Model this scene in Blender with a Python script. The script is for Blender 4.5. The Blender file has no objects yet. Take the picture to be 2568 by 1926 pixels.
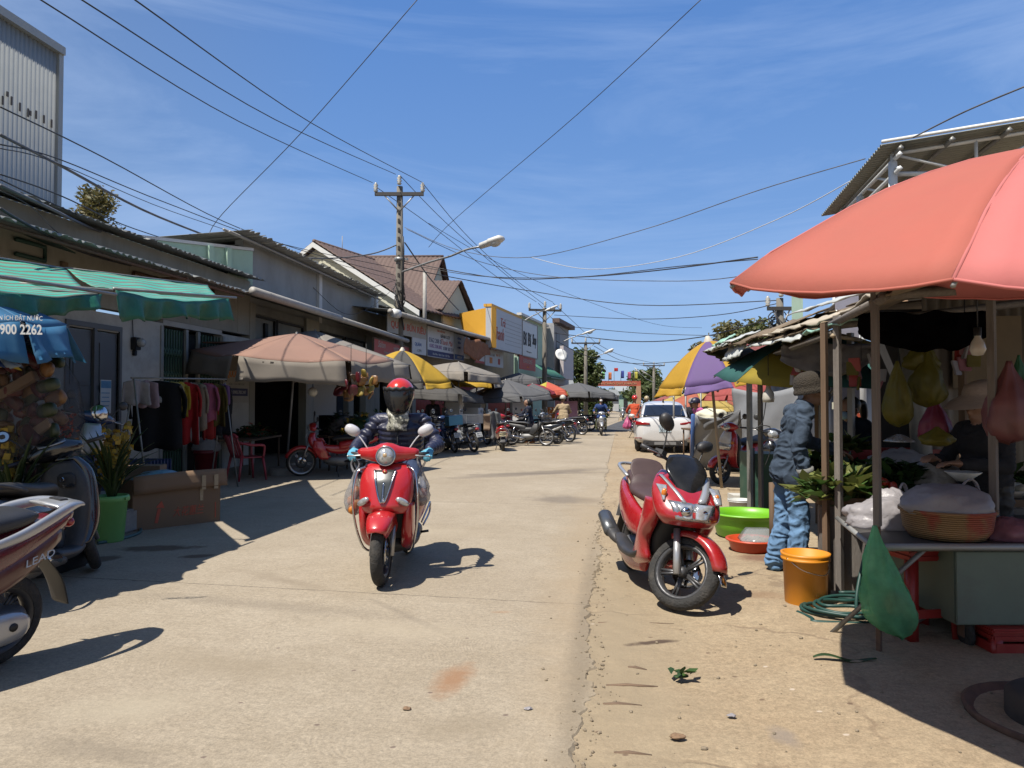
import bpy,bmesh,math,random
from mathutils import Vector as V,Matrix as MX,noise as NZ
R=math.radians
random.seed(11)
SC=bpy.context.scene
COL=SC.collection
# ------------------------------------------------------------- camera, sky, sun, exposure
CAMH,YAW,PITCH,F=1.42,R(7.34),R(1.45),1855.0
cam=bpy.data.cameras.new('camera');cam.sensor_width=36;cam.lens=26.0;cam.clip_end=3000;cam.clip_start=.05
CAM=bpy.data.objects.new('camera',cam);COL.objects.link(CAM)
CAM.location=(0,0,CAMH);CAM.rotation_euler=(R(90)+PITCH,0,YAW)
SC.camera=CAM
SUN_EL,SUN_AZ=R(61.5),R(40.5)
sl=bpy.data.lights.new('sun','SUN');sl.energy=5.0;sl.angle=R(.5);sl.color=(1,.945,.85)
SUN=bpy.data.objects.new('sun',sl);COL.objects.link(SUN)
sd=V((math.sin(SUN_AZ)*math.cos(SUN_EL),math.cos(SUN_AZ)*math.cos(SUN_EL),-math.sin(SUN_EL)))
SUN.rotation_euler=sd.to_track_quat('-Z','Y').to_euler();SUN.location=(-10,-10,30)
W=bpy.data.worlds.new('World');SC.world=W;W.use_nodes=True
def world():
 nt=W.node_tree;nt.nodes.clear();N=nt.nodes.new;L=nt.links.new
 out=N('ShaderNodeOutputWorld');bg=N('ShaderNodeBackground');sky=N('ShaderNodeTexSky')
 sky.sky_type='NISHITA';sky.sun_disc=False;sky.sun_elevation=SUN_EL
 sky.sun_rotation=math.pi+SUN_AZ;sky.air_density=1.0;sky.dust_density=.35;sky.ozone_density=3.0
 tc=N('ShaderNodeTexCoord');mp=N('ShaderNodeMapping');mp.inputs['Scale'].default_value=(1.0,2.2,5.5)
 mp.inputs['Rotation'].default_value=(R(12),R(20),R(25))
 n1=N('ShaderNodeTexNoise');n1.inputs['Scale'].default_value=1.5;n1.inputs['Detail'].default_value=9;n1.inputs['Roughness'].default_value=.62
 n1.inputs['Distortion'].default_value=.55
 cr=N('ShaderNodeValToRGB');cr.color_ramp.elements[0].position=.43;cr.color_ramp.elements[1].position=.86
 cr.color_ramp.elements[0].color=(0,0,0,1);cr.color_ramp.elements[1].color=(.5,.5,.5,1)
 mx=N('ShaderNodeMixRGB');mx.inputs[2].default_value=(5.2,6.6,9.2,1)
 hs=N('ShaderNodeHueSaturation');hs.inputs['Saturation'].default_value=.8;hs.inputs['Value'].default_value=1.0
 L(tc.outputs['Generated'],mp.inputs[0]);L(mp.outputs[0],n1.inputs['Vector']);L(n1.outputs[0],cr.inputs[0])
 xy=N('ShaderNodeSeparateXYZ');L(tc.outputs['Generated'],xy.inputs[0]);el=N('ShaderNodeValToRGB');e=el.color_ramp.elements
 e[0].position=0.0;e[0].color=(3.0,4.95,8.2,1);e[1].position=.5;e[1].color=(.75,2.4,6.6,1);x=e.new(.2);x.color=(1.5,3.45,7.5,1)
 L(xy.outputs[2],el.inputs[0]);m0=N('ShaderNodeMixRGB');dt=N('ShaderNodeVectorMath');dt.operation='DOT_PRODUCT';L(tc.outputs['Generated'],dt.inputs[0]);dt.inputs[1].default_value=(math.sin(SUN_AZ),math.cos(SUN_AZ),0)
 mr=N('ShaderNodeMapRange');mr.inputs[1].default_value=-.15;mr.inputs[2].default_value=.45;mr.inputs[3].default_value=.1;mr.inputs[4].default_value=.7;L(dt.outputs['Value'],mr.inputs[0]);L(mr.outputs[0],m0.inputs[0]);L(hs.outputs[0],m0.inputs[1]);L(el.outputs[0],m0.inputs[2])
 L(sky.outputs[0],hs.inputs['Color']);L(m0.outputs[0],mx.inputs[1]);L(cr.outputs[0],mx.inputs[0])
 L(mx.outputs[0],bg.inputs[0]);bg.inputs[1].default_value=.065;L(bg.outputs[0],out.inputs[0])
world()
SC.view_settings.view_transform='Standard';SC.view_settings.look='None'
SC.view_settings.exposure=0.75;SC.view_settings.gamma=1.0
# ------------------------------------------------------------- photo pixel (2568 wide) -> place
FWD=V((-math.sin(YAW)*math.cos(PITCH),math.cos(YAW)*math.cos(PITCH),math.sin(PITCH)))
RGT=V((math.cos(YAW),math.sin(YAW),0));UPV=RGT.cross(FWD)
HEAD=V((-math.sin(YAW),math.cos(YAW),0))
def ray(px,py):return FWD+RGT*((px-1284)/F)-UPV*((py-963)/F)
def P(px,py,d):
 r=ray(px,py);return V((0,0,CAMH))+r*(d/r.dot(HEAD))
def G(px,py,z=0.0):
 r=ray(px,py);return V((0,0,CAMH))+r*((z-CAMH)/r.z)
def FW(px,py,u):
 r=ray(px,py);return V((0,0,CAMH))+r*(u/r.x)
def CF(X,Y,z=0.0):return RGT*X+HEAD*Y+V((0,0,z))
def rz_of(d):return math.atan2(-d.x,d.y)
# ------------------------------------------------------------- materials
MATS={};ALB=.65
def mat(name,col,rough=.6,metal=0.0,var=.12,sc=6.0,bump=0.0,bsc=40.0,coat=0.0,trans=0.0,alpha=1.0,dirt=0.0,dcol=(.30,.22,.15),spec=.5,stretch=None,emit=0,dsc=3.0,dz=None):
 if name in MATS:return MATS[name]
 col=tuple(c*ALB for c in col);dcol=tuple(c*ALB for c in dcol)
 m=bpy.data.materials.new(name);m.use_nodes=True;nt=m.node_tree;N=nt.nodes.new;L=nt.links.new
 b=nt.nodes['Principled BSDF'];out=nt.nodes['Material Output']
 b.inputs['Roughness'].default_value=rough;b.inputs['Metallic'].default_value=metal
 b.inputs['Specular IOR Level'].default_value=spec
 if coat:b.inputs['Coat Weight'].default_value=coat;b.inputs['Coat Roughness'].default_value=.06
 tc=N('ShaderNodeTexCoord');vec=tc.outputs['Object']
 if stretch:
  mp=N('ShaderNodeMapping');mp.inputs['Scale'].default_value=stretch;L(vec,mp.inputs[0]);vec=mp.outputs[0]
 n=N('ShaderNodeTexNoise');n.inputs['Scale'].default_value=sc;n.inputs['Detail'].default_value=6;n.inputs['Roughness'].default_value=.65
 L(vec,n.inputs['Vector'])
 cr=N('ShaderNodeValToRGB');e=cr.color_ramp.elements;e[0].position=.3;e[1].position=.72
 e[0].color=tuple(max(0,c*(1-var))for c in col)+(1,);e[1].color=tuple(min(1,c*(1+var))for c in col)+(1,)
 L(n.outputs[0],cr.inputs[0]);c=cr.outputs[0]
 if dirt:
  n2=N('ShaderNodeTexNoise');n2.inputs['Scale'].default_value=dsc;n2.inputs['Detail'].default_value=8;n2.inputs['Roughness'].default_value=.7
  L(vec,n2.inputs['Vector'])
  r2=N('ShaderNodeValToRGB');r2.color_ramp.elements[0].position=.48;r2.color_ramp.elements[1].position=.75
  r2.color_ramp.elements[1].color=(dirt,dirt,dirt,1);L(n2.outputs[0],r2.inputs[0])
  mx=N('ShaderNodeMixRGB');mx.inputs[2].default_value=(*dcol,1);L(r2.outputs[0],mx.inputs[0]);L(c,mx.inputs[1]);c=mx.outputs[0]
 L(c,b.inputs['Base Color'])
 # roughness breakup
 mr=N('ShaderNodeMapRange');mr.inputs[3].default_value=max(.02,rough-.08);mr.inputs[4].default_value=min(1,rough+.12)
 L(n.outputs[0],mr.inputs[0]);L(mr.outputs[0],b.inputs['Roughness'])
 if bump:
  n3=N('ShaderNodeTexNoise');n3.inputs['Scale'].default_value=bsc;n3.inputs['Detail'].default_value=5;L(vec,n3.inputs['Vector'])
  bp=N('ShaderNodeBump');bp.inputs['Strength'].default_value=bump;bp.inputs['Distance'].default_value=.02
  L(n3.outputs[0],bp.inputs['Height']);L(bp.outputs[0],b.inputs['Normal'])
 sh=b.outputs[0]
 if emit:
  b.inputs['Emission Color'].default_value=(*col,1);b.inputs['Emission Strength'].default_value=emit
 if trans:
  t=N('ShaderNodeBsdfTranslucent');L(c,t.inputs[0]);s=N('ShaderNodeMixShader');s.inputs[0].default_value=trans
  L(sh,s.inputs[1]);L(t.outputs[0],s.inputs[2]);sh=s.outputs[0]
 if alpha<1:
  t=N('ShaderNodeBsdfTransparent');t.inputs[0].default_value=tuple(.5+.5*x for x in col)+(1,)
  s=N('ShaderNodeMixShader');s.inputs[0].default_value=alpha
  L(t.outputs[0],s.inputs[1]);L(sh,s.inputs[2]);sh=s.outputs[0]
 L(sh,out.inputs[0]);MATS[name]=m;return m
def srgb(r,g,b):
 f=lambda c:(c/255)/12.92 if c/255<.04045 else((c/255+.055)/1.055)**2.4
 return(f(r),f(g),f(b))
 # ------------------------------------------------------------- mesh builder
def cat_rom(p,k):
 if k<=1 or len(p)<3:return[tuple(q)for q in p]
 out=[];n=len(p)
 for i in range(n-1):
  a,b,c,d=p[max(i-1,0)],p[i],p[i+1],p[min(i+2,n-1)]
  for j in range(k):
   t=j/k;t2=t*t;t3=t2*t
   out.append(tuple(.5*(2*b[q]+(c[q]-a[q])*t+(2*a[q]-5*b[q]+4*c[q]-d[q])*t2+(3*b[q]-a[q]-3*c[q]+d[q])*t3)for q in range(len(b))))
 out.append(tuple(p[-1]));return out
I4=MX.Identity(4)
class MB:
 def __init__(s):s.bm=bmesh.new();s.M=I4;s.mi=0;s.sm=True
 def v(s,p):return s.bm.verts.new(s.M@V(p))
 def f(s,vs):
  try:fc=s.bm.faces.new(vs)
  except ValueError:return None
  fc.material_index=s.mi;fc.smooth=s.sm;return fc
 def box(s,c,sz,rot=None,flat=True):
  c=V(c);h=V(sz)/2;m=rot.to_matrix()if hasattr(rot,'to_matrix')else(MX.Rotation(rot,3,'Z')if rot else MX.Identity(3))
  vs=[s.v(c+m@V((x*h.x,y*h.y,z*h.z)))for x in(-1,1)for y in(-1,1)for z in(-1,1)]
  o=s.sm;s.sm=not flat
  for q in((0,1,3,2),(4,6,7,5),(0,4,5,1),(2,3,7,6),(0,2,6,4),(1,5,7,3)):s.f([vs[i]for i in q])
  s.sm=o;return s
 def quadbox(s,p,t):
  a=[s.v(q)for q in p];b=[s.v(V(q)+V(t))for q in p];o=s.sm;s.sm=False
  s.f(a[::-1]);s.f(b);n=len(p)
  for i in range(n):s.f([a[i],a[(i+1)%n],b[(i+1)%n],b[i]])
  s.sm=o;return s
 def rings(s,rg,closed=True,cap=True):
  vr=[[s.v(p)for p in r]for r in rg];n=len(vr[0])
  for a,b in zip(vr,vr[1:]):
   for i in range(n if closed else n-1):s.f([a[i],a[(i+1)%n],b[(i+1)%n],b[i]])
  if cap and closed:s.f(vr[0][::-1]);s.f(vr[-1])
  return s
 def tube(s,pts,r,n=8,sp=1,cap=True,flat=1.0):
  rr=list(r)if isinstance(r,(list,tuple))else[r]*len(pts)
  q=cat_rom([(*p,a)for p,a in zip(pts,rr)],sp);P3=[V(x[:3])for x in q]
  t0=(P3[1]-P3[0]).normalized();up=V((0,0,1))if abs(t0.z)<.9 else V((1,0,0))
  nx=t0.cross(up).normalized();rg=[]
  for i,p in enumerate(P3):
   t=(P3[min(i+1,len(P3)-1)]-P3[max(i-1,0)])
   t=t.normalized()if t.length>1e-9 else t0
   nx=(nx-t*nx.dot(t));nx=nx.normalized()if nx.length>1e-6 else t.orthogonal().normalized()
   ny=t.cross(nx)
   rg.append([p+(nx*math.cos(2*math.pi*k/n)+ny*flat*math.sin(2*math.pi*k/n))*q[i][3]for k in range(n)])
  return s.rings(rg,True,cap)
 def lathe(s,prof,n=24,c=(0,0,0),ax=None,cap=False,a0=0,a1=2*math.pi):
  m=MX.Translation(V(c))@(V((0,0,1)).rotation_difference(V(ax)).to_matrix().to_4x4()if ax else I4)
  full=abs(a1-a0-2*math.pi)<1e-6;k=n if full else n+1
  rg=[[m@V((r*math.cos(a0+(a1-a0)*j/n),r*math.sin(a0+(a1-a0)*j/n),z))for j in range(k)]for r,z in prof]
  return s.rings(rg,full,cap)
 def ell(s,c,r,rot=None,n=14,k=9,e=2.0):
  r=V((r,r,r))if isinstance(r,(int,float))else V(r);m=rot.to_matrix()if hasattr(rot,'to_matrix')else(rot or MX.Identity(3))
  sg=lambda x:math.copysign(abs(x)**(2/e),x);rg=[]
  for i in range(1,k):
   th=math.pi*i/k
   rg.append([V(c)+m@V((r.x*sg(math.sin(th))*sg(math.cos(2*math.pi*j/n)),r.y*sg(math.sin(th))*sg(math.sin(2*math.pi*j/n)),-r.z*sg(math.cos(th))))for j in range(n)])
  vr=[[s.v(p)for p in q]for q in rg]
  for a,b in zip(vr,vr[1:]):
   for j in range(n):s.f([a[j],a[(j+1)%n],b[(j+1)%n],b[j]])
  t=s.v(V(c)+m@V((0,0,-r.z)));u=s.v(V(c)+m@V((0,0,r.z)))
  for j in range(n):s.f([t,vr[0][(j+1)%n],vr[0][j]]);s.f([u,vr[-1][j],vr[-1][(j+1)%n]])
  return s
 def shell(s,st,n=16,sub=4,e=2.4,cap=True,half=None):
  q=cat_rom([tuple(x)+(0,)*(6-len(x))for x in st],sub);sg=lambda x:math.copysign(abs(x)**(2/e),x);rg=[]
  for y,z,hw,hh,an,x0 in q:
   ca,sa=math.cos(R(an)),math.sin(R(an));rg.append([])
   for j in range(n):
    t=2*math.pi*j/n;a,b=hw*sg(math.cos(t)),hh*sg(math.sin(t))
    rg[-1].append((x0+a,y+b*ca,z+b*sa))
  return s.rings(rg,True,cap)
 def grid(s,fn,nu,nv):
  g=[[s.v(fn(i/nu,j/nv))for j in range(nv+1)]for i in range(nu+1)]
  for i in range(nu):
   for j in range(nv):s.f([g[i][j],g[i+1][j],g[i+1][j+1],g[i][j+1]])
  return s
 def cloth(s,fn,nu,nv,th=.004):
  p=[[V(fn(i/nu,j/nv))for j in range(nv+1)]for i in range(nu+1)]
  nn=lambda i,j:(p[min(i+1,nu)][j]-p[max(i-1,0)][j]).cross(p[i][min(j+1,nv)]-p[i][max(j-1,0)]).normalized()
  a=[[s.v(p[i][j])for j in range(nv+1)]for i in range(nu+1)]
  b=[[s.v(p[i][j]-nn(i,j)*th)for j in range(nv+1)]for i in range(nu+1)]
  for i in range(nu):
   for j in range(nv):
    s.f([a[i][j],a[i+1][j],a[i+1][j+1],a[i][j+1]]);s.f([b[i][j+1],b[i+1][j+1],b[i+1][j],b[i][j]])
  ed=[(i,0)for i in range(nu)]+[(nu,j)for j in range(nv)]+[(i,nv)for i in range(nu,0,-1)]+[(0,j)for j in range(nv,0,-1)]
  for(i,j),(k,l)in zip(ed,ed[1:]+ed[:1]):s.f([a[i][j],b[i][j],b[k][l],a[k][l]])
  return s
 def prism(s,pts,d,rnd=False):
  a=[s.v((x,0,z))for x,z in pts];b=[s.v((x,d,z))for x,z in pts];o=s.sm;s.sm=False;n=len(pts)
  s.f(a);s.f(b[::-1])
  for i in range(n):s.f([a[(i+1)%n],a[i],b[i],b[(i+1)%n]])
  s.sm=o;return s
 def build(s,name,m,parent=None,bevel=0,auto=None,wn=False):
  me=bpy.data.meshes.new(name);bmesh.ops.recalc_face_normals(s.bm,faces=s.bm.faces)
  if bevel:bmesh.ops.bevel(s.bm,geom=[e for e in s.bm.edges if len(e.link_faces)==2 and e.calc_face_angle(0)>.6],offset=bevel,segments=2,affect='EDGES',clamp_overlap=True)
  s.bm.to_mesh(me);s.bm.free()
  for x in(m if isinstance(m,(list,tuple))else[m]):me.materials.append(x)
  o=bpy.data.objects.new(name,me);COL.objects.link(o)
  if parent:o.parent=parent
  return o
def tag(o,label=None,cat=None,group=None,kind=None):
 if label:o['label']=label
 if cat:o['category']=cat
 if group:o['group']=group
 if kind:o['kind']=kind
 return o
def thing(name,label,cat,loc=(0,0,0),rz=0,group=None,rot=None):
 o=bpy.data.objects.new(name,None);COL.objects.link(o);o.empty_display_size=.1
 o.location=loc;o.rotation_euler=rot if rot else(0,0,rz);return tag(o,label,cat,group)
def copy_tree(o,parent=None):
 c=o.copy();COL.objects.link(c);c.parent=parent
 for ch in list(o.children):copy_tree(ch,c)
 return c
def T(x,y,z):return MX.Translation((x,y,z))
def RX(a):return MX.Rotation(R(a),4,'X')
def RY(a):return MX.Rotation(R(a),4,'Y')
def RZ(a):return MX.Rotation(R(a),4,'Z')
def frame(o,x,z):
 x=V(x).normalized();z=V(z);z=(z-x*z.dot(x)).normalized();y=z.cross(x)
 m=MX((x,y,z)).transposed().to_4x4();m.translation=V(o);return m
def lettering(s,w,h,M,m,parent,name='lettering',th=.004,shear=0,keep=True,bold=0.0):
# raised letters: local X to the right, Z up, facing local -Y; fitted into w x h around M's origin
 cu=bpy.data.curves.new(name,'FONT');cu.body=s;cu.align_x='CENTER';cu.extrude=.02;cu.shear=shear;cu.offset=bold;cu.resolution_u=3
 o=bpy.data.objects.new(name,cu);COL.objects.link(o);dg=bpy.context.evaluated_depsgraph_get();dg.update()
 me=bpy.data.meshes.new_from_object(o.evaluated_get(dg));bpy.data.objects.remove(o);bpy.data.curves.remove(cu)
 if not me.vertices:return None
 xs=[v.co.x for v in me.vertices];ys=[v.co.y for v in me.vertices]
 x0,x1,y0,y1=min(xs),max(xs),min(ys),max(ys);sx=w/(x1-x0+1e-6);sy=h/(y1-y0+1e-6)
 if keep:sx=min(sx,sy*1.25);sy=min(sy,sx*1.35)
 for v in me.vertices:
  v.co=M@V(((v.co.x-(x0+x1)/2)*sx,-v.co.z/.02*th/2,(v.co.y-(y0+y1)/2)*sy))
 me.materials.clear();me.materials.append(m)
 o=bpy.data.objects.new(name,me);COL.objects.link(o)
 if parent:o.parent=parent
 return o
 # ============================================================= two-wheelers
M_TYRE=mat('rubber tyre',(.03,.029,.028),.85,var=.3,sc=20,bump=.5,bsc=60,dirt=.5,dcol=(.16,.13,.10),dsc=5);M_RIM=mat('dark alloy',(.07,.07,.075),.4,metal=.4,var=.2);M_ALLOY=mat('alloy',(.48,.48,.49),.35,metal=.8,var=.15,dirt=.3)
M_CHROME=mat('chrome',(.72,.72,.74),.12,metal=1,var=.06);M_PLAST=mat('grey black plastic',(.035,.035,.038),.5,var=.15,dirt=.35,dcol=(.12,.10,.085));M_SEATB=mat('black vinyl',(.028,.028,.03),.5,var=.2,bump=.1,bsc=150)
M_REDP=mat('glossy red paint',(.52,.016,.020),.28,var=.06,coat=.8,dirt=.12,dcol=(.25,.12,.09));M_CLEAR=mat('headlight lens',(.62,.64,.66),.08,metal=.55,var=.35,sc=28);M_AMB=mat('amber lens',(.75,.22,.03),.15);M_TAILR=mat('tail lens',(.35,.01,.015),.15,coat=.5);M_SILV=mat('silver paint',(.50,.51,.53),.3,metal=.5,coat=.5,var=.05);M_BLACKP=mat('gloss black paint',(.012,.012,.014),.2,coat=.8,var=.2);M_BLUEP2=mat('dark blue paint',(.02,.045,.13),.25,coat=.7);M_WHITEP=mat('white paint gloss',(.72,.72,.70),.25,coat=.6,var=.04);M_PLATE=mat('plate white',(.68,.70,.70),.5,var=.06,dirt=.3);M_MIRW=mat('pale mirror shell',(.62,.60,.62),.25,coat=.6,var=.03);M_ENG=mat('engine casting',(.22,.22,.22),.5,metal=.6,var=.3,dirt=.5,dcol=(.1,.08,.06));M_MGLASS=mat('mirror glass',(.35,.45,.6),.05,metal=.9,var=.03);M_MAROON=mat('maroon paint',(.12,.012,.025),.25,coat=.8,var=.1)
def steer(ang,y,z=.26,tilt=26):p=T(0,y,z);ax=V((0,-math.sin(R(tilt)),math.cos(R(tilt))));return p@MX.Rotation(R(ang),4,ax)@T(0,-y,-z)
def tyre_prof(Ro,w,k=10):
 r=w*.52;return[(Ro-r+r*math.cos(a)*.98,w*.5*math.sin(a))for a in[math.pi*(-.62+1.24*i/k)for i in range(k+1)]]
def wheel(par,y,Ro,w,S=I4,spokes=5,m=None,disc=True,wire=False,n=28):
 C=S@T(0,y,Ro)@MX.Rotation(math.pi/2,4,'Y');m=m or M_RIM
 ri=Ro-w*.82;mb=MB();mb.M=C
 mb.lathe([(ri+.012,-w*.42),(ri-.012,-w*.36),(ri-.022,0),(ri-.012,w*.36),(ri+.012,w*.42),(ri+.016,0),(ri+.012,-w*.42)],n)
 mb.lathe([(0,-.06),(.035,-.06),(.04,-.03),(.04,.03),(.035,.06),(0,.06)],12)
 if wire:
  for k in range(18):
   a=k*2*math.pi/18;z=.04*(-1)**k;mb.tube([(.035*math.cos(a+.6),.035*math.sin(a+.6),z),(ri*math.cos(a),ri*math.sin(a),0)],.0025,4)
 else:
  for k in range(spokes):
   for d in(-.1,.1):
    a=k*2*math.pi/spokes;mb.tube([(.035*math.cos(a+d),.035*math.sin(a+d),0),(ri*.98*math.cos(a+d*.9),ri*.98*math.sin(a+d*.9),0)],[.014,.010],6)
 wh=mb.build('wheel',m,par)
 mb=MB();mb.M=C;mb.lathe(tyre_prof(Ro,w),n+8);mb.build('tyre',M_TYRE,wh)
 if disc and not wire:
  mb=MB();mb.M=C;mb.lathe([(.045,-.045),(.11,-.045),(.11,-.041),(.045,-.041)],20,cap=False)
  for k in range(6):a=k*math.pi/3;mb.tube([(.03*math.cos(a),.03*math.sin(a),-.043),(.07*math.cos(a),.07*math.sin(a),-.043)],.006,4)
  mb.build('brake_disc',M_CHROME,wh)
 return wh
def mirror(par,S,foot,head,m,glass_dir=-1,r=(.062,.018,.042),round_=False,tilt=0):
 mb=MB();mb.M=S;f,h=V(foot),V(head);mb.tube([f,f.lerp(h,.5)+V((0,.012,.02)),h],.006,6,3);mb.M=S@T(*h)@RY(tilt);mb.ell((0,.01,0),(r[0],r[1]*1.4,r[2]),e=2.3 if not round_ else 2);o=mb.build('mirror',m,par)
 mb=MB();mb.M=S@T(*h)@RY(tilt);mb.lathe([(0,0),(1,0)],16,(0,.01+glass_dir*r[1]*1.25,0),(0,1,0));
 for v in mb.bm.verts:
  q=(S@T(*h)@RY(tilt)).inverted()@v.co;q.x*=r[0]*.8;q.z*=r[2]*.8;v.co=S@T(*h)@RY(tilt)@q
 mb.build('mirror_glass',M_MGLASS,o);return o
def grips(par,S,y,z,w,m=None,lever=True,back=.05):
 for s in(-1,1):
  mb=MB();mb.M=S;mb.tube([(s*(w-.13),y,z),(s*w,y-back,z)],[.016,.017],10);g=mb.build('grip',m or M_PLAST,par)
  if lever:
   mb=MB();mb.M=S;mb.tube([(s*(w-.15),y+.035,z-.005),(s*(w-.06),y+.035,z-.01),(s*(w-.0),y+.005,z-.015)],[.007,.006,.006],6,3);mb.ell((s*(w-.0),y+.005,z-.015),.009,n=8,k=6);mb.build('brake_lever',M_ALLOY,g)
def plate(par,c,w=.19,h=.14,tilt=20,text=('',''),m=None,rz=0,facing=1):
 M=T(*c)@RZ(rz)@RX(-tilt);mb=MB();mb.M=M;mb.box((0,0,0),(w,.004,h));o=mb.build('license_plate',m or M_PLATE,par)
 for i,t in enumerate(text):
  if t:lettering(t,w*.8,h*.34,M@T(0,-.005,h*(.22-.44*i)),M_INK,o,th=.003)
 return o
def tube_part(name,par,pts,r,m,S=I4,n=8,sp=3):
 mb=MB();mb.M=S;mb.tube(pts,r,n,sp);return mb.build(name,m,par)
def shell_part(name,par,st,m,S=I4,n=20,sub=4,e=2.4,fn=None):
 mb=MB();mb.M=S;mb.shell(st,n,sub,e)
 if fn:
  for v in mb.bm.verts:v.co=fn(v.co)
 return mb.build(name,m,par)
def fender(par,y,Ro,w,m,S=I4,a0=20,a1=150,name='fender',lift=.03,depth=.05):
 mb=MB();mb.M=S;n=14;rg=[]
 for i in range(n+1):
  a=R(a0+(a1-a0)*i/n);r=Ro+lift;k=1-.35*abs(2*i/n-1)**3
  rg.append([(x*w*k,y+(r+dz)*math.cos(a),Ro+(r+dz)*math.sin(a))for x,dz in((-.62,-depth),(-.55,-.012),(-.3,.006),(0,.014),(.3,.006),(.55,-.012),(.62,-depth),(.54,-depth),(.48,-.018),(0,.004),(-.48,-.018),(-.54,-depth))])
 mb.rings(rg);return mb.build(name,m,par)
def muffler(par,side=1,y0=-.2,y1=-.8,z0=.24,z1=.32,r=.05,m=None,shield=M_CHROME):
 mb=MB();x=side*.17;mb.tube([(x,y0,z0),(x+side*.02,(y0+y1)/2,(z0+z1)/2),(x+side*.03,y1,z1)],[r*.6,r,r*.92],12,3,flat=.85);mb.tube([(x+side*.03,y1+.01,z1),(x+side*.03,y1-.05,z1+.006)],r*.4,8);o=mb.build('muffler',m or M_PLAST,par)
 mb=MB();mb.tube([(x+side*.028,y0-.15,(z0+z1)/2),(x+side*.045,y1+.08,z1)],[r*.75,r*.75],10);mb.build('heat_shield',shield,o);return o
def scooter(label,loc,rz,body,seat=None,panel=None,lean=0,steer_a=0,group=None,ptext=None,mir=True,rim=None,second=None,name='scooter',chrome_back=False,rack=False,pm=None,headlight=True):
 seat=seat or M_SEATB;panel=panel or M_PLAST;second=second or body
 t=thing(name,label,'scooter',loc,rot=(0,R(lean),rz),group=group);S=steer(steer_a,.62);Ro=.235
 wheel(t,.63,Ro,.09,S,m=rim,n=20);wheel(t,-.63,Ro,.1,m=rim,disc=False,n=20);fender(t,.63,Ro,.14,body,S,15,150)
 for s in(-1,1):tube_part('fork',t,[(s*.075,.64,Ro),(s*.07,.50,.55)],[.017,.02],M_ALLOY,S,7,1)
 shell_part('front_panel',t,[(.40,.95,.06,.045,0),(.44,.86,.15,.06,0),(.46,.70,.19,.08,0),(.45,.5,.18,.09,0),(.36,.34,.15,.07,0),(.24,.27,.13,.05,0)],body)
 shell_part('leg_shield',t,[(.36,.93,.05,.03,0),(.35,.8,.17,.04,0),(.345,.6,.19,.04,0),(.30,.38,.17,.05,0),(.2,.27,.15,.05,0)],panel)
 shell_part('floorboard',t,[(.32,.27,.13,.05,90),(.1,.255,.16,.045,90),(-.2,.27,.16,.06,90),(-.4,.33,.1,.08,90)],panel)
 shell_part('rear_body',t,[(.02,.44,.08,.17,90),(-.12,.48,.15,.2,90),(-.38,.54,.18,.18,90),(-.62,.61,.15,.13,90),(-.82,.68,.09,.08,90),(-.9,.71,.04,.03,90)],body)
 shell_part('side_panel',t,[(-.06,.36,.12,.06,90),(-.3,.44,.185,.07,90),(-.6,.54,.158,.06,90),(-.8,.63,.1,.04,90)],second)
 shell_part('seat',t,[(.06,.69,.07,.03,90),(-.1,.74,.13,.05,90),(-.4,.755,.15,.05,90),(-.62,.80,.13,.05,90),(-.80,.815,.08,.03,90)],seat)
 shell_part('engine',t,[(-.2,.27,.1,.09,90),(-.45,.25,.14,.08,90),(-.66,.24,.1,.06,90)],M_ENG);muffler(t)
 mb=MB();mb.M=S;mb.rings([[(x,.42+h*math.cos(a)*.8,z+h*math.sin(a))for a in[2*math.pi*k/12 for k in range(12)]]for x,h,z in((-.2,.025,1.0),(-.15,.045,1.0),(-.08,.075,1.0),(0,.088,1.0),(.08,.075,1.0),(.15,.045,1.0),(.2,.025,1.0))]);mb.build('headset',body,t)
 grips(t,S,.37,.995,.34)
 if headlight:mb=MB();mb.M=S;mb.ell((0,.48,.99),(.085,.035,.055));mb.build('headlight',M_CLEAR,t)
 for s in(-1,1):mb=MB();mb.ell((s*.12,.525,.74),(.045,.02,.03),MX.Rotation(R(s*-25),3,'Z'));mb.build('turn_signal',M_AMB,t)
 mb=MB();mb.ell((0,-.86,.66),(.085,.04,.04));mb.build('rear_light',M_TAILR,t)
 mb=MB();mb.shell([(-.78,.5,.07,.02,50),(-.9,.38,.075,.015,50),(-.98,.24,.07,.012,50)],10,2);mb.build('mudguard',panel,t)
 if ptext is not None:plate(t,(0,-.93,.52),text=ptext,m=pm)
 if mir:
  for s in(-1,1):mirror(t,S,(s*.16,.38,1.02),(s*.29,.34,1.19),M_PLAST,round_=True,r=(.055,.016,.05))
 tube_part('grab_rail',t,[(.13,-.55,.78),(.12,-.82,.84),(0,-.92,.85),(-.12,-.82,.84),(-.13,-.55,.78)],.013,M_SILV if not chrome_back else M_CHROME,n=7)
 if chrome_back:
  for k in(0,1):tube_part('chrome_rail',t,[(.17,-.5,.40+.12*k),(.19,-.75,.5+.1*k),(.1,-.95,.56+.1*k),(-.1,-.95,.56+.1*k),(-.19,-.75,.5+.1*k),(-.17,-.5,.40+.12*k)],.011,M_CHROME,n=7)
 tube_part('side_stand',t,[(-.12,-.05,.24),(-.2,-.12,.012)],.011,M_PLAST,n=6,sp=1)
 return t
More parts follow.
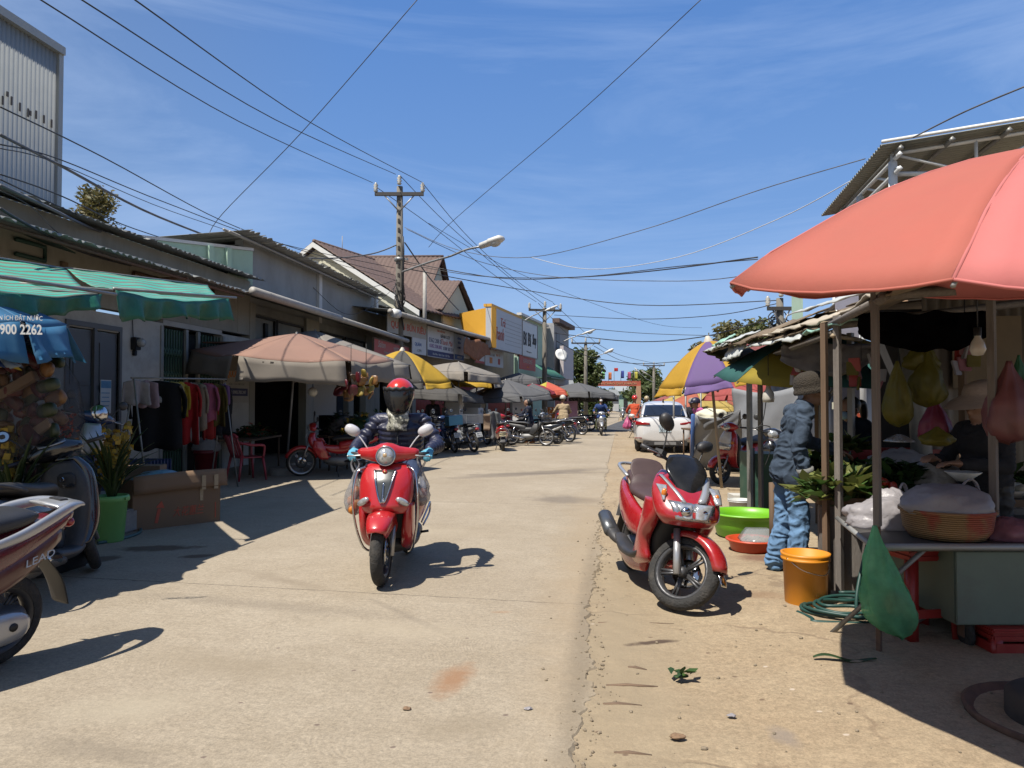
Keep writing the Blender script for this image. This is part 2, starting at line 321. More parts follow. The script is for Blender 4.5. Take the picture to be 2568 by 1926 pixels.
def underbone(label,loc,rz,body,seat=None,lean=0,steer_a=0,group=None,ptext=None,basket=False,mir=True,second=None,rack=True,box=None,wire=True,headc=None,legshield=True):
 seat=seat or M_SEATB;second=second or body;t=thing('motorbike',label,'motorbike',loc,rot=(0,R(lean),rz),group=group);S=steer(steer_a,.60);Ro=.285
 wheel(t,.62,Ro,.07,S,m=M_ALLOY,wire=wire,n=20);wheel(t,-.60,Ro,.075,m=M_ALLOY,wire=wire,disc=False,n=20);fender(t,.62,Ro,.11,body,S,20,165,depth=.04)
 for s in(-1,1):tube_part('fork',t,[(s*.065,.63,Ro),(s*.06,.47,.68)],[.018,.02],M_ALLOY,S,7,1)
 mb=MB();mb.M=S;mb.rings([[(x,.40+h*math.cos(a),z+h*.9*math.sin(a))for a in[2*math.pi*k/12 for k in range(12)]]for x,h,z in((-.16,.03,.96),(-.09,.07,.965),(0,.09,.97),(.09,.07,.965),(.16,.03,.96))]);mb.build('headset',headc or body,t)
 mb=MB();mb.M=S;mb.ell((0,.465,.955),(.08,.04,.06));mb.build('headlight',M_CLEAR,t);grips(t,S,.35,.985,.33)
 if legshield:
  shell_part('front_cowl',t,[(.40,.85,.05,.05,0),(.42,.74,.12,.08,0),(.36,.6,.15,.09,0),(.24,.46,.13,.08,0),(.1,.38,.1,.06,0)],second)
  for s in(-1,1):shell_part('leg_shield',t,[(.30,.72,.015,.07,0,s*.15),(.26,.55,.02,.12,0,s*.19),(.17,.36,.016,.08,0,s*.18)],second,n=12)
 shell_part('frame_cover',t,[(.36,.72,.05,.06,45),(.18,.56,.065,.08,60),(-.1,.52,.07,.09,90),(-.3,.56,.1,.1,90)],body)
 shell_part('rear_body',t,[(-.1,.58,.07,.09,90),(-.3,.62,.11,.1,90),(-.55,.66,.12,.09,90),(-.78,.72,.08,.06,90),(-.9,.75,.03,.03,90)],body)
 shell_part('seat',t,[(.03,.72,.07,.03,90),(-.15,.755,.11,.045,90),(-.45,.765,.125,.045,90),(-.72,.80,.11,.04,90),(-.82,.81,.06,.02,90)],seat)
 mb=MB();mb.shell([(.2,.32,.06,.06,90),(.05,.3,.1,.1,90),(-.15,.29,.11,.11,90),(-.26,.3,.06,.08,90)],12,3)
 for k in range(6):mb.lathe([(.0,0),(.075,0),(.075,.012),(0,.012)],12,(0,.17+.022*k,.36+.012*k),(0,.9,.3))
 mb.build('engine',M_ENG,t);muffler(t,y0=-.1,y1=-.75,r=.042,m=M_CHROME)
 tube_part('swing_arm',t,[(-.08,-.2,.3),(-.085,-.6,Ro)],.022,M_PLAST,n=7,sp=1)
 for s in(-1,1):tube_part('shock_absorber',t,[(s*.1,-.58,Ro+.03),(s*.11,-.46,.62)],.024,M_CHROME,n=8,sp=1)
 for s in(-1,1):tube_part('foot_peg',t,[(s*.06,-.05,.24),(s*.22,-.05,.25)],.014,M_PLAST,n=6,sp=1)
 shell_part('rear_fender',t,[(-.75,.62,.06,.02,50),(-.9,.48,.062,.014,45),(-.98,.3,.055,.01,60)],M_PLAST,n=10)
 mb=MB();mb.ell((0,-.88,.68),(.07,.04,.045));mb.build('rear_light',M_TAILR,t)
 if ptext is not None:plate(t,(0,-.955,.52),text=ptext)
 if rack:tube_part('grab_rail',t,[(.1,-.5,.77),(.1,-.85,.82),(-.1,-.85,.82),(-.1,-.5,.77)],.010,M_CHROME,n=6)
 if mir:
  for s in(-1,1):mirror(t,S,(s*.17,.36,1.0),(s*.27,.33,1.17),M_PLAST,round_=True,r=(.05,.014,.05))
 if basket:
  mb=MB();mb.M=S
  for z in(.78,.86,.94,1.02):mb.tube([(-.16,.5,z),(.16,.5,z),(.16,.74,z),(-.16,.74,z),(-.16,.5,z)],.005,4)
  for k in range(9):mb.tube([(-.16+.04*k,.74,.76),(-.16+.04*k,.74,1.02)],.004,4)
  for k in range(6):mb.tube([(-.16,.5+.048*k,.76),(-.16,.5+.048*k,1.02)],.004,4);mb.tube([(.16,.5+.048*k,.76),(.16,.5+.048*k,1.02)],.004,4)
  mb.box((0,.62,.765),(.31,.23,.01));mb.build('basket',M_PLAST,t)
 tube_part('side_stand',t,[(-.1,-.05,.24),(-.22,-.1,.012)],.011,M_PLAST,n=6,sp=1)
 return t
 # ============================================================= people
M_SKIN=mat('skin',(.33,.18,.115),.55,var=.1,sc=9);M_HAIR=mat('black hair',(.012,.010,.009),.5,var=.3,sc=30,stretch=(8,8,1));M_EYE=mat('eye',(.015,.012,.01),.2)
def cloth(name,col,var=.14,b=.45,sc=9):return mat(name,col,.9,var=var,sc=sc,bump=b,bsc=14,spec=.2)
class Body:
 """tapered limbs and masses, fused into ONE continuous surface; a face takes the zone of the mass it lies nearest to"""
 def __init__(s):s.mb=MB();s.pr=[]
 def cap(s,a,b,ra,rb,zone):
  a,b=V(a),V(b);d=b-a;L=max(d.length,1e-4);d=d/L;k=4
  pts=[a-d*ra*math.cos(math.pi/2*i/k)for i in range(k)];rr=[max(ra*math.sin(math.pi/2*i/k),1e-3)for i in range(k)]
  pts+=[a,a.lerp(b,.5),b];rr+=[ra,(ra+rb)/2,rb];pts+=[b+d*rb*math.sin(math.pi/2*i/k)for i in range(1,k+1)];rr+=[max(rb*math.cos(math.pi/2*i/k),1e-3)for i in range(1,k+1)]
  s.mb.tube(pts,rr,12);s.pr.append((0,a,b,ra,rb,zone))
 def ell(s,c,r,zone,m=None,e=2.0):
  m=m or MX.Identity(3);s.mb.ell(c,r,m,16,10,e);s.pr.append((1,V(c),V(r)if not isinstance(r,(int,float))else V((r,r,r)),m.inverted(),0,zone))
 def path(s,pts,rr,zone):
  for a,b,ra,rb in zip(pts,pts[1:],rr,rr[1:]):s.cap(a,b,ra,rb,zone)
 def dist(s,p):
  best,z=1e9,0
  for q in s.pr:
   if q[0]==0:
    d=q[2]-q[1];t=max(0,min(1,(p-q[1]).dot(d)/max(d.length_squared,1e-9)));v=(p-(q[1]+d*t)).length-(q[3]+(q[4]-q[3])*t)
   else:
    l=q[3]@(p-q[1]);k=V((l.x/q[2].x,l.y/q[2].y,l.z/q[2].z)).length;v=(k-1)*min(q[2])
   if v<best:best,z=v,q[5]
  return z
 def build(s,name,mats,parent,vox=.012,smooth=4,fix=None,fold=.0):
  me=bpy.data.meshes.new('tmp');s.mb.bm.normal_update();bmesh.ops.recalc_face_normals(s.mb.bm,faces=s.mb.bm.faces);s.mb.bm.to_mesh(me);s.mb.bm.free();o=bpy.data.objects.new('tmp',me);COL.objects.link(o)
  md=o.modifiers.new('r','REMESH');md.mode='VOXEL';md.voxel_size=vox;md.use_smooth_shade=True;sm=o.modifiers.new('s','SMOOTH');sm.iterations=smooth;sm.factor=.5
  dg=bpy.context.evaluated_depsgraph_get();dg.update();m2=bpy.data.meshes.new_from_object(o.evaluated_get(dg));bpy.data.objects.remove(o);bpy.data.meshes.remove(me)
  m2.name=name;m2.materials.clear()
  for m in mats:m2.materials.append(m)
  for f in m2.polygons:z=s.dist(f.center);f.material_index=fix(f.center,z)if fix else z;f.use_smooth=True
  if fold:
   w={}
   for f in m2.polygons:
    if f.material_index in(1,2):
     for i in f.vertices:w[i]=1
   nn={i:m2.vertices[i].normal.copy()for i in w}
   for i in w:
    v=m2.vertices[i];p=v.co;q=V((p.x*9,p.y*9,p.z*15));q+=V((NZ.noise(p*6),NZ.noise(p*6+V((5,0,0))),NZ.noise(p*6+V((0,5,0)))))*1.6;v.co=p+nn[i]*fold*(1-3*abs(NZ.noise(q)))
  o=bpy.data.objects.new(name,m2);COL.objects.link(o);o.parent=parent;return o
def hand(B,w,d,n,zone,curl=.5,side=1,k=1.0,spread=.12):
 """palm, four fingers of unequal length with two bends, thumb from the side; d = pointing, n = back of the hand"""
 d=V(d).normalized();n=V(n);n=(n-d*n.dot(d)).normalized();x=d.cross(n).normalized()*side;m=MX((x,d,n)).transposed();w=V(w)
 B.ell(w+d*.045*k,(.042*k,.05*k,.019*k),zone,m);B.cap(w,w+d*.03*k,.024*k,.026*k,zone)
 for i,(ox,L)in enumerate(((-.030,.9),(-.010,1.05),(.011,1.0),(.030,.78))):
  p=w+d*.085*k+x*ox*k;a=curl*(.8+.1*i);q=p;dd=d+x*ox*spread*8
  for j,l in enumerate((.038*L,.03*L,.022*L)):
   a2=a*(j*.75+.35);v=(dd*math.cos(a2)-n*math.sin(a2)).normalized();e=q+v*l*k;B.cap(q,e,(.0098-.0009*j)*k,(.0092-.0009*j)*k,zone);q=e
 p=w+d*.02*k-x*.030*k;v=(d*.55-x*.8-n*.25).normalized();e=p+v*.045*k;B.cap(p,e,.0125*k,.0108*k,zone);v2=(d*.9-x*.25-n*(.15+.5*curl)).normalized();B.cap(e,e+v2*.036*k,.0106*k,.0092*k,zone)
def head(B,c,fwd,up,zone,zeye,k=1.0,ears=True):
 f=V(fwd).normalized();u=V(up);u=(u-f*u.dot(f)).normalized();x=f.cross(u);m=MX((x,f,u)).transposed();c=V(c);W_=lambda a,b,d:c+x*a*k+f*b*k+u*d*k
 B.ell(c+u*.015*k,(.077*k,.096*k,.108*k),zone,m);B.ell(W_(0,.025,-.062),(.055*k,.062*k,.062*k),zone,m);B.ell(W_(0,.098,-.02),(.014*k,.020*k,.022*k),zone,m);B.ell(W_(0,.088,-.062),(.026*k,.012*k,.010*k),zone,m)
 B.ell(W_(0,.086,.03),(.05*k,.012*k,.012*k),zone,m)
 for s in(-1,1):
  B.ell(W_(s*.031,.086,.008),(.013*k,.010*k,.008*k),zeye,m)
  if ears:B.ell(W_(s*.078,-.005,-.01),(.010*k,.020*k,.030*k),zone,m)
 return m
def torso(B,pel,chest,shl,shr,zs,zp,fat=1.0,puff=False,hem=None):
 pel,chest,shl,shr=V(pel),V(chest),V(shl),V(shr);up=(chest-pel).normalized();x=(shr-shl);x=(x-up*x.dot(up)).normalized();y=up.cross(x);m=MX((x,y,up)).transposed();L=(chest-pel).length
 B.ell(pel,(.165*fat,.12*fat,.12),zp,m,2.3)
 if puff:
  for i in range(9):
   t=i/8;c=pel.lerp(chest,t*1.12)+up*.02;w=.165+.035*math.sin(t*2.2);B.ell(c,(w*fat,(.125+.02*math.sin(t*3))*fat,.046),zs,m,2.4)
 else:
  B.ell(pel.lerp(chest,.42),(.155*fat,.115*fat,.17),zs,m,2.3);B.ell(pel.lerp(chest,.12),(.168*fat,.125*fat,.12),zs,m,2.4)
 B.ell(chest,(.168*fat,.118*fat,.15),zs,m,2.3);B.cap(shl.lerp(chest+up*.09,.15),chest+up*.09,.066,.075,zs);B.cap(shr.lerp(chest+up*.09,.15),chest+up*.09,.066,.075,zs)
 return m
def limb(B,a,b,c,r,zu,zl,puff=False,cuff=None):
 a,b,c=V(a),V(b),V(c)
 if puff:
  for p,q,r0,r1 in((a,b,r[0],r[1]),(b,c,r[1],r[2])):
   n=max(3,int((q-p).length/.062));d=(q-p)
   for i in range(n):t=(i+.5)/n;k=r0+(r1-r0)*t;B.ell(p+d*t,(k*1.12,k*1.12,.042),zu,V((0,0,1)).rotation_difference(d.normalized()).to_matrix())
   B.cap(p,q,r0*.86,r1*.86,zu)
 else:B.cap(a,b,r[0],r[1],zu);B.cap(b,c,r[1],r[2],zl)
def person(label,loc,rz,J,mats,loose=1.0,puff=False,coat=False,vox=.012,hands=True,curl=.6,bare_arm=False,bare_leg=False,fwd=(0,1,0),hup=(0,0,1),k=1.0,group=None,hd=None,ears=True,fat=1.0,gripx=False,arm_r=(.056,.047,.036),leg_r=(.088,.064,.048),smooth=4,fold=.006):
 """zones: 0 skin, 1 top, 2 trousers, 3 shoes, 4 hands, 5 eyes"""
 t=thing('person',label,'person',loc,rz,group);B=Body();g=lambda n:V(J[n])
 torso(B,g('pel'),g('chest'),g('shl'),g('shr'),1,1 if coat else 2,fat*loose,puff);hc=g('head')
 if coat:B.ell(g('pel')-(g('chest')-g('pel')).normalized()*.07,(.185*fat,.150*fat,.13),1)
 up=(g('chest')-g('pel')).normalized();B.cap(g('chest')+up*.12,hc-V(hup)*.06,.056,.052,0);head(B,hc,fwd,hup,0,5,k,ears)
 for s in 'lr':
  lr=[x*loose for x in arm_r];limb(B,g('sh'+s),g('el'+s),g('wr'+s),lr,1,0 if bare_arm else 1,puff)
  d=g('wr'+s)-g('el'+s);d=d.normalized()
  if hands:
   hh=(hd or{}).get(s);dd,nn=hh[:2]if hh else(d,V((0,0,1))if abs(d.z)<.7 else V((1 if s=='r' else-1,0,0)))
   cc=hh[2]if hh and len(hh)>2 else curl
   hand(B,g('wr'+s)+V(dd).normalized()*.012,dd,nn,4,cc,-1 if s=='l' else 1)
  gl=[x*(loose*.5+.5)for x in leg_r];limb(B,g('hip'+s),g('kn'+s),g('an'+s),gl,2,0 if bare_leg else 2);B.cap(g('pel').lerp(g('hip'+s),.6),g('hip'+s).lerp(g('kn'+s),.2),.11*fat,.098,1 if coat else 2)
  B.cap(g('an'+s),g('an'+s)+V((0,0,-.02)),.04,.042,3 if not bare_leg else 0);B.cap(g('an'+s)+V((0,-.015,-.035)),g('to'+s),.038,.03,3)
 pz=g('pel').z;B.build('body',mats,t,vox,smooth,(lambda c,z:1 if z==2 and c.z>pz-.10+.02*math.sin(c.x*30)else z)if coat else None,fold);return t
def riding(dx=0.0,grip=(.33,.36,.995),seat=(0,-.22,.80),foot=(.13,.1,.29),lean=.06,headup=.62):
 x,y,z=seat;gx,gy,gz=grip;ch=V((x,y+lean+.05,z+.42));J=dict(pel=(x,y-.02,z+.06),chest=ch,head=(x,y+lean+.10,z+headup+.13))
 for s,q in(('l',-1),('r',1)):
  sh=ch+V((q*.185,.0,.085));wr=V((q*(gx-.02),gy-.07,gz+.03));el=sh.lerp(wr,.5)+V((q*.07,-.05,-.09));hip=V((x+q*.09,y+.03,z+.05));an=V((q*foot[0],foot[1]-.05,foot[2]+.09));kn=V((q*.17,y+.42,z+.0));kn.z=min(kn.z,an.z+.42)
  J.update({'sh'+s:sh,'el'+s:el,'wr'+s:wr,'hip'+s:hip,'kn'+s:kn,'an'+s:an,'to'+s:(q*(foot[0]+.02),foot[1]+.13,foot[2]+.03)})
 return J
def standing(h=1.62,lean=0.0,arms=None,step=.1):
 k=h/1.7;J=dict(pel=(0,0,.94*k),chest=(0,lean,1.29*k),head=(0,lean*1.35+.03,1.575*k))
 for s,q in(('l',-1),('r',1)):
  J.update({'sh'+s:(q*.18*k,lean*1.1,1.385*k),'el'+s:(q*.225*k,lean*.7-.04,1.10*k),'wr'+s:(q*.22*k,lean*.6+.06,.86*k),'hip'+s:(q*.09,0,.9*k),'kn'+s:(q*.1,.03+q*step*.4,.5*k),'an'+s:(q*.11,-.03+q*step,.09),'to'+s:(q*.13,.13+q*step,.035)})
 if arms:J.update(arms)
 return J
def helmet(par,c,col,fwd=(0,1,0),full=False,visor=None,k=1.0,peak=True,hup=(0,0,1)):
 f=V(fwd).normalized();u=V(hup);u=(u-f*u.dot(f)).normalized();x=f.cross(u);M=MX((x,f,u)).transposed().to_4x4();M.translation=V(c)
 mb=MB();mb.M=M@MX.Scale(k,4);lo=-.03 if not full else-.085;rg=[]
 for i in range(11):
  th=(math.pi*(.5+(.12 if not full else .26)))*i/10;r=math.sin(th);z=math.cos(th);rg.append([(.118*max(r,.02)*math.cos(a),.142*max(r,.02)*math.sin(a)-.005-(.03*max(0,-z)if full else 0),.03+.125*z)for a in[2*math.pi*j/24 for j in range(24)]])
 mb.rings(rg,True,True);h=mb.build('helmet',col,par)
 if peak and not full:mb=MB();mb.M=M@MX.Scale(k,4);mb.cloth(lambda a,b:(.1*math.sin((a-.5)*2.4),(.128+.07*b)*math.cos((a-.5)*1.6)+.005,.035-.03*b),10,3,.006);mb.build('peak',col,h)
 if visor:
  mb=MB();mb.M=M@MX.Scale(k,4)
  mb.cloth(lambda a,b:((.128-.045*b**2.2)*math.sin((a-.5)*2.9),(.150-.02*b**2)*math.cos((a-.5)*2.4)+.012*math.sin(b*3.14)+.002,.07-.215*b+.03*(2*a-1)**2*b),16,8,.003);mb.build('visor',visor,h)
  mb=MB();mb.M=M@MX.Scale(k,4);mb.cloth(lambda a,b:(.132*math.sin((a-.5)*2.9),.157*math.cos((a-.5)*2.5)+.003,.075-.03*b+.006*math.sin(a*40)),24,2,.004);mb.build('visor_band',M_BLK,h)
 return h
def hatlike(par,c,prof,m,name='hat',n=28,rot=None,sq=(1,1)):
 mb=MB();mb.M=T(*c)@(rot or I4)@MX.Diagonal((sq[0],sq[1],1,1));mb.lathe(prof,n);return mb.build(name,m,par)
 # ============================================================= ground
class NG:
 def __init__(s,name):
  s.m=bpy.data.materials.new(name);s.m.use_nodes=True;s.nt=s.m.node_tree;s.b=s.nt.nodes['Principled BSDF']
 def n(s,t,**k):
  x=s.nt.nodes.new('ShaderNode'+t)
  for a,b in k.items():
   if a.startswith('i_'):x.inputs[a[2:].replace('_',' ')].default_value=b
   else:setattr(x,a,b)
  return x
 def l(s,a,b):s.nt.links.new(a,b)
 def math(s,op,a,b=None,c=None):
  x=s.n('Math',operation=op)
  for i,q in enumerate((a,b,c)):
   if q is None:continue
   if isinstance(q,(int,float)):x.inputs[i].default_value=q
   else:s.l(q,x.inputs[i])
  return x.outputs[0]
 def ramp(s,f,*st):
  x=s.n('ValToRGB');e=x.color_ramp.elements
  while len(e)<len(st):e.new(.5)
  for q,(p,c)in zip(e,st):q.position=p;q.color=(*c,1)if isinstance(c,tuple)else(c,c,c,1)
  s.l(f,x.inputs[0]);return x.outputs[0]
 def mix(s,f,a,b,t='MIX'):
  x=s.n('MixRGB',blend_type=t)
  for i,q in enumerate((f,a,b)):
   if isinstance(q,tuple):x.inputs[i].default_value=(*q,1)
   elif isinstance(q,(int,float)):x.inputs[i].default_value=q
   else:s.l(q,x.inputs[i])
  return x.outputs[0]
 def noise(s,vec,sc,det=6,ro=.6,dist=0.0):
  x=s.n('TexNoise');x.inputs['Scale'].default_value=sc;x.inputs['Detail'].default_value=det;x.inputs['Roughness'].default_value=ro;x.inputs['Distortion'].default_value=dist
  s.l(vec,x.inputs['Vector']);return x.outputs[0]
 def mapv(s,vec,loc=(0,0,0),rot=(0,0,0),scl=(1,1,1)):
  x=s.n('Mapping',vector_type='TEXTURE');x.inputs[1].default_value=loc;x.inputs[2].default_value=rot;x.inputs[3].default_value=scl;s.l(vec,x.inputs[0]);return x.outputs[0]
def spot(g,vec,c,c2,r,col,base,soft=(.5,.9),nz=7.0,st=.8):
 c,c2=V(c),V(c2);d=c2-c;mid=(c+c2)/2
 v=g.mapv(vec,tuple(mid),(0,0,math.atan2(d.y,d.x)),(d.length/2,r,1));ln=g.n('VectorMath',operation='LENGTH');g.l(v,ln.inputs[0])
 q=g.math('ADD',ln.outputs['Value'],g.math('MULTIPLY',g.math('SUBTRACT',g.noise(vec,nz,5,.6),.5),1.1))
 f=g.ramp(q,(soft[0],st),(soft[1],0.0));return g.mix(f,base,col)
def ground_mat(name,A,B,C,swirl,edge=False):
 g=NG(name);tc=g.n('TexCoord').outputs['Object']
 n1=g.noise(tc,.55,8,.65);n2=g.noise(tc,5.5,8,.7);st=g.noise(g.mapv(tc,scl=(1,.16,1),rot=(0,0,R(12))),7,6,.7)
 c=g.mix(g.ramp(n1,(.35,0.0),(.68,1.0)),A,B);c=g.mix(g.math('MULTIPLY',g.ramp(n2,(.42,0.0),(.72,1.0)),.45),c,C)
 fine=g.noise(tc,90,4,.8);c=g.mix(.32,c,g.ramp(fine,(.3,.12),(.7,.88)),'OVERLAY');c=g.mix(.28,c,g.ramp(g.noise(tc,32,5,.75),(.34,.18),(.66,.82)),'OVERLAY')
 c=g.mix(.05,c,g.ramp(st,(.3,.2),(.7,.8)),'OVERLAY')
 streak=g.noise(g.mapv(tc,scl=(3.2,.22,1),rot=(0,0,R(-4))),6,6,.7);c=g.mix(.06,c,g.ramp(streak,(.35,.15),(.68,.85)),'OVERLAY')
 h=g.math('MULTIPLY',fine,.35);h=g.math('ADD',h,g.math('MULTIPLY',n2,.9));h=g.math('ADD',h,g.math('MULTIPLY',streak,.2))
 if swirl:
  vo=g.n('TexVoronoi');vo.inputs['Scale'].default_value=1.25;wv=g.n('VectorMath',operation='ADD');wn=g.n('TexNoise');wn.inputs['Scale'].default_value=1.2
  g.l(tc,wn.inputs['Vector']);sc=g.n('VectorMath',operation='SCALE');sc.inputs[3].default_value=.22;g.l(wn.outputs['Color'],sc.inputs[0])
  g.l(tc,wv.inputs[0]);g.l(sc.outputs[0],wv.inputs[1]);g.l(wv.outputs[0],vo.inputs['Vector'])
  si=g.math('SINE',g.math('MULTIPLY',vo.outputs['Distance'],260.0));mk=g.ramp(g.noise(tc,1.3,4,.6),(.44,0.0),(.6,1.0))
  sw=g.math('MULTIPLY',g.math('MULTIPLY',si,mk),g.ramp(g.noise(tc,14,4,.6),(.4,0.0),(.6,1.0)));h=g.math('ADD',h,g.math('MULTIPLY',sw,.12))
  c=g.mix(g.math('MULTIPLY',sw,.085),c,(.42,.37,.30))
  sx=g.n('SeparateXYZ');g.l(tc,sx.inputs[0])
  yy=g.math('ADD',sx.outputs[1],g.math('ADD',g.math('MULTIPLY',sx.outputs[0],.07),g.math('MULTIPLY',n2,.06)))
  jn=g.math('ABSOLUTE',g.math('SUBTRACT',g.math('MODULO',g.math('ADD',yy,94.72),5.0),0.0));jl=g.ramp(jn,(.006,1.0),(.016,0.0))
  c=g.mix(g.math('MULTIPLY',jl,g.ramp(n2,(.3,.45),(.55,.9))),c,(.06,.05,.042));h=g.math('SUBTRACT',h,g.math('MULTIPLY',jl,1.2))
  c=spot(g,tc,G(1100,1760),G(1165,1655),.12,(.215,.115,.06),c,(.25,1.0),9,.8)
  c=spot(g,tc,G(1225,1535),G(1290,1535),.05,(.215,.12,.06),c,(.2,.9),12,.5)
  for a,b,r in(((250,1480),(1150,1560),.16),((880,1480),(1230,1640),.05),((0,1840),(500,1926),.1)):c=spot(g,tc,G(*a),G(*b),r,(.145,.12,.092),c,(.3,1.0),4,.35)
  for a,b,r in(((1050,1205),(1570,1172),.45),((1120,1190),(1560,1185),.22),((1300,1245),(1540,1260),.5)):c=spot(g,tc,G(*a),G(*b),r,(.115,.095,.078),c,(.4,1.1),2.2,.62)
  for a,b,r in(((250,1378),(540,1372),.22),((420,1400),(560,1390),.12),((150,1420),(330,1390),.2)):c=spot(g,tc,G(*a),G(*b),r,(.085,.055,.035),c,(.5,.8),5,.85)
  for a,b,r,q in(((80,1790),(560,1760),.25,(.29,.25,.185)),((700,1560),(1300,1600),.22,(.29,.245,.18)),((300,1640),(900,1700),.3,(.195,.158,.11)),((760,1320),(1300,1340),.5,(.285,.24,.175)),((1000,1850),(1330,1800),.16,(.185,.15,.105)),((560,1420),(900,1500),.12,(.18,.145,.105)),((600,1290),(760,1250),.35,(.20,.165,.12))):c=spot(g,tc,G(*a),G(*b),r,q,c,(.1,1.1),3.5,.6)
  for k in range(9):
   a=G(500+95*k,1900-(k*137)%330);c=spot(g,tc,a,a+V((.03,.012,0)),.012,(.10,.07,.06),c,(.5,.9),20,.8)
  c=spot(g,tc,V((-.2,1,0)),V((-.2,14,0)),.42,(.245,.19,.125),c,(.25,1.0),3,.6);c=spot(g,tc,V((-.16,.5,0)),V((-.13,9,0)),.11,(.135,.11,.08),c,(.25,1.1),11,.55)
 else:
  vo=g.n('TexVoronoi',feature='DISTANCE_TO_EDGE');vo.inputs['Scale'].default_value=.55
  wv=g.n('VectorMath',operation='ADD');wn=g.n('TexNoise');wn.inputs['Scale'].default_value=3;wn.inputs['Detail'].default_value=6;g.l(tc,wn.inputs['Vector'])
  sc=g.n('VectorMath',operation='SCALE');sc.inputs[3].default_value=.5;g.l(wn.outputs['Color'],sc.inputs[0]);g.l(tc,wv.inputs[0]);g.l(sc.outputs[0],wv.inputs[1]);g.l(wv.outputs[0],vo.inputs['Vector'])
  cr=g.math('MULTIPLY',g.ramp(vo.outputs['Distance'],(.004,1.0),(.014,0.0)),g.ramp(g.noise(tc,.9,3,.6),(.47,0.0),(.55,1.0)))
  c=g.mix(g.math('MULTIPLY',cr,.45),c,(.13,.09,.06));h=g.math('SUBTRACT',h,g.math('MULTIPLY',cr,.8))
  lum=g.noise(tc,2.2,9,.75);h=g.math('ADD',h,g.math('MULTIPLY',lum,2.2))
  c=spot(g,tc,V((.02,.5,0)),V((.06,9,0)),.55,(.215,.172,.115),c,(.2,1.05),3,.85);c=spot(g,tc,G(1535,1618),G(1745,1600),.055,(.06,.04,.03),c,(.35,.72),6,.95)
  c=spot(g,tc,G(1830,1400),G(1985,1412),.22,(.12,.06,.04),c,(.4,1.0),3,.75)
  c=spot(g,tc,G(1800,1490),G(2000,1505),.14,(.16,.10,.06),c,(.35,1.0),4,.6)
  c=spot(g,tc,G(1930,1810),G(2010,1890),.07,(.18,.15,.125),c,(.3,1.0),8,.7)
  for k in range(14):
   a=G(1480+(k*211)%700,1560+(k*97)%350);c=spot(g,tc,a,a+V((.035,.015,0)),.014,(.10,.065,.045)if k%3 else(.40,.34,.28),c,(.5,.9),22,.8)
 g.l(c,g.b.inputs['Base Color']);g.b.inputs['Roughness'].default_value=.88;g.b.inputs['Specular IOR Level'].default_value=.25
 bp=g.n('Bump');bp.inputs['Strength'].default_value=.55;bp.inputs['Distance'].default_value=.012;g.l(h,bp.inputs['Height']);g.l(bp.outputs[0],g.b.inputs['Normal']);return g.m
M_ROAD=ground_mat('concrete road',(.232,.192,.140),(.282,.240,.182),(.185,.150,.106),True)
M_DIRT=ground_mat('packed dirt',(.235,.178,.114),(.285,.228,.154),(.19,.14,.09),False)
def edge_x(y):return-.17+.028*y*.35+.035*math.sin(y*2.1)+.06*NZ.noise(V((y*1.7,3.1,0)))+.055*NZ.noise(V((y*5,1.1,0)))+.03*NZ.noise(V((y*13,2.1,0)))+.02*NZ.noise(V((y*31,4.1,0)))
mb=MB();mb.box((0,400,-.06),(1600,1700,.02));tag(mb.build('ground',M_DIRT),kind='structure')
mb=MB();mb.sm=False;ys=[-6+.025*i for i in range(960)]+[18+1.5*i for i in range(62)]
L_=[mb.v((-40 if y<60 else-9,y,-.0))for y in ys];L2=[mb.v((-3,y,0))for y in ys];R_=[mb.v((edge_x(y)if y<18 else edge_x(18)+(y-18)*.02,y,0))for y in ys];E_=[mb.v((R_[i].co.x+.02+.015*NZ.noise(V((y*9,5,0))),y,-.02))for i,y in enumerate(ys)]
for i in range(len(ys)-1):
 for a,b in((L_,L2),(L2,R_),(R_,E_)):mb.f([a[i],b[i],b[i+1],a[i+1]])
tag(mb.build('road',M_ROAD),kind='structure')
def verge_z(x,y):
 t=x-edge_x(y);z=-.006+.028*min(1,max(0,(t-.75)/.6))*(1 if y<9 else max(0,1-(y-9)/6))
 z+=-.013*math.exp(-((t-.05)/.07)**2)*(.5+.9*NZ.noise(V((x*3,y*3,4))))+.007*NZ.noise(V((x*3,y*3,1)))+.007*NZ.noise(V((x*8,y*8,2)))*(1 if t<1.8 else .4)
 z+=.004*NZ.noise(V((x*20,y*20,7)))*math.exp(-(t/.35)**2)
 return z
mb=MB();yy=[-2+.03*i for i in range(520)]+[13.6+1.2*i for i in range(40)];xs=[0.0]+[.02*i for i in range(1,12)]+[.24+.06*i for i in range(60)]+[4.5,8,20,60]
g_=[]
for y in yy:
 e=(edge_x(y)if y<18 else edge_x(18)+(y-18)*.02)-.01;g_.append([mb.v((e+x,y,verge_z(e+x,y)if x<4 else-.004))for x in xs])
for i in range(len(yy)-1):
 for j in range(len(xs)-1):mb.f([g_[i][j],g_[i][j+1],g_[i+1][j+1],g_[i+1][j]])
tag(mb.build('dirt_verge',M_DIRT),kind='structure')
M_ASPH=mat('far asphalt',(.075,.075,.08),.9,var=.2)
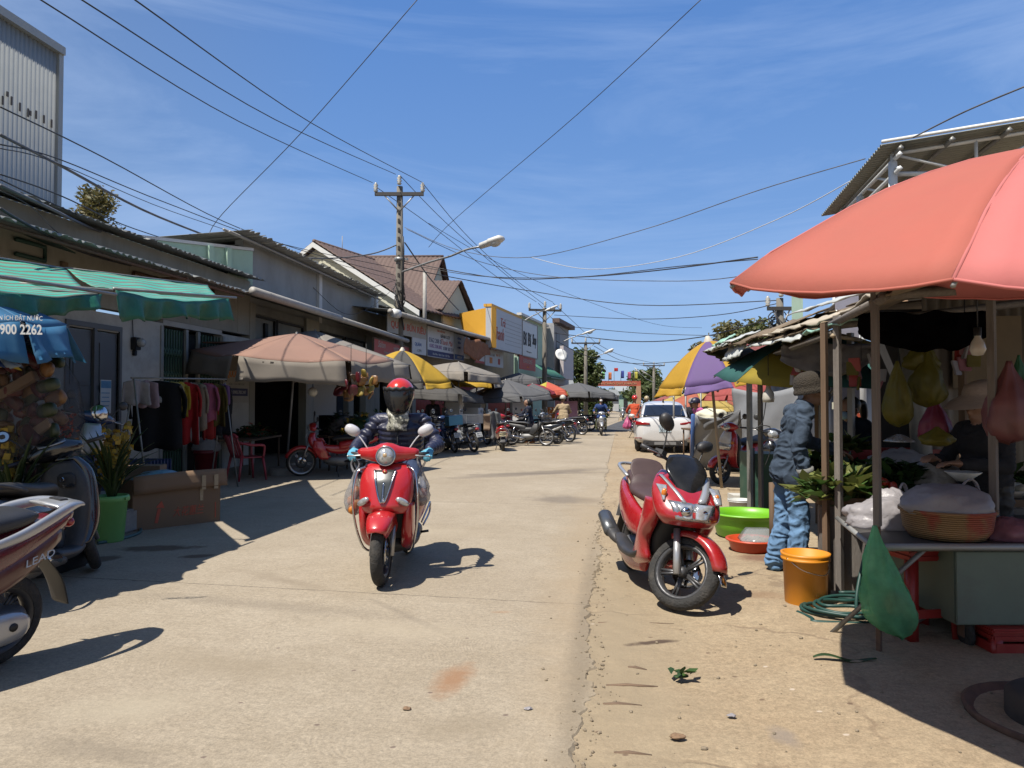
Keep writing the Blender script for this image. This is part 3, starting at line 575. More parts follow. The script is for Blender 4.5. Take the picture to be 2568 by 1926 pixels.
# far stretch of grey asphalt bending away under the arch
mb=MB();q=[CF(2.6,38),CF(5.6,44),CF(9,60),CF(15,95),CF(20,160)];q2=[CF(6.2,37),CF(9.2,44),CF(14,60),CF(21,95),CF(27,160)]
a=[mb.v(p+V((0,0,.004)))for p in q];b=[mb.v(p+V((0,0,.004)))for p in q2]
for i in range(4):mb.f([a[i],b[i],b[i+1],a[i+1]])
tag(mb.build('asphalt_road',M_ASPH),kind='structure')
M_WET=mat('muddy water',(.09,.06,.04),.12,var=.3,sc=4)
def blob(name,c,rx,ry,rz,z,m,label=None,cat=None,seed=0,kind=None):
 mb=MB();n=40;c=V(c);pts=[]
 for i in range(n):
  t=2*math.pi*i/n;k=1+.35*NZ.noise(V((math.cos(t)*1.6+seed,math.sin(t)*1.6,seed)))+.12*NZ.noise(V((math.cos(t)*5,math.sin(t)*5,seed)))
  p=V((rx*k*math.cos(t),ry*k*math.sin(t),0));p.rotate(MX.Rotation(rz,3,'Z'));pts.append(mb.v(c+p+V((0,0,z))))
 mb.f(pts);return tag(mb.build(name,m),label,cat,kind=kind)
M_WOOD=mat('old wood',(.17,.11,.07),.8,var=.35,sc=8,stretch=(.6,6,6),bump=.3)
for k,(x0,x1,y)in enumerate(((1520,1650,1714),(1512,1610,1761),(1575,1622,1672),(1500,1690,1556),(1540,1635,1883))):
 a,b=G(x0,y),G(x1,y+4);mb=MB();a.z=verge_z(a.x,a.y)-.003;b.z=verge_z(b.x,b.y)-.003
 mb.tube([a,a.lerp(b,.4)+V((0,.008,.003)),b],[.008,.010,.006],6)  # thin brown sticks stand in for the dark slots in the ground
 tag(mb.build('wood_stick',M_WOOD),['brown stick lying on the dirt level with the crumpled leaf','longer thin brown stick on the dirt below the crumpled leaf','short stub of wood between the puddle and the crumpled leaf','thin stick on the dirt just before the big parked scooter','thin twig on the dirt at the bottom edge of the photo'][k],'stick','sticks on the dirt verge')
 # ============================================================= distant air is clear: no haze box needed
 # loose grit and small stones along the broken edge of the concrete
mb=MB();rnd=random.Random(8);mb.sm=False
for k in range(900):
 y=1.6+9*rnd.random()**1.5;q=rnd.random();x=edge_x(y)+(rnd.gauss(.03,.06)if q<.55 else rnd.uniform(-.3,2.2));r=.003+.009*rnd.random()**3;mb.ell((x,y,(verge_z(x,y)if x>edge_x(y)else 0)+r*.4),(r*rnd.uniform(.8,1.6),r,r*.7),MX.Rotation(rnd.uniform(0,3),3,'Z'),5,4)
tag(mb.build('loose_grit',mat('grit',(.27,.215,.15),.95,var=.4,sc=60)),kind='stuff')
# ============================================================= buildings on the left side of the street
M_WALLW=mat('dirty white plaster',(.60,.585,.54),.85,var=.10,sc=2.5,dirt=.55,dcol=(.26,.23,.19),dsc=1.6)
M_WALLB=mat('stained beige boards',(.39,.375,.315),.85,var=.12,sc=2,dirt=.4,dcol=(.18,.15,.11),stretch=(1,1,.35),dsc=3)
M_CREAM=mat('cream plaster',(.68,.66,.52),.85,var=.05,sc=2)
M_TIN=mat('weathered tin',(.36,.37,.35),.55,metal=.35,var=.22,sc=3,dirt=.6,dcol=(.16,.12,.09))
M_TINW=mat('pale tin',(.44,.46,.45),.5,metal=.2,var=.06,sc=3,dirt=.2,dcol=(.3,.3,.3))
M_MINT=mat('mint painted wall',(.50,.70,.56),.8,var=.07,sc=2,dirt=.2,dcol=(.35,.30,.2))
M_GREYD=mat('grey painted door',(.13,.135,.145),.5,var=.12,sc=4)
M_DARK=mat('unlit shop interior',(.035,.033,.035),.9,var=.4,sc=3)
M_BLK=mat('black',(.012,.012,.013),.6)
M_GRN=mat('green painted grille',(.10,.19,.14),.5,var=.15)
M_PIPE=mat('grey pipe',(.40,.38,.35),.6,var=.15,sc=8,dirt=.5,dcol=(.2,.16,.12))
M_TILE=mat('brown roof tile',(.135,.085,.07),.75,var=.25,sc=7)
M_WHITE=mat('white paint',(.78,.78,.76),.6,var=.05)
M_RUST=mat('rusty steel',(.15,.08,.05),.8,var=.4,sc=12)
M_CONC=mat('grey concrete',(.33,.31,.28),.9,var=.2,sc=5,bump=.3,dirt=.4,dcol=(.14,.12,.10))
def corr(mb,p0,du,dv,n,amp=.02,th=.006,cut=0.0):
 p0,du,dv=V(p0),V(du),V(dv);nn=du.cross(dv).normalized();k=n*4
 f=lambda i,j:p0+du*(i/k)+dv*(j/2)+nn*(amp*math.sin(i*math.pi/2+.6))+dv.normalized()*(cut*NZ.noise(V((i*.31,7,1)))if j==2 else 0)
 a=[[mb.v(f(i,j))for j in(0,2)]for i in range(k+1)];b=[[mb.v(f(i,j)-nn*th)for j in(0,2)]for i in range(k+1)]
 for i in range(k):
  mb.f([a[i][0],a[i+1][0],a[i+1][1],a[i][1]]);mb.f([b[i][1],b[i+1][1],b[i+1][0],b[i][0]])
  mb.f([a[i][1],a[i+1][1],b[i+1][1],b[i][1]]);mb.f([a[i+1][0],a[i][0],b[i][0],b[i+1][0]])
UF=-8.2
def yz(px,py,u=UF):p=FW(px,py,u);return p.y,p.z
# ---- first house: grey doors, white wall, folding grille
hs=thing('shop_house','low white walled house with grey double doors and a folding grille behind the clothes rack','house',(UF,12,0))
def H(mb,*a):mb.M=T(-UF,-12,0);return mb
ys0,yd0,yd1,yg0,yg1,yp1=2.0,yz(168,900)[0],yz(296,900)[0],yz(408,900)[0],yz(556,900)[0],yz(626,900)[0]
mb=H(MB());zt=4.25
for a,b,z0,z1 in((ys0,yd0,0,2.9),(yd1,yg0,0,2.9),(yg1,yp1,0,2.9)):mb.box((UF-.1,(a+b)/2,(z0+z1)/2),(.2,b-a,z1-z0))
mb.box((UF-.1,(yd0+yd1)/2,2.75),(.2,yd1-yd0,.3));mb.box((UF-.1,(yg0+yg1)/2,2.92),(.2,yg1-yg0,.1))
mb.box((UF-4,yp1-.1,1.4),(7.8,.15,2.8));mb.box((UF-8,(ys0+yp1)/2,2),(.2,yp1-ys0,4));mb.box((UF-4,ys0-.1,2),(8,.2,4))
mb.build('wall',M_WALLW,hs)
mb=H(MB());mb.box((UF-.09,(ys0+yp1)/2,3.6),(.18,yp1-ys0,1.25))
for y in[ys0+.3+k*1.9 for k in range(9)]:
 if y<yp1:mb.box((UF+.002,y,3.45),(.008,.012,.9))
mb.build('upper_wall',M_WALLB,hs)
mb=H(MB());corr(mb,(UF-.35,ys0,4.36),(0,yp1-ys0,0),(.75,0,-.13),95,.02,cut=.12);mb.build('upper_roof',M_TIN,hs)
mb=H(MB());corr(mb,(UF-.0,ys0,3.86),(0,13.6-ys0,0),(1.28,0,-.30),78,.022,cut=.12);mb.build('eave_roof',M_TIN,hs)
mb=H(MB())
for y in[ys0+.8+k*4.4 for k in range(3)]:mb.tube([(UF,y,3.15),(UF+.65,y,3.52),(UF+1.2,y,3.52)],.022,6)
mb.tube([(UF+1.15,ys0,3.50),(UF+1.15,13.6,3.50)],.028,6);mb.build('eave_bracket',M_RUST,hs)
mb=H(MB());mb.box((UF-4,(ys0+yp1)/2,4.3),(7.4,yp1-ys0,.06));mb.build('ceiling',M_TIN,hs)
# doors
ym=(yd0+yd1)/2
for a,b in((yd0,ym),(ym,yd1)):
 mb=H(MB());mb.box((UF-.05,(a+b)/2,1.3),(.05,b-a-.02,2.55))
 for z0,z1 in((.25,.75),(.85,1.3),(1.4,1.62),(1.7,2.45)):
  mb.box((UF-.02,(a+b)/2,(z0+z1)/2),(.03,b-a-.16,z1-z0));mb.box((UF-.002,(a+b)/2,(z0+z1)/2),(.02,b-a-.26,z1-z0-.1))
 d=mb.build('door',M_GREYD,hs)
mb=H(MB());mb.box((UF+.012,ym+.28,1.52),(.006,.26,.55));pp=mb.build('notice_paper',M_WHITE,d)
M_BLUEP=mat('printed blue',(.16,.36,.55),.7,var=.2)
mb=H(MB());mb.box((UF+.017,ym+.28,1.72),(.004,.24,.12))
for k in range(5):mb.box((UF+.017,ym+.27,1.58-.07*k),(.004,.2-.03*(k%2),.014))
mb.build('print',M_BLUEP,pp)
mb=H(MB())
for y in(yd0-.03,yd1+.03,ym):mb.box((UF+.002,y,1.35),(.06,.06,2.7))
mb.box((UF+.004,ym,2.66),(.06,yd1-yd0+.12,.08));mb.build('door_frame',M_GREYD,hs)
# folding grille with the dark gap
M_GAP=M_BLK
mb=H(MB());mb.box((UF-.4,(yg0+yg1)/2,1.42),(.04,yg1-yg0,2.84));mb.build('doorway_recess',M_BLK,hs)
w=yg1-yg0
for a,b in((yg0,yg0+.33*w),(yg0+.58*w,yg1)):
 mb=H(MB());n=9
 for k in range(n):
  y=a+(b-a)*k/(n-1);mb.box((UF-.06,y,1.42),(.03,.02,2.8))
  if k<n-1:
   y2=a+(b-a)*(k+1)/(n-1)
   for z in(.5,.95,1.4,1.85,2.3):mb.tube([(UF-.04,y,z),(UF-.04,y2,z+.16)],.012,4);mb.tube([(UF-.035,y,z+.16),(UF-.035,y2,z)],.012,4)
 mb.build('folding_grille',M_GRN,hs)
mb=H(MB())
for y in(yg0-.05,yg0+.36*w,yg0+.56*w,yg1+.05):mb.box((UF+.001,y,1.42),(.05,.08,2.86))
mb.build('grille_frame',mat('grey frame',(.36,.36,.34),.6),hs)
# frames and scraps on the upper wall
for(x0,y0,x1,y1)in((335,683,420,725),(470,700,535,735)):
 mb=H(MB());a,b=FW(x0,y0,UF+.03),FW(x1,y1,UF+.03);zz=(a.z,b.z)
 mb.tube([(UF+.03,a.y,a.z),(UF+.03,b.y,a.z)],.03,5);mb.tube([(UF+.03,a.y,b.z),(UF+.03,b.y,b.z)],.03,5)
 for y in(a.y,(a.y+b.y)/2,b.y):mb.tube([(UF+.03,y,a.z),(UF+.03,y,b.z)],.03,5)
 mb.build('wall_frame',M_RUST,hs)
mb=H(MB());a,b=FW(40,600,UF+.05),FW(112,655,UF+.05)
mb.tube([(UF+.05,a.y,b.z),(UF+.05,b.y,b.z),(UF+.05,b.y,a.z),(UF+.05,a.y,a.z)],.035,5)
mb.quadbox([(UF+.03,a.y,a.z+.12),(UF+.03,b.y+.05,a.z+.05),(UF+.5,b.y+.05,a.z-.1),(UF+.5,a.y,a.z)],(0,0,.02));mb.build('green_bracket',mat('dark green paint',(.03,.08,.06),.6),hs)
mb=H(MB());a,b=FW(156,655,UF+.04),FW(170,692,UF+.04);mb.box((UF+.02,(a.y+b.y)/2,(a.z+b.z)/2),(.05,b.y-a.y,a.z-b.z));mb.build('wall_plank',mat('brown plank',(.2,.14,.09),.8),hs)
# electric meter
et=thing('electric_meter','small round glass electric meter on the white wall between door and grille','meter',FW(334,862,UF))
mb=MB();mb.box((.05,0,0),(.1,.16,.22));mb.box((.03,0,-.16),(.05,.08,.1));mb.build('meter_box',M_BLK,et,.01)
mb=MB();mb.lathe([(0,.09),(.05,.09),(.075,.06),(.075,0)],16,(.1,.03,.02),(1,0,0));mb.build('glass_cover',mat('meter glass',(.45,.46,.45),.15,var=.2,sc=30),et)
mb=MB();mb.tube([(.03,-.05,.1),(.02,-.07,.6),(.02,-.06,.95)],.008,5);mb.build('supply_wire',M_BLK,et)
# QUOC DUY panel
def sign(name,label,a,b,bm,zt=None,th=.03,lines=(),frame_m=None,tiltx=0,group=None,cat='sign'):
 """flat board on a plane through the points a (left bottom) and b (right top)"""
 a,b=V(a),V(b);d=V((b.x-a.x,b.y-a.y,0));w=d.length;h=b.z-a.z;nrm=d.normalized().cross(V((0,0,1)))
 o=thing(name,label,cat,a,group=group);M=frame((0,0,0),d,(0,0,1))
 mb=MB();mb.M=M;mb.box((w/2,th/2,h/2),(w,th,h));mb.build('board',bm,o)
 if frame_m:
  mb=MB();mb.M=M
  for c,s in(((w/2,th/2,0),(w+.04,th+.03,.035)),((w/2,th/2,h),(w+.04,th+.03,.035)),((0,th/2,h/2),(.035,th+.034,h)),((w,th/2,h/2),(.035,th+.034,h))):mb.box(c,s)
  mb.build('frame',frame_m,o)
 for s,cx,cz,lw,lh,m,*r in lines:
  if s=='#':
   mb=MB();mb.M=M;mb.box((cx*w,-.004,cz*h),(lw*w,.008,lh*h));mb.build('colour_band',m,o)
  else:lettering(s,lw*w,lh*h,M@T(cx*w,-.0-(.011 if r and 'b' in r else 0.003),cz*h),m,o,th=.006,shear=.3 if r and 'i' in r else 0,bold=.02 if r and 'B' in r else 0,keep=not(r and 'f' in r))
 return o
M_RED=mat('sign red',(.50,.07,.045),.6,var=.1,dirt=.25,dcol=(.35,.2,.15));M_REDL=mat('red lettering',(.55,.10,.05),.6);M_NAVY=mat('navy print',(.03,.04,.14),.6)
M_INK=mat('black ink',(.02,.02,.025),.6);M_GREYT=mat('grey lettering',(.35,.35,.33),.6);M_BRD=mat('greyed board',(.50,.48,.43),.75,var=.1,dirt=.5,dcol=(.3,.25,.2));M_BRDW=mat('white vinyl',(.68,.69,.70),.6,var=.06,dirt=.35,dcol=(.4,.38,.35));M_BLUE=mat('blue print',(.05,.12,.34),.6);M_PURP=mat('purple print',(.25,.06,.3),.6);M_ORNG=mat('orange print',(.75,.25,.04),.6)
a=FW(561,1010,UF+.03);b=FW(625,918,UF+.03)
sign('shop_sign','weathered beige panel with worn red QUỐC DUY lettering on a pillar',a,b,M_BRD,lines=(('QUỐC DUY',.5,.80,.82,.34,M_ORNG,'B'),('SỬA CHỮA ĐIỆN TỬ',.5,.49,.75,.08,M_GREYT),('#',.5,.28,.86,.2,M_NAVY),('ĐT: 0982.702.247',.5,.28,.7,.09,M_BRDW,'b')))
M_WALLG=mat('greyed plaster',(.40,.415,.41),.85,var=.08,sc=2,dirt=.4,dcol=(.22,.21,.19),dsc=1.2,stretch=(1,1,.5))
# ---- second shop block: white upper rooms under a tin roof, transom panels and dark shops below
def plane_hit(px,py,o,n):
 r=ray(px,py);c=V((0,0,CAMH));return c+r*((V(o)-c).dot(n)/r.dot(n))
yb0,yb1=yp1+.02,yz(952,900)[0]
s2=thing('shop_row','long white shop row with bare upper rooms under a tin roof above the salmon umbrella','shops',(UF,yb0,0))
def H2(mb):mb.M=T(-UF,-yb0,0);return mb
mb=H2(MB());mb.box((UF-.3,(yb0+yb1)/2,4.55),(.2,yb1-yb0,1.7));mb.box((UF-1.4,yb0+.1,4.35),(2.2,.2,1.5));mb.box((UF-2.5,(yb0+yb1)/2,2.5),(.2,yb1-yb0,5.0));mb.box((UF-1.4,yb1,2.5),(2.2,.2,5.0));mb.build('upper_wall',M_WALLG,s2)
for px in(800,943):mb=H2(MB());y=FW(px,800,UF-.17).y;mb.box((UF-.17,y,4.5),(.1,.22,1.62));mb.build('pillar',M_WHITE,s2)
mb=H2(MB());y0r=FW(634,630,UF+.25).y-.8;y1r=FW(962,729,UF+.25).y
corr(mb,(UF-2.6,y0r+.4,5.12),(0,y1r-y0r-.4,0),(2.95,0,.13),70,.022,cut=.15);mb.build('tin_roof',M_TIN,s2)
mb=H2(MB())
for z,x in((5.17,UF-.02),(5.12,UF+.12)):mb.tube([(x,y0r,z),(x,y1r,z)],.03,6)
mb.build('roof_purlin',M_PIPE,s2)
mb=H2(MB());corr(mb,(UF-.2,13.6,3.95),(0,yb1-13.6,0),(1.25,0,-.3),62,.018);mb.build('eave_roof',M_TIN,s2)
a,b=FW(597,716,-6.85),FW(1022,852,-6.85)
mb=H2(MB());mb.tube([(-6.85,13.6,3.60),(-6.85,a.y+(b.y-a.y)*.45,3.60)],.085,10);mb.build('gutter_pipe',M_PIPE,s2)
mb=H2(MB());mb.tube([(-6.85,a.y+(b.y-a.y)*.44,3.585),(-6.85,b.y,3.56)],.07,10);mb.build('gutter_pipe',M_PIPE,s2)
for(x0,x1)in((626,640),(768,800),(918,952)):mb=H2(MB());p,q=FW(x0,800,UF).y,FW(x1,800,UF).y;mb.box((UF-.1,(p+q)/2,1.87),(.22,q-p,3.74));mb.build('lower_pillar',M_WALLB,s2)
mb=H2(MB());mb.box((UF-.12,(yb0+yb1)/2,2.55),(.1,yb1-yb0,.22));mb.box((UF-.12,(yb0+yb1)/2,3.64),(.1,yb1-yb0,.2))
for(x0,x1)in((640,768),(800,918)):
 p,q=FW(x0,800,UF).y,FW(x1,800,UF).y;mb.box((UF-.12,(p+q)/2,3.1),(.05,q-p,.95))
mb.build('transom_panel',mat('grey transom board',(.30,.31,.29),.8,var=.2,dirt=.5,dcol=(.12,.1,.09)),s2)
mb=H2(MB())
for(x0,x1)in((636,690),(695,760),(806,862),(866,915)):
 p,q=FW(x0,800,UF-.05).y,FW(x1,800,UF-.05).y
 for z in(2.7,3.48):mb.box((UF-.06,(p+q)/2,z),(.06,q-p,.055))
 for y in(p,q):mb.box((UF-.058,y,3.1),(.06,.055,.8))
mb.build('transom_frame',M_BLK,s2)
for px in(667,833):mb=H2(MB());y=FW(px,800,UF-.05).y;mb.box((UF-.05,y,3.1),(.05,.16,.5));mb.build('air_vent',M_BLK,s2)
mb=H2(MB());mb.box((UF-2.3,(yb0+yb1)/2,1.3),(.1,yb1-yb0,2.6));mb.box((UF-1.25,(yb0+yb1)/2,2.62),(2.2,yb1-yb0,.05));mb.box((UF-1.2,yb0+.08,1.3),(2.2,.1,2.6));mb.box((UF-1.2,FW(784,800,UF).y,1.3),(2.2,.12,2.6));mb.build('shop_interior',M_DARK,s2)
# shutters glimpsed in the dark shops
mb=H2(MB())
for(x0,x1)in((845,872),(880,912)):
 p,q=FW(x0,950,UF-.9).y,FW(x1,950,UF-.9).y;corr(mb,(UF-.9,p,0),(0,q-p,0),(0,0,2.5),10,.015)
mb.build('shutter',mat('blue grey shutter',(.10,.125,.16),.6),s2)
# salmon tin canopy scrap above the umbrella
ob=MB();a,b=FW(590,820,-7.4),FW(800,825,-7.4);ob.M=T(*-V((a.x,a.y,0)))
ob.quadbox([(-8.1,a.y,2.62),(-8.1,b.y,2.75),(-6.9,b.y,2.5),(-6.6,a.y,2.62)],(0,0,.03));o=ob.build('tin_canopy',M_RUST);o.location=(a.x,a.y,0);tag(o,'rusty dark sheet canopy jutting out just above the salmon umbrella','canopy')
# ---- mint wall behind, tall tin hall, tree
pa,pb=P(165,577,13.6),P(634,630,17.2);d=(pb-pa)
mb=MB();nrm=V((d.x,d.y,0)).normalized().cross(V((0,0,1)))
z0=4.15;mb.quadbox([V((pa.x,pa.y,z0)),V((pb.x,pb.y,z0)),pb,pa],nrm*-.2);w1=thing('mint_house','mint green blank wall of the house behind the low eaves, white coping on top','house',(pa.x,pa.y,0));mb2=MB()
mb.M=I4;bmesh.ops.translate(mb.bm,verts=mb.bm.verts,vec=-V((pa.x,pa.y,0)));mb.build('wall',M_MINT,w1)
o=V((pa.x,pa.y,0));mb=MB();mb.quadbox([pa-o+V((0,0,.005)),pb-o+V((0,0,.005)),pb-o+V((0,0,.07)),pa-o+V((0,0,.07))],nrm*-.26);bmesh.ops.translate(mb.bm,verts=mb.bm.verts,vec=nrm*.03);mb.build('coping',M_WHITE,w1)
mb=MB()
for k in(.28,.72,.83):q=pa.lerp(pb,k)-o;mb.box((q.x+nrm.x*.04,q.y+nrm.y*.04,q.z/2+2.15),(.12,.12,q.z-4.3),rot=math.atan2(d.y,d.x))
mb.build('pilaster',M_MINT,w1)
yh1=FW(148,118,-11).y
th=thing('tin_hall','tall pale corrugated metal hall rising at the left edge of the photo','hall',(-11,yh1-5,0))
mb=MB();mb.M=T(11,-(yh1-5),0);corr(mb,(-11,yh1-16,0),(0,16,0),(0,0,8.55),150,.012);corr(mb,(-11,yh1,0),(-9,0,0),(0,0,8.55),50,.018);mb.build('wall',M_TINW,th)
mb=MB();mb.M=T(11,-(yh1-5),0);mb.box((-11.0,yh1-8,8.55),(.22,16.1,.16));mb.box((-11.0,yh1,4.3),(.12,.12,8.6));mb.box((-15.5,yh1-8,8.5),(9,16,.05));mb.build('edge_trim',M_TINW,th)
mb=MB();mb.M=T(11,-(yh1-5),0)
for k in range(26):
 for z in(7.0-.0*k,4.65):mb.box((-10.975,yh1-5+.2*k,z+.08*NZ.noise(V((k*1.3,z,0)))),(.02,.03,.16))
for k in range(8):mb.box((-10.972,yh1-4.6+.55*k,5.3+(k*37%19)*.14),(.02,.04,.09))
mb.build('rust_mark',mat('dark bolt stain',(.16,.14,.13),.8),th)
def leafy(bm,c,rad,n,ls,rnd,flat=.75,mi=2,gaps=.0,seed=0):
 for _ in range(n):
  while True:
   p=V((rnd.uniform(-1,1),rnd.uniform(-1,1),rnd.uniform(-1,1)))
   if p.length<=1:break
  if p.length<.45 and rnd.random()<.6:p=p.normalized()*rnd.uniform(.5,1)
  q=V(c)+V((p.x*rad,p.y*rad,p.z*rad*flat));k=ls*rnd.uniform(.6,1.4)
  a=V((rnd.uniform(-1,1),rnd.uniform(-1,1),rnd.uniform(-.6,.6))).normalized();b=a.cross(V((rnd.uniform(-1,1),rnd.uniform(-1,1),rnd.uniform(.2,1))).normalized())
  b=b.normalized()if b.length>.01 else V((0,0,1));bm.mi=rnd.randrange(mi);bm.sm=False
  bm.f([bm.v(q-a*k),bm.v(q-b*k*.42),bm.v(q+a*k),bm.v(q+b*k*.42)])
 bm.mi=0
M_LEAF=[mat('leaf a',(.075,.115,.028),.6,var=.35,sc=3,trans=.25),mat('leaf b',(.115,.14,.04),.6,var=.35,sc=3,trans=.25),mat('leaf c',(.05,.075,.024),.6,var=.3,sc=3,trans=.2)]
M_LEAFY=[mat('leaf olive',(.15,.145,.05),.6,var=.35,sc=3,trans=.3),mat('leaf yellow',(.21,.175,.06),.6,var=.35,sc=3,trans=.3),mat('leaf rust',(.17,.10,.055),.6,var=.3,sc=3,trans=.25)]
M_BARK=mat('bark',(.11,.085,.065),.9,var=.3,sc=9,bump=.4)
def tree(name,label,base,h,cr,clumps,n,ls,ms,seed,tr=.12,group=None,fl=.75,low=.45):
 rnd=random.Random(seed);t=thing(name,label,'tree',base,group=group);cs=[]
 for i in range(clumps):
  an=rnd.uniform(0,6.28);r=cr*math.sqrt(rnd.random())*.8;z=h*(low+(1-low)*rnd.random()**.8)-.15*cr
  r*=1-.5*max(0,(z/h-.7)/.3);cs.append((V((r*math.cos(an),r*math.sin(an),z)),cr*rnd.uniform(.28,.48)))
 mb=MB();mb.tube([(0,0,0),(.04*cr,0,h*.3),(-.03*cr,.02,h*.6),(0,0,h*.88)],[tr,tr*.8,tr*.55,tr*.15],8,3)
 for c,r in cs:
  z0=h*rnd.uniform(.3,.6);mid=V((c.x*.45,c.y*.45,(z0+c.z)/2+.05));mb.tube([(0,0,z0),mid,c],[tr*.35,tr*.22,tr*.06],5,2)
 mb.build('trunk',M_BARK,t);mb=MB()
 for c,r in cs:leafy(mb,c,r,n,ls,rnd)
 mb.build('crown',ms,t);return t
b=P(233,700,30);tree('roadside_tree','small bushy tree with browning leaves above the roofs beside the tin hall',(b.x,b.y,0),10.1,1.35,34,90,.10,M_LEAFY[:2]+[M_LEAF[0]],4,low=.78,fl=.9)
# ---- big house with brown tiled roofs
def roof(mb,a,b,fa,fb,th=.12):mb.quadbox([a,b,fb,fa],V((0,0,-th)))
bh=thing('tiled_house','large cream house with steep brown tiled roofs and white barge boards behind the shops','house',P(800,1010,37)-V((0,0,CAMH)))
o=V(bh.location);o.z=0
A=P(800,611,36)-o;B=P(908,646,39.4)-o;rd=(B-A);rd.z=0;rd.normalize();pr=V((rd.y,-rd.x,0));zr=A.z;sl_=.61;Lr,Ll=5.9,3.6
A0=V((A.x,A.y,0));top=lambda k,t,dz=0:A0+rd*k+pr*t+V((0,0,zr-abs(t)*sl_+dz))
def tiles(mb,p,q,r,s_,nu,nv):
 def fn(u,v):
  t=p.lerp(q,u).lerp(s_.lerp(r,u),v);ph=(v*nv)%1;return t+V((0,0,.05*ph+.025*math.sin(u*nu*6.283)))
 mb.cloth(fn,nu*4,nv*3,.06)
mb=MB();tiles(mb,top(-.4,0),top(9,0),top(9,Lr),top(-.4,Lr),26,22);tiles(mb,top(9,0),top(-.4,0),top(-.4,-Ll),top(9,-Ll),26,14);mb.tube([top(-.42,0,.05),top(9,0,.05)],.1,6);mb.build('gable_roof',M_TILE,bh)
mb=MB();g1=[top(0,t)for t in(0,Lr-.4)]+[A0+pr*(Lr-.4),A0-pr*(Ll-.3),top(0,-Ll+.3)];mb.quadbox([q+V((0,0,-.15))if q.z>1 else q for q in g1],rd*.2);mb.build('gable_wall',M_CREAM,bh)
mb=MB()
for t0,t1 in((0,Lr),(0,-Ll)):
 a,b=top(-.45,t0,-.02),top(-.45,t1,-.02);mb.quadbox([a,b,b+V((0,0,-.24)),a+V((0,0,-.24))],rd*-.06)
mb.build('barge_board',M_WHITE,bh)
# main cross roof
R0,R1=P(850,647,41)-o,P(1112,646,40.2)-o;fw=V((R1.y-R0.y,-(R1.x-R0.x),0)).normalized()
if fw.dot(HEAD)>0:fw=-fw
E1=R1+fw*4.6+V((0,0,-3.6));E0=R0+fw*4.6+V((0,0,-3.6));K1=R1-fw*4.6+V((0,0,-3.6));K0=R0-fw*4.6+V((0,0,-3.6))
mb=MB();tiles(mb,R0,R1,E1,E0,24,22);tiles(mb,R1,R0,K0,K1,24,8);mb.tube([R0+V((0,0,.05)),R1+V((0,0,.05))],.1,6);mb.build('main_roof',M_TILE,bh)
rt=(R1-R0).normalized();dn=V((0,0,-.14));mb=MB();g1=[R1+dn,E1+dn-fw*.4,V((E1.x,E1.y,0))-fw*.4,V((K1.x,K1.y,0))+fw*.4,K1+dn+fw*.4];mb.quadbox([q-rt*.3 for q in g1],rt*-.2)
mb.quadbox([E0-fw*.4+dn,E1-fw*.4-rt*.3+dn,V((E1.x,E1.y,0))-fw*.4-rt*.3,V((E0.x,E0.y,0))-fw*.4],fw*-.2);mb.build('wall',M_CREAM,bh)
S0,S1=P(1040,707,38.4)-o,P(1157,706,37.6)-o;fs=V((S1.y-S0.y,-(S1.x-S0.x),0)).normalized()
if fs.dot(HEAD)>0:fs=-fs
e0,e1,k0,k1=[q+d_+V((0,0,-1.75))for d_ in(fs*2.4,fs*-2.4)for q in(S0,S1)]
mb=MB();tiles(mb,S0,S1,e1,e0,12,12);tiles(mb,S1,S0,k0,k1,12,6);mb.build('porch_roof',M_TILE,bh)
st=(S1-S0).normalized();mb=MB();g1=[S1+dn,e1+dn-fs*.3,V((e1.x,e1.y,0))-fs*.3,V((k1.x,k1.y,0))+fs*.3,k1+dn+fs*.3];mb.quadbox([q-st*.2 for q in g1],st*-.2)
mb.quadbox([e0-fs*.3+dn,e1-fs*.3-st*.2+dn,V((e1.x,e1.y,0))-fs*.3-st*.2,V((e0.x,e0.y,0))-fs*.3],fs*-.2);mb.build('porch_wall',M_CREAM,bh)
mb=MB();q=P(858,640,40)-o;mb.tube([q,q+V((0,0,1.05))],.02,5);mb.build('lightning_rod',M_PIPE,bh)
mb=MB();q=P(1065,770,33)-o;mb.tube([(q.x,q.y,3.8),(q.x,q.y,7.3)],.09,8);t_=mb.build('vent_pipe',M_PIPE,bh)
# ---- second stretch of shops, bending to the right
D2=CF(.267,.964).normalized();N2=V((D2.y,-D2.x,0));O2=CF(-3.78,24.7)
def F2(px,py,off=0.0):return plane_hit(px,py,O2-N2*off,N2)
def S2(s,off=0.0,z=0.0):p=O2+D2*s-N2*off;return V((p.x,p.y,z))
r2=thing('shop_row','dark fronted shop row with red shutters and banners hung under a long gutter','shops',S2(0,1.2));o2=V(r2.location)
mb=MB()
def seg(mb,s0,s1,off,z0,z1,th=.15):
 a,b=S2(s0,off)-o2,S2(s1,off)-o2;mb.quadbox([a+V((0,0,z0)),b+V((0,0,z0)),b+V((0,0,z1)),a+V((0,0,z1))],N2*-th)
seg(mb,-.8,20,1.5,2.7,4.6);seg(mb,-.8,24,4,0,5.2)
for s_ in(-.7,4.6,9.4,14.4,19.6,24):seg(mb,s_,s_+.35,1.48,0,2.7,.2)
mb.build('wall',M_WALLB,r2)
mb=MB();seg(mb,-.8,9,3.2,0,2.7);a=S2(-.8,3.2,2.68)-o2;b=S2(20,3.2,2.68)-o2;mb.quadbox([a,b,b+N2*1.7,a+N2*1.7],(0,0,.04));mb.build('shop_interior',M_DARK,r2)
M_REDS=mat('red shutter',(.30,.025,.02),.55,var=.15)
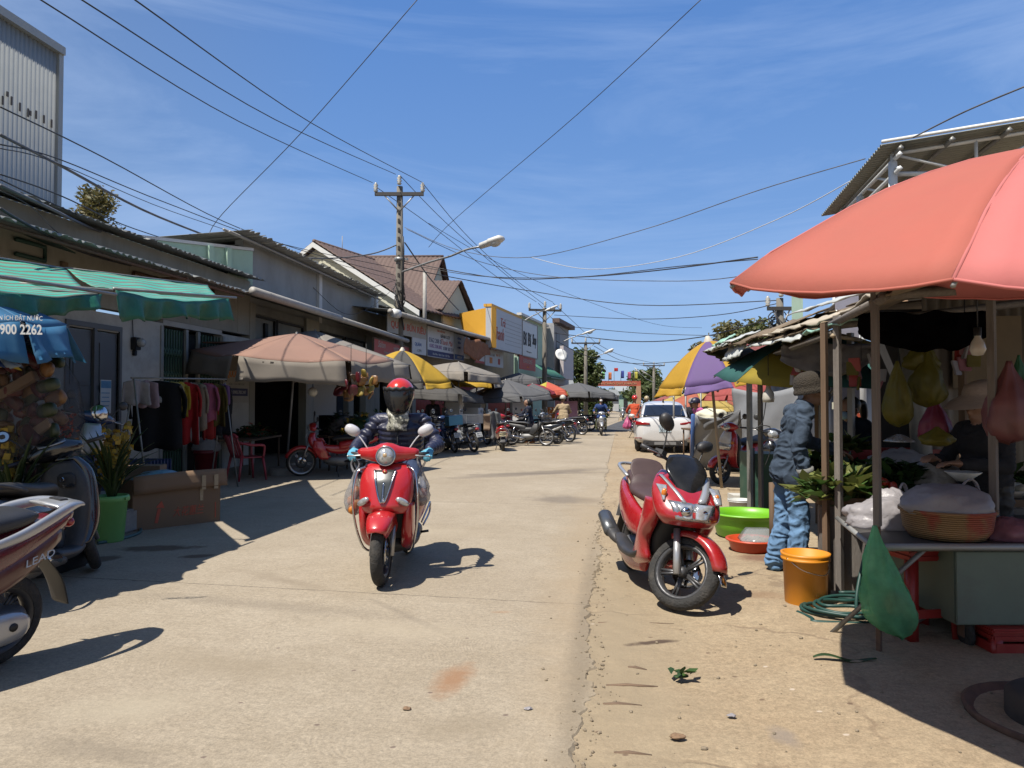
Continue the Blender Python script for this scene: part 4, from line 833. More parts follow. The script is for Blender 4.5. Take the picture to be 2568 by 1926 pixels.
for s0,s1 in((4.95,9.3),(9.75,14.3),(14.75,19.5),(19.95,23.9)):
 mb=MB();a=S2(s0,1.62)-o2;corr(mb,a,D2*(s1-s0),(0,0,2.7),26,.02);mb.build('red_shutter',M_REDS,r2)
mb=MB();a,b=S2(-.6,0.06,4.42)-o2,S2(15.2,.02,4.44)-o2;mb.tube([a,a.lerp(b,.5)+V((0,0,-.05)),b],.085,10);mb.build('gutter_pipe',M_PIPE,r2)
mb=MB();a=S2(-.6,1.6,4.66)-o2;corr(mb,a,D2*16,N2*1.55+V((0,0,-.18)),70,.016);mb.build('eave_roof',M_TIN,r2)
mb=MB();a=F2(945,756,1.8)-o2;b=F2(1182,833,1.8)-o2;corr(mb,a-N2*4+V((0,0,.7)),(b-a),N2*4.2+V((0,0,-.85)),60,.025,cut=.3);mb.build('upper_roof',mat('dark old tin',(.12,.12,.11),.7,var=.3),r2)
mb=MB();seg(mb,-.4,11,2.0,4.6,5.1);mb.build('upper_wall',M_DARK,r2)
mb=MB();p=F2(996,787,-.05)-o2;mb.tube([p-D2*.25,p+D2*.05],.15,12);mb.build('white_cap',M_WHITE,r2)
def sg2(label,x0,yb0_,x1,yt,bm,lines,off=0.5,group='shop signs along the left side',fr=None):
 a=F2(x0,yb0_,off);b=F2(x1,yt,off);return sign('shop_sign',label,a,b,bm,lines=lines,group=group,frame_m=fr)
a=FW(937,880,-7.2);b=FW(1026,834,-7.2);a.z,b.z=2.64,3.44
sign('shop_sign','red salon sign reading Salon NGỌC VIÊN hung from the gutter',a,b,M_RED,frame_m=M_WOOD,group='shop signs along the left side',lines=(('Salon',.2,.82,.32,.26,M_BRD,'i'),('NGỌC VIÊN',.66,.76,.52,.24,M_BRD,'B'),('Chuyên: Cắt Uốn Duỗi Nhuộm Phục',.5,.54,.86,.15,M_BRD),('Hồi Trang Điểm Cô Dâu',.5,.34,.8,.15,M_BRD),('Gội Đầu, Móng Tay, Dưỡng Da',.5,.14,.84,.13,M_BRD)))
sg2('greyed board with large faded lettering above the salon sign',972,832,1070,812,M_BRD,(('QUÁN BÚN RIÊU',.52,.5,.9,.55,M_REDL,'B'),))
sg2('white banner reading BÁNH LỌT over purple and red lines',1072,893,1138,834,M_BRDW,(('BÚN CUỐN THỊT',.5,.92,.9,.10,M_REDL),('BÁNH LỌT',.66,.76,.62,.17,M_INK,'B'),('0362 208 0',.27,.56,.44,.15,M_NAVY),('Thanh Mai',.72,.57,.46,.18,M_REDL,'i'),('0382.208.882',.3,.37,.5,.12,M_PURP),('0388 503 511',.78,.36,.4,.12,M_NAVY),('#',.5,.12,.99,.2,M_NAVY),('Bún Riêu - Bánh Canh - Hủ Tiếu',.5,.12,.85,.09,M_BRDW,'b')))
sg2('small white board with blue print at the end of the red salon sign',1034,886,1069,852,M_BRDW,(('QUÁN',.4,.62,.6,.3,M_BLUE,'B'),('CƠM',.5,.25,.6,.2,M_GREYT)))
sg2('narrow white and blue sign next to the BÁNH LỌT banner',1140,902,1163,842,M_BRDW,(('HỒNG',.5,.86,.8,.13,M_BLUE,'B'),('ĐIỆN',.5,.68,.7,.13,M_BLUE),('NƯỚC',.5,.5,.8,.1,M_NAVY),('#',.5,.12,.98,.2,M_BLUE),('0982 24',.5,.12,.7,.08,M_BRDW,'b')))
sg2('narrow sign turned slightly, blue lettering beside the orange cloth',1165,898,1178,848,M_BRDW,(('TÂN',.5,.8,.8,.1,M_BLUE),('#',.5,.45,.7,.3,M_BLUE)),off=.1)
sg2('white banner with pale print left of the larger torn banner',1192,909,1215,864,M_BRDW,(('Trà Sữa',.5,.75,.8,.14,M_REDL,'i'),('Cà Phê',.5,.5,.7,.12,M_GREYT),('#',.5,.06,.98,.12,M_RED)))
sg2('larger torn white banner with red headings left of the red shutters',1217,916,1262,868,M_BRDW,(('NƯỚC MÍA',.4,.8,.7,.2,M_REDL,'B'),('SINH TỐ',.7,.55,.5,.15,M_ORNG),('Dừa Tươi',.35,.5,.4,.12,M_GREYT,'i'),('#',.3,.25,.15,.25,M_ORNG),('#',.75,.25,.12,.25,M_RED)))
# rag hanging over the banners
mb=MB();a=F2(1168,845,-.1);b=F2(1225,862,-.1);mb.cloth(lambda u,v:a.lerp(b,u)+V((0,0,-v*(.55+.35*math.sin(u*3+.4))+.05*math.sin(u*17)))-N2*(.1*math.sin(u*9+v*2)),20,6,.006)
tag(mb.build('orange_cloth',mat('brown orange cloth',(.30,.12,.05),.9,var=.3,dirt=.4)),'ragged brown orange cloth draped from the gutter over the white banners','cloth')
# yellow fronted block with a sign, Bi Bi shop
M_YEL=mat('yellow panel',(.80,.42,.05),.55,var=.04,sc=1.5)
yb=thing('yellow_shop','bright yellow panelled shop front with a large white sign face','shop',S2(10.5,-.1));oo=V(yb.location)
a=F2(1233,880,-.12);b=F2(1309,806,-.12);z0,z1=4.0,5.92
lp=P(1151,768,37.2);l0=P(1172,855,36.6)
mb=MB();q0=V((a.x,a.y,z0))-oo;q1=V((a.x,a.y,z1))-oo;lt=V((lp.x,lp.y,z1))-oo;lb=V((l0.x,l0.y,z0))-oo;nb=(q0-lb).cross(V((0,0,1))).normalized()
mb.quadbox([lb,q0,q1,lt],-nb*.25);mb.build('yellow_panel',M_YEL,yb)
mb=MB();p_,q_=lt.lerp(q1,.5),lb.lerp(q0,.55);mb.quadbox([p_,p_+V((.03,0,0)),q_+V((.03,0,0)),q_],nb*.004);mb.build('panel_seam',mat('shade seam',(.35,.2,.05),.7),yb)
mb=MB();r0,r1=V((a.x,a.y,z0))-oo,V((b.x,b.y,z0))-oo;mb.quadbox([r0+D2*.03,r1,r1+V((0,0,z1-z0)),r0+D2*.03+V((0,0,z1-z0))],-N2*.3);mb.build('sign_face',mat('silver white panel',(.56,.57,.60),.45,var=.05,sc=2),yb)
mb=MB();mb.quadbox([r0+V((0,0,z1-z0+.004)),r1+V((0,0,z1-z0+.004)),r1+V((0,0,z1-z0+.14)),r0+V((0,0,z1-z0+.14))],-N2*.4);mb.build('top_trim',M_YEL,yb)
mb=MB()
for k in range(7):
 z=.35+.2*k;mb.quadbox([r0.lerp(r1,.42)+V((0,0,z)),r0.lerp(r1,.98)+V((0,0,z)),r0.lerp(r1,.98)+V((0,0,z+.02)),r0.lerp(r1,.42)+V((0,0,z+.02))],N2*.006)
mb.build('panel_line',M_GREYT,yb);MM=frame(r0+N2*.012,D2,(0,0,1));ww=(r1-r0).length
lettering('Thanh',ww*.30,.6,MM@T(ww*.22,0,.75),M_REDL,yb,shear=.3,th=.01,keep=False);lettering('Trà',ww*.14,.4,MM@T(ww*.34,0,1.35),M_REDL,yb,shear=.3,th=.01,keep=False)
bb=thing('shop_sign','white box sign reading Bí Bí Shop beside the yellow front','sign',V((b.x,b.y,4.0))+D2*.06,group='shop signs along the left side');oo=V(bb.location)
c=F2(1351,897,-.2);w_=(V((c.x,c.y,0))-V((oo.x,oo.y,0))).length;MM=frame((0,0,0),D2,(0,0,1));mb=MB();mb.M=MM;mb.box((w_/2,.2,.95),(w_,.4,1.9));mb.build('board',mat('white lightbox',(.66,.68,.70),.4,var=.03),bb)
mb=MB();mb.M=MM
for c_,s_ in(((w_/2,.2,1.92),(w_+.06,.45,.05)),((w_/2,.2,-.02),(w_+.06,.45,.05)),((0,.2,.95),(.05,.45,1.88)),((w_,.2,.95),(.05,.45,1.88))):mb.box(c_,s_)
mb.build('frame',M_PIPE,bb);lettering('Bí Bí',w_*.5,.75,MM@T(w_*.32,-.008,.95),M_INK,bb,th=.02,keep=False,bold=.02);lettering('Shop',w_*.26,.8,MM@T(w_*.78,-.008,.95),M_INK,bb,th=.02,shear=.3,keep=False);lettering('Thời trang trẻ em',w_*.7,.12,MM@T(w_*.42,-.008,.25),M_GREYT,bb,th=.01)
# shops further down the bend
def block(name,label,s0,s1,off0,off1,z0,z1,m,cat='house',trims=()):
 t=thing(name,label,cat,S2((s0+s1)/2,off0));o=V(t.location);mb=MB()
 p=[S2(s0,off0)-o,S2(s1,off0)-o,S2(s1,off1)-o,S2(s0,off1)-o];mb.quadbox([q+V((0,0,z0))for q in p],(0,0,z1-z0));mb.build('wall',m,t)
 for nm,a,b,of,za,zb,mm,th_ in trims:
  mb=MB();u,v=S2(a,of)-o,S2(b,of)-o;mb.quadbox([u+V((0,0,za)),v+V((0,0,za)),v+V((0,0,zb)),u+V((0,0,zb))],N2*th_);mb.build(nm,mm,t)
 return t
block('mint_house','mint green house rising behind the Bí Bí sign',20.2,27.5,1.3,8,0,6.7,M_MINT,trims=(('cornice',20.1,27.6,1.35,6.7,6.85,M_WHITE,.3),('window',21.2,22.6,1.29,4.6,5.8,M_GREYD,.03),('awning_roof',20.4,24,.3,2.9,2.96,M_GRN,1.0)))
block('grey_house','narrow grey house with a brown capped roof beyond the mint house',27.7,33,.7,7,0,7.0,mat('grey wall',(.42,.42,.43),.8),trims=(('roof_cap',27.4,33.2,.75,7.0,7.3,M_TILE,.5),('window',28.3,29.6,.69,4.8,6.4,M_GREYD,.03),('sign_panel',27.8,31.5,.3,3.1,5.4,mat('pinkish board',(.62,.55,.55),.6),.25),('shop_front',28,32.8,.68,.1,2.7,M_REDS,.04)))
mb=MB();a=S2(20.6,.45,3.75);corr(mb,a,D2*4.4,N2*1.1+V((0,0,-.75)),26,.03);tag(mb.build('awning_roof',mat('green tin',(.06,.20,.13),.55,var=.2)),'dark green corrugated awning under the mint house','awning')
sg2('small red banner with pale print under the Bí Bí sign',1303,925,1343,897,M_RED,(('KARAOKE',.5,.6,.7,.3,M_BRD),('Quán Ốc',.5,.25,.6,.2,M_ORNG,'i')),off=-.1)
ds=thing('satellite_dish','white satellite dish beside the pinkish board','dish',P(1406,893,47));mb=MB();mb.lathe([(0,0),(.2,.03),(.42,.13),(.44,.16),(.2,.06),(0,.03)],20,ax=(.5,-.8,.5));mb.build('reflector',M_WHITE,ds);mb=MB();mb.tube([(0,.1,-.2),(.3,.4,-.3)],.03,6);mb.build('bracket',M_PIPE,ds)
# ============================================================= poles, lamps and overhead cables
M_POLE=mat('concrete pole',(.20,.18,.15),.9,var=.25,sc=4,bump=.3,stretch=(2,2,.5));M_INS=mat('porcelain',(.55,.53,.48),.35,dirt=.5);M_WIRE=mat('black cable',(.03,.03,.035),.6);M_GALV=mat('galvanised steel',(.34,.34,.34),.45,metal=.6,var=.2);M_LAMP=mat('lamp housing',(.72,.70,.66),.4)
def insul(mb,p,s=1.0):
 mb.lathe([(.0,0),(.07*s,.02*s),(.11*s,.08*s),(.06*s,.12*s),(.12*s,.19*s),(.06*s,.24*s),(.11*s,.31*s),(.05*s,.38*s),(.06*s,.42*s),(0,.44*s)],10,p)
def pole(label,base,h,r,arm_z,arm_w,dirv,lamp=None,s=1.0,tags=True):
 t=thing('utility_pole',label,'pole',base,group='concrete utility poles along the street');mb=MB();mb.tube([(0,0,0),(0,0,h*.5),(0,0,h)],[r*1.35,r*1.1,r*.85],10);mb.build('post',M_POLE,t)
 mb=MB();d=V(dirv).normalized();c=V((0,0,arm_z));q=V((-d.y,d.x,0))*-.12*s
 mb.box(tuple(c+q),(arm_w,.1*s,.12*s),rot=math.atan2(d.y,d.x));mb.build('cross_arm',M_GALV if s<1 else mat('dark arm',(.06,.055,.05),.6),t)
 mb=MB()
 for k in(-1,1):mb.tube([c+q+d*k*arm_w*.33,V((0,0,arm_z-.62*s))+q],.025*s,5)
 mb.build('arm_brace',M_GALV,t)
 for k in(-1,0,1):
  mb=MB();insul(mb,c+q+d*k*arm_w*.48+V((0,0,.06*s if k else h-arm_z+.02)),s*.8);mb.build('insulator',M_INS,t)
 return t
PB=P(1001,900,26);PB.z=0;ph=P(999,468,26).z;az=P(999,489,26).z
main=pole('tall concrete pole nearest the camera with a cross arm and three porcelain insulators',PB,ph,.125,az,1.72,RGT)
mb=MB()
for k in range(14):mb.box((.0,-.125,ph-.6-.32*k),(.07,.02,.14))
mb.build('step_recess',mat('recess',(.06,.05,.045),.9),main)
mb=MB();c1=P(1003,651,26).z;mb.lathe([(.19,-.06),(.19,.06)],12,(0,0,c1),cap=True);mb.box((.16,-.05,c1),(.3,.1,.07));mb.build('clamp_band',M_GALV,main)
mb=MB();rnd=random.Random(3)
for k in range(16):
 z=P(0,700+k*5,26).z;an=rnd.uniform(0,6);mb.tube([(.15*math.cos(an),.15*math.sin(an),z),(.22*math.cos(an+1),.22*math.sin(an+1),z-.3),(.16*math.cos(an+2),.16*math.sin(an+2),z-rnd.uniform(.2,.8))],.018,4,3)
mb.build('wire_bundle',M_WIRE,main)
mb=MB();mb.tube([(.14,-.1,ph-1.8),(.17,-.1,c1+.3),(.15,-.12,c1-2)],.04,5);mb.build('riser_cable',M_WIRE,main)
def lamp(label,foot,mid,tip,hs=1.0,group='street lamps on arms'):
 t=thing('street_lamp',label,'street lamp',foot,group=group);f=V((0,0,0));m=V(mid)-V(foot);e=V(tip)-V(foot);mb=MB();mb.tube([f,f.lerp(m,.6)+V((0,0,.03)),m,m.lerp(e,.5)+V((0,0,.05)),e],.035*hs,7,3);mb.build('arm',M_GALV,t)
 d=(e-m).normalized();M=frame(e,d,(0,0,1));mb=MB();mb.M=M
 mb.rings([[(x,w*math.cos(a),z+h*math.sin(a))for a in[2*math.pi*k/12 for k in range(12)]]for x,w,h,z in((-.05,.05,.05,0),(.0,.13,.1,.02),(.32,.16,.11,.03),(.36,.19,.12,.04),(.75,.19,.12,.05),(.86,.12,.07,.04))]if hs>=1 else[[(x*hs,w*hs*math.cos(a),z*hs+h*hs*math.sin(a))for a in[2*math.pi*k/10 for k in range(10)]]for x,w,h,z in((-.05,.05,.05,0),(.3,.15,.08,.02),(.8,.16,.07,.02),(1.0,.06,.03,.02))]);mb.build('housing',M_LAMP,t)
 mb=MB();mb.M=M@T(.56*hs,0,-.03*hs);mb.ell((0,0,0),(.2*hs,.15*hs,.13*hs));mb.build('lamp_glass',mat('lamp glass',(.6,.6,.57),.12,var=.05),t);return t
lamp('large street lamp with a boxy cream head on the nearest pole arm',P(1008,682,25.8),P(1130,642,24.6),P(1206,618,24))
P2=P(1366,1000,42);P2.z=0
pole('second concrete pole down the street standing before the mint house',P2,P(1366,772,42).z,.13,P(1366,772,42).z-.15,1.9,RGT+HEAD*.2,s=1.0)
lamp('slim white street lamp on the second pole in front of the mint house',P(1312,806,41),P(1345,788,41.2),P(1368,779,41.4),.85)
P3=P(1469,1000,62);P3.z=0
pole('third concrete pole with a side arm beside the round green tree',P3,P(1470,858,62).z,.15,P(1470,861,62).z,2.4,RGT,s=1.0)
lamp('white street lamp reaching out left of the third pole',P(1412,857,50),P(1440,845,50),P(1461,838,50),.95)
lamp('small white street lamp just right of the third pole',P(1496,893,66),P(1510,889,66),P(1517,886,66),1.0)
P5=P(1640,1000,90);P5.z=0
pole('far concrete pole behind the arch flags',P5,P(1640,915,90).z,.17,P(1640,917,90).z,2.6,RGT,s=1.0)
lamp('distant lamp with a bent arm over the arch, left one of the pair',P(1640,960,80),P(1620,950,80),P(1606,937,80),.9);lamp('distant lamp with a short arm over the arch, right one of the pair',P(1640,950,82),P(1634,945,82),P(1624,939,82),.8)
P4=P(1958,1000,24);P4.z=0
p4=pole('concrete pole wrapped in loose wires behind the patched stall roof on the right',P4,P(1958,748,24).z,.13,P(1958,775,24).z,.9,RGT)
mb=MB();rnd=random.Random(9)
for k in range(22):
 z=P(0,770+rnd.random()*60,24).z;an=rnd.uniform(0,6);mb.tube([(.14*math.cos(an),.14*math.sin(an),z),(.4*math.cos(an+.8),.3*math.sin(an+.8),z-.2),(.2*math.cos(an+2),.2*math.sin(an+2),z-rnd.uniform(.3,1))],.02,4,3)
mb.build('wire_bundle',M_WIRE,p4)
def cable(label,pts,r=.012,m=None,sag=0.0,sp=6,name='overhead_cable'):
 q=[P(*a)for a in pts]
 if len(q)==2:q=[q[0],q[0].lerp(q[1],.25)-V((0,0,sag*.75)),q[0].lerp(q[1],.5)-V((0,0,sag)),q[0].lerp(q[1],.75)-V((0,0,sag*.75)),q[1]]
 o=V(q[0]);mb=MB();mb.tube([p-o for p in q],r*.85,5,sp);x=mb.build(name,m or M_WIRE);x.location=o;return tag(x,label,'cable','overhead cables across the street')
M_WIREW=mat('pale cable',(.55,.56,.58),.6);M_TWIST=mat('twisted cable',(.12,.12,.13),.6,var=.5,sc=2)
cable('left one of three parallel power lines running from the top edge to the near pole',[(95,-5,9),(600,305,16),(934,458,26)],.013)
cable('middle one of three parallel power lines ending on the top insulator of the near pole',[(198,-5,9),(690,300,16),(992,437,26)],.013)
cable('right one of three parallel power lines running from the top edge to the near pole',[(332,-5,9),(780,308,17),(1062,459,26)],.013)
cable('single thin wire crossing the sky steeply from the top edge down to the low eaves',[(1050,-5,18),(760,328,20),(557,537,22),(520,600,22)],.013)
cable('single thin wire slanting from the top right sky down to the near pole',[(1762,-5,20),(1450,285,26),(1140,550,34),(1075,620,36)],.015)
cable('thick twisted cable sagging from the left edge to the near pole above the tiled house',[(0,338,9),(145,412,11),(400,545,15),(640,630,21),(800,648,24),(930,637,25.6),(1008,608,26)],.028,M_TWIST)
cable('cable entering high at the left edge and merging into the bundle over the eaves',[(0,268,9),(260,395,12),(560,555,18),(770,632,22),(990,690,26)],.013)
cable('upper cable of the pair crossing the tin hall at mid height',[(0,362,9),(150,400,11),(420,510,15),(700,610,21),(990,672,26)],.012)
cable('lower cable of the pair crossing the tin hall at mid height',[(0,372,9),(150,412,11),(430,530,16),(720,625,22),(1000,705,26)],.009)
cable('cable passing in front of the small tree crown',[(0,437,8.5),(150,490,10),(340,575,14),(560,640,19),(720,665,22)],.012)
cable('cable passing just under the small tree crown',[(0,450,8.5),(130,510,10),(300,582,13),(520,660,18),(735,690,23)],.012)
cable('thick black cable dipping in front of the lower tin hall',[(0,465,8.2),(120,520,9.5),(250,580,12),(430,640,16),(640,672,21)],.026,M_TWIST)
cable('cable lying along the low eaves at the left edge',[(0,523,8),(90,575,9),(230,640,11),(430,690,15),(600,735,18)],.022)
cable('thin loose wire looping above the low eaves',[(0,478,8.3),(80,520,9),(170,600,11),(330,665,13)],.007)
cable('line leaving the left insulator of the near pole towards the second pole',[(945,470,26),(1100,580,31),(1240,690,37),(1345,757,42)],.015)
cable('line leaving the top insulator of the near pole towards the second pole',[(1003,440,26),(1120,560,31),(1270,690,37),(1366,765,42)],.015)
cable('line leaving the right insulator of the near pole towards the second pole',[(1062,462,26),(1180,600,31),(1310,715,38),(1387,758,42)],.015)
cable('thick service cable dropping from the near pole over the tiled roof to the yellow shop',[(1015,608,26),(1080,700,28),(1150,778,32)],.03,M_TWIST)
cable('white speckled cable from the near pole to the right roof',[(1015,570,26),(1150,627,24),(1330,645,22),(1600,580,18),(1900,478,15.5),(2170,398,13)],.012,M_TWIST)
cable('thin white wire curving from mid sky to the right tin roof',[(1330,645,24),(1480,675,22),(1700,645,19),(1950,550,16),(2140,450,14)],.012,M_WIREW)
cable('speckled cable rising to the right edge above the tin roof',[(2290,345,11),(2420,280,10),(2575,215,9)],.014,M_TWIST)
cable('upper sagging cable crossing mid sky below the lamp',[(1010,655,26),(1250,697,24),(1450,695,21),(1650,678,17),(1900,645,14)],.018)
cable('lower sagging cable crossing mid sky below the lamp',[(1010,660,26),(1200,692,25),(1440,695,22),(1700,668,18),(1900,650,15)],.014)
cable('cable from the near pole running low across to the wrapped right pole',[(1010,672,26),(1300,725,30),(1600,765,28),(1955,753,24)],.02)
cable('second low cable running to the wrapped right pole',[(1390,790,42),(1600,800,34),(1800,790,28),(1955,760,24)],.018)
cable('slack low cable below the others running to the wrapped right pole',[(1390,835,42),(1580,856,36),(1760,845,30),(1960,790,24)],.026)
cable('thin cable from the second pole towards the trees on the right',[(1390,815,42),(1600,835,42),(1800,842,40)],.02)
cable('thin line from the second to the third pole, left side',[(1350,760,42),(1400,815,50),(1448,862,62)],.018)
cable('thin line from the second to the third pole, right side',[(1387,760,42),(1450,818,52),(1494,860,62)],.018)
cable('line from the third pole to the far pole over the arch, upper',[(1494,860,62),(1560,892,75),(1660,915,90)],.025)
cable('line from the third pole to the far pole over the arch, lower',[(1490,868,62),(1560,905,75),(1640,922,90)],.03)
cable('low slack line across the far street in front of the round tree',[(1395,855,45),(1480,895,50),(1600,912,55),(1720,905,55)],.03)
cable('thin stray wire falling from the mid sky to the far trees',[(1075,560,30),(1250,660,36),(1420,735,42),(1640,812,50),(1760,822,55)],.013)
cable('pale speckled wire just beneath the white speckled cable',[(1020,575,26),(1200,655,27),(1400,695,27),(1700,705,22),(1880,690,18)],.014,M_TWIST)
cable('tangled drop wire from the near pole to the white upper rooms',[(1000,700,26),(900,725,24),(780,700,22),(650,745,19),(560,755,17)],.012)
cable('loose wire hanging in a bow across the white upper rooms',[(990,720,26),(930,770,24),(860,785,22),(760,700,21),(700,690,20),(600,735,17)],.009)
fw_=G(962,1470);SX=fw_.x-.085;loc=V((SX,fw_.y+.635,0))
M_SMOKE=mat('dark grille',(.045,.05,.05),.3,coat=.5)
gs=thing('scooter','red scooter with a round headlight and chrome crash bars being ridden towards the camera','scooter',loc,rot=(0,R(0),R(186)));S=steer(0,.62);Ro=.262
wheel(gs,.635,Ro,.095,S);wheel(gs,-.635,.24,.1,disc=False)
fender(gs,.635,Ro,.175,M_REDP,S,38,150,lift=.045,depth=.09)
for s in(-1,1):tube_part('fork',gs,[(s*.08,.64,Ro-.03),(s*.075,.52,.52)],[.019,.022],M_ALLOY,S,8,1)
def gfn(p):
 return V((p.x,p.y-1.1*(p.x*p.x)*(1 if p.y>.33 else .4),p.z))
shell_part('front_panel',gs,[(.40,.93,.15,.035,0),(.435,.89,.195,.055,0),(.475,.80,.215,.08,0),(.50,.68,.215,.10,0),(.52,.60,.20,.10,0),(.50,.545,.185,.08,0)],M_REDP,n=36,sub=5,e=2.6,fn=gfn)
for s in(-1,1):shell_part('side_apron',gs,[(.42,.62,.035,.10,0,s*.185),(.41,.50,.045,.12,0,s*.175),(.38,.38,.05,.12,0,s*.165),(.30,.28,.055,.10,0,s*.15),(.2,.22,.04,.07,0,s*.13)],M_REDP,n=20)
shell_part('leg_shield',gs,[(.36,.92,.17,.03,0),(.36,.75,.20,.04,0),(.34,.55,.19,.05,0),(.28,.36,.17,.06,0),(.18,.24,.15,.05,0)],M_PLAST)
# grille emblem on the chest
mb=MB();mb.M=T(0,0,0)
def gp(u,v):
 z=.875-.235*v;w=.078*(1-v)**.75+.012;x=(u-.5)*2*w;y={0:0}.get(9,0)+.545+.085*math.sin(min(1,v*1.1)*1.5)*.9-1.1*x*x-.035*(1-v)**2+.012
 return(x,y,z)
def front_y(x,z):
 st=[(.93,.435),(.89,.49),(.80,.555),(.68,.60),(.60,.62),(.545,.58)]
 for(z0,y0),(z1,y1)in zip(st,st[1:]):
  if z1<=z<=z0:return y0+(y1-y0)*(z0-z)/(z0-z1)-1.1*x*x
 return .5
mb.cloth(lambda u,v:((u-.5)*2*(.075*(1-v)**.7+.010),front_y((u-.5)*2*(.075*(1-v)**.7+.010),.885-.25*v)+.010,.885-.25*v),8,12,.012);em=mb.build('emblem',M_SMOKE,gs)
for s in(-1,0,1):
 mb=MB();pts=[]
 for k in range(9):
  v=k/8;x=s*(.075*(1-v)**.7+.010)if s else 0;pts.append((x,front_y(x,.885-.25*v)+.014,.885-.25*v))
 mb.tube(pts if s else pts[3:],.0075 if s else .009,6,2);mb.build('chrome_strip',M_CHROME,em)
mb=MB();mb.ell((0,front_y(0,.872)+.018,.872),(.02,.008,.018));mb.build('badge',M_REDP,em);mb=MB();mb.ell((0,front_y(0,.872)+.024,.872),(.008,.006,.008));mb.build('badge_centre',mat('gold',(.6,.42,.15),.3,metal=.7),em)
for s in(-1,1):
 mb=MB();mb.ell((s*.155,front_y(.155,.645)+.012,.645),(.058,.022,.026),MX.Rotation(R(s*32),3,'Y')@MX.Rotation(R(-s*18),3,'Z'),e=2.3);mb.build('turn_signal',M_CLEAR,gs)
 tube_part('crash_bar',gs,[(s*.16,.42,.905),(s*.235,.47,.86),(s*.26,.50,.66),(s*.245,.46,.44),(s*.2,.38,.25),(s*.15,.25,.19)],.0105,M_CHROME,n=8)
 tube_part('side_rail',gs,[(s*.19,-.2,.36),(s*.225,-.35,.47),(s*.225,-.5,.50),(s*.215,-.52,.40),(s*.19,-.3,.32)],.009,M_CHROME,n=7)
 tube_part('foot_peg',gs,[(s*.17,-.28,.26),(s*.24,-.28,.27)],.012,M_PLAST,n=6,sp=1)
mb=MB();mb.rings([[(x,.40+yo+h*.75*math.cos(a),z+h*math.sin(a))for a in[2*math.pi*k/16 for k in range(16)]]for x,h,z,yo in((-.25,.018,1.02,-.03),(-.22,.042,1.01,-.025),(-.15,.055,1.005,-.01),(-.10,.064,1.005,.01),(-.05,.082,1.01,.03),(0,.088,1.012,.035),(.05,.082,1.01,.03),(.10,.064,1.005,.01),(.15,.055,1.005,-.01),(.22,.042,1.01,-.025),(.25,.018,1.02,-.03))]);mb.M=S;hs_=mb.build('headset',M_REDP,gs)
mb=MB();mb.lathe([(0,.035),(.045,.028),(.066,.008),(.073,-.02)],24,(0,.495,.995),(0,1,.12),cap=False);hl=mb.build('headlight',M_CLEAR,gs)
mb=MB();mb.lathe([(.069,-.01),(.076,.012),(.082,-.01),(.08,-.04),(.07,-.04)],24,(0,.495,.995),(0,1,.12));mb.build('headlight_ring',M_CHROME,hl)
mb=MB();mb.ell((0,.515,1.0),(.024,.018,.024));mb.build('bulb',mat('bulb amber',(.5,.35,.2),.2),hl)
shell_part('headset_skirt',gs,[(.40,1.0,.09,.06,0),(.41,.93,.06,.05,0)],M_PLAST,sub=2)
grips(gs,S,.36,1.0,.335,back=.08)
for s in(-1,1):mirror(gs,S,(s*.16,.37,1.03),(s*.30,.34,1.195),M_MIRW,r=(.068,.03,.045),tilt=s*-28)
shell_part('floorboard',gs,[(.3,.25,.13,.06,90),(.1,.225,.17,.05,90),(-.2,.25,.18,.06,90),(-.4,.33,.1,.08,90)],M_PLAST)
shell_part('rear_body',gs,[(.02,.44,.1,.19,90),(-.12,.48,.18,.22,90),(-.38,.54,.215,.19,90),(-.62,.60,.18,.15,90),(-.82,.66,.11,.09,90),(-.92,.69,.05,.04,90)],M_REDP)
shell_part('seat',gs,[(.06,.69,.08,.03,90),(-.1,.745,.14,.05,90),(-.4,.76,.16,.05,90),(-.62,.80,.14,.05,90),(-.80,.81,.08,.03,90)],M_SEATB)
shell_part('engine',gs,[(-.2,.25,.1,.09,90),(-.45,.25,.16,.09,90),(-.7,.24,.1,.06,90)],M_ENG);muffler(gs)
mb=MB();mb.ell((0,-.9,.64),(.08,.03,.04));mb.build('rear_light',M_TAILR,gs)
# bags hanging from the scooter
rot=MX.Rotation(R(186),4,'Z');wl=lambda p:loc+(rot@V(p))
def bag(name,label,c,rx,ry,h,m,seed=0,inner=(),handle=True,knot=True,group=None,cat='bag',skew=0.0):
 """thin plastic carrier: gathered neck, sagging belly, wrinkles; contents are parts of the filled bag"""
 t=thing(name,label,cat,c,group=group);mb=MB();rg=[];n=30;K=18
 for i in range(K+1):
  v=i/K;prof=(.10+.90*math.sin(min(1,v/.72)*math.pi/2)**1.3)if v<.72 else math.sqrt(max(0,1-((v-.72)/.28)**2.4))*1.0
  prof=max(prof,.03);rg.append([])
  for j in range(n):
   a=2*math.pi*j/n;w=1+.13*math.sin(a*7+seed+v*3)*(1-v)**.6+.28*NZ.noise(V((math.cos(a)*2+seed,math.sin(a)*2,v*3)))+.13*NZ.noise(V((math.cos(a)*5+seed,math.sin(a)*5,v*9)))
   rg[-1].append((rx*prof*w*math.cos(a)+skew*v*v,ry*prof*w*math.sin(a),-h*v+.05*h*NZ.noise(V((math.cos(a)*1.5,math.sin(a)*1.5,seed)))*v))
 mb.rings(rg,True,True);mb.build('skin',m,t)
 if handle:
  mb=MB()
  for s in(-1,1):mb.tube([(s*.01,0,-.01),(s*.035,.01,.05),(s*.01,0,.1)],[.012,.008,.006],6,3)
  mb.build('handle',m,t)
 for nm,p,r,mm in inner:
  mb=MB();mb.ell(p,r,n=12,k=8);mb.build(nm,mm,t)
 return t
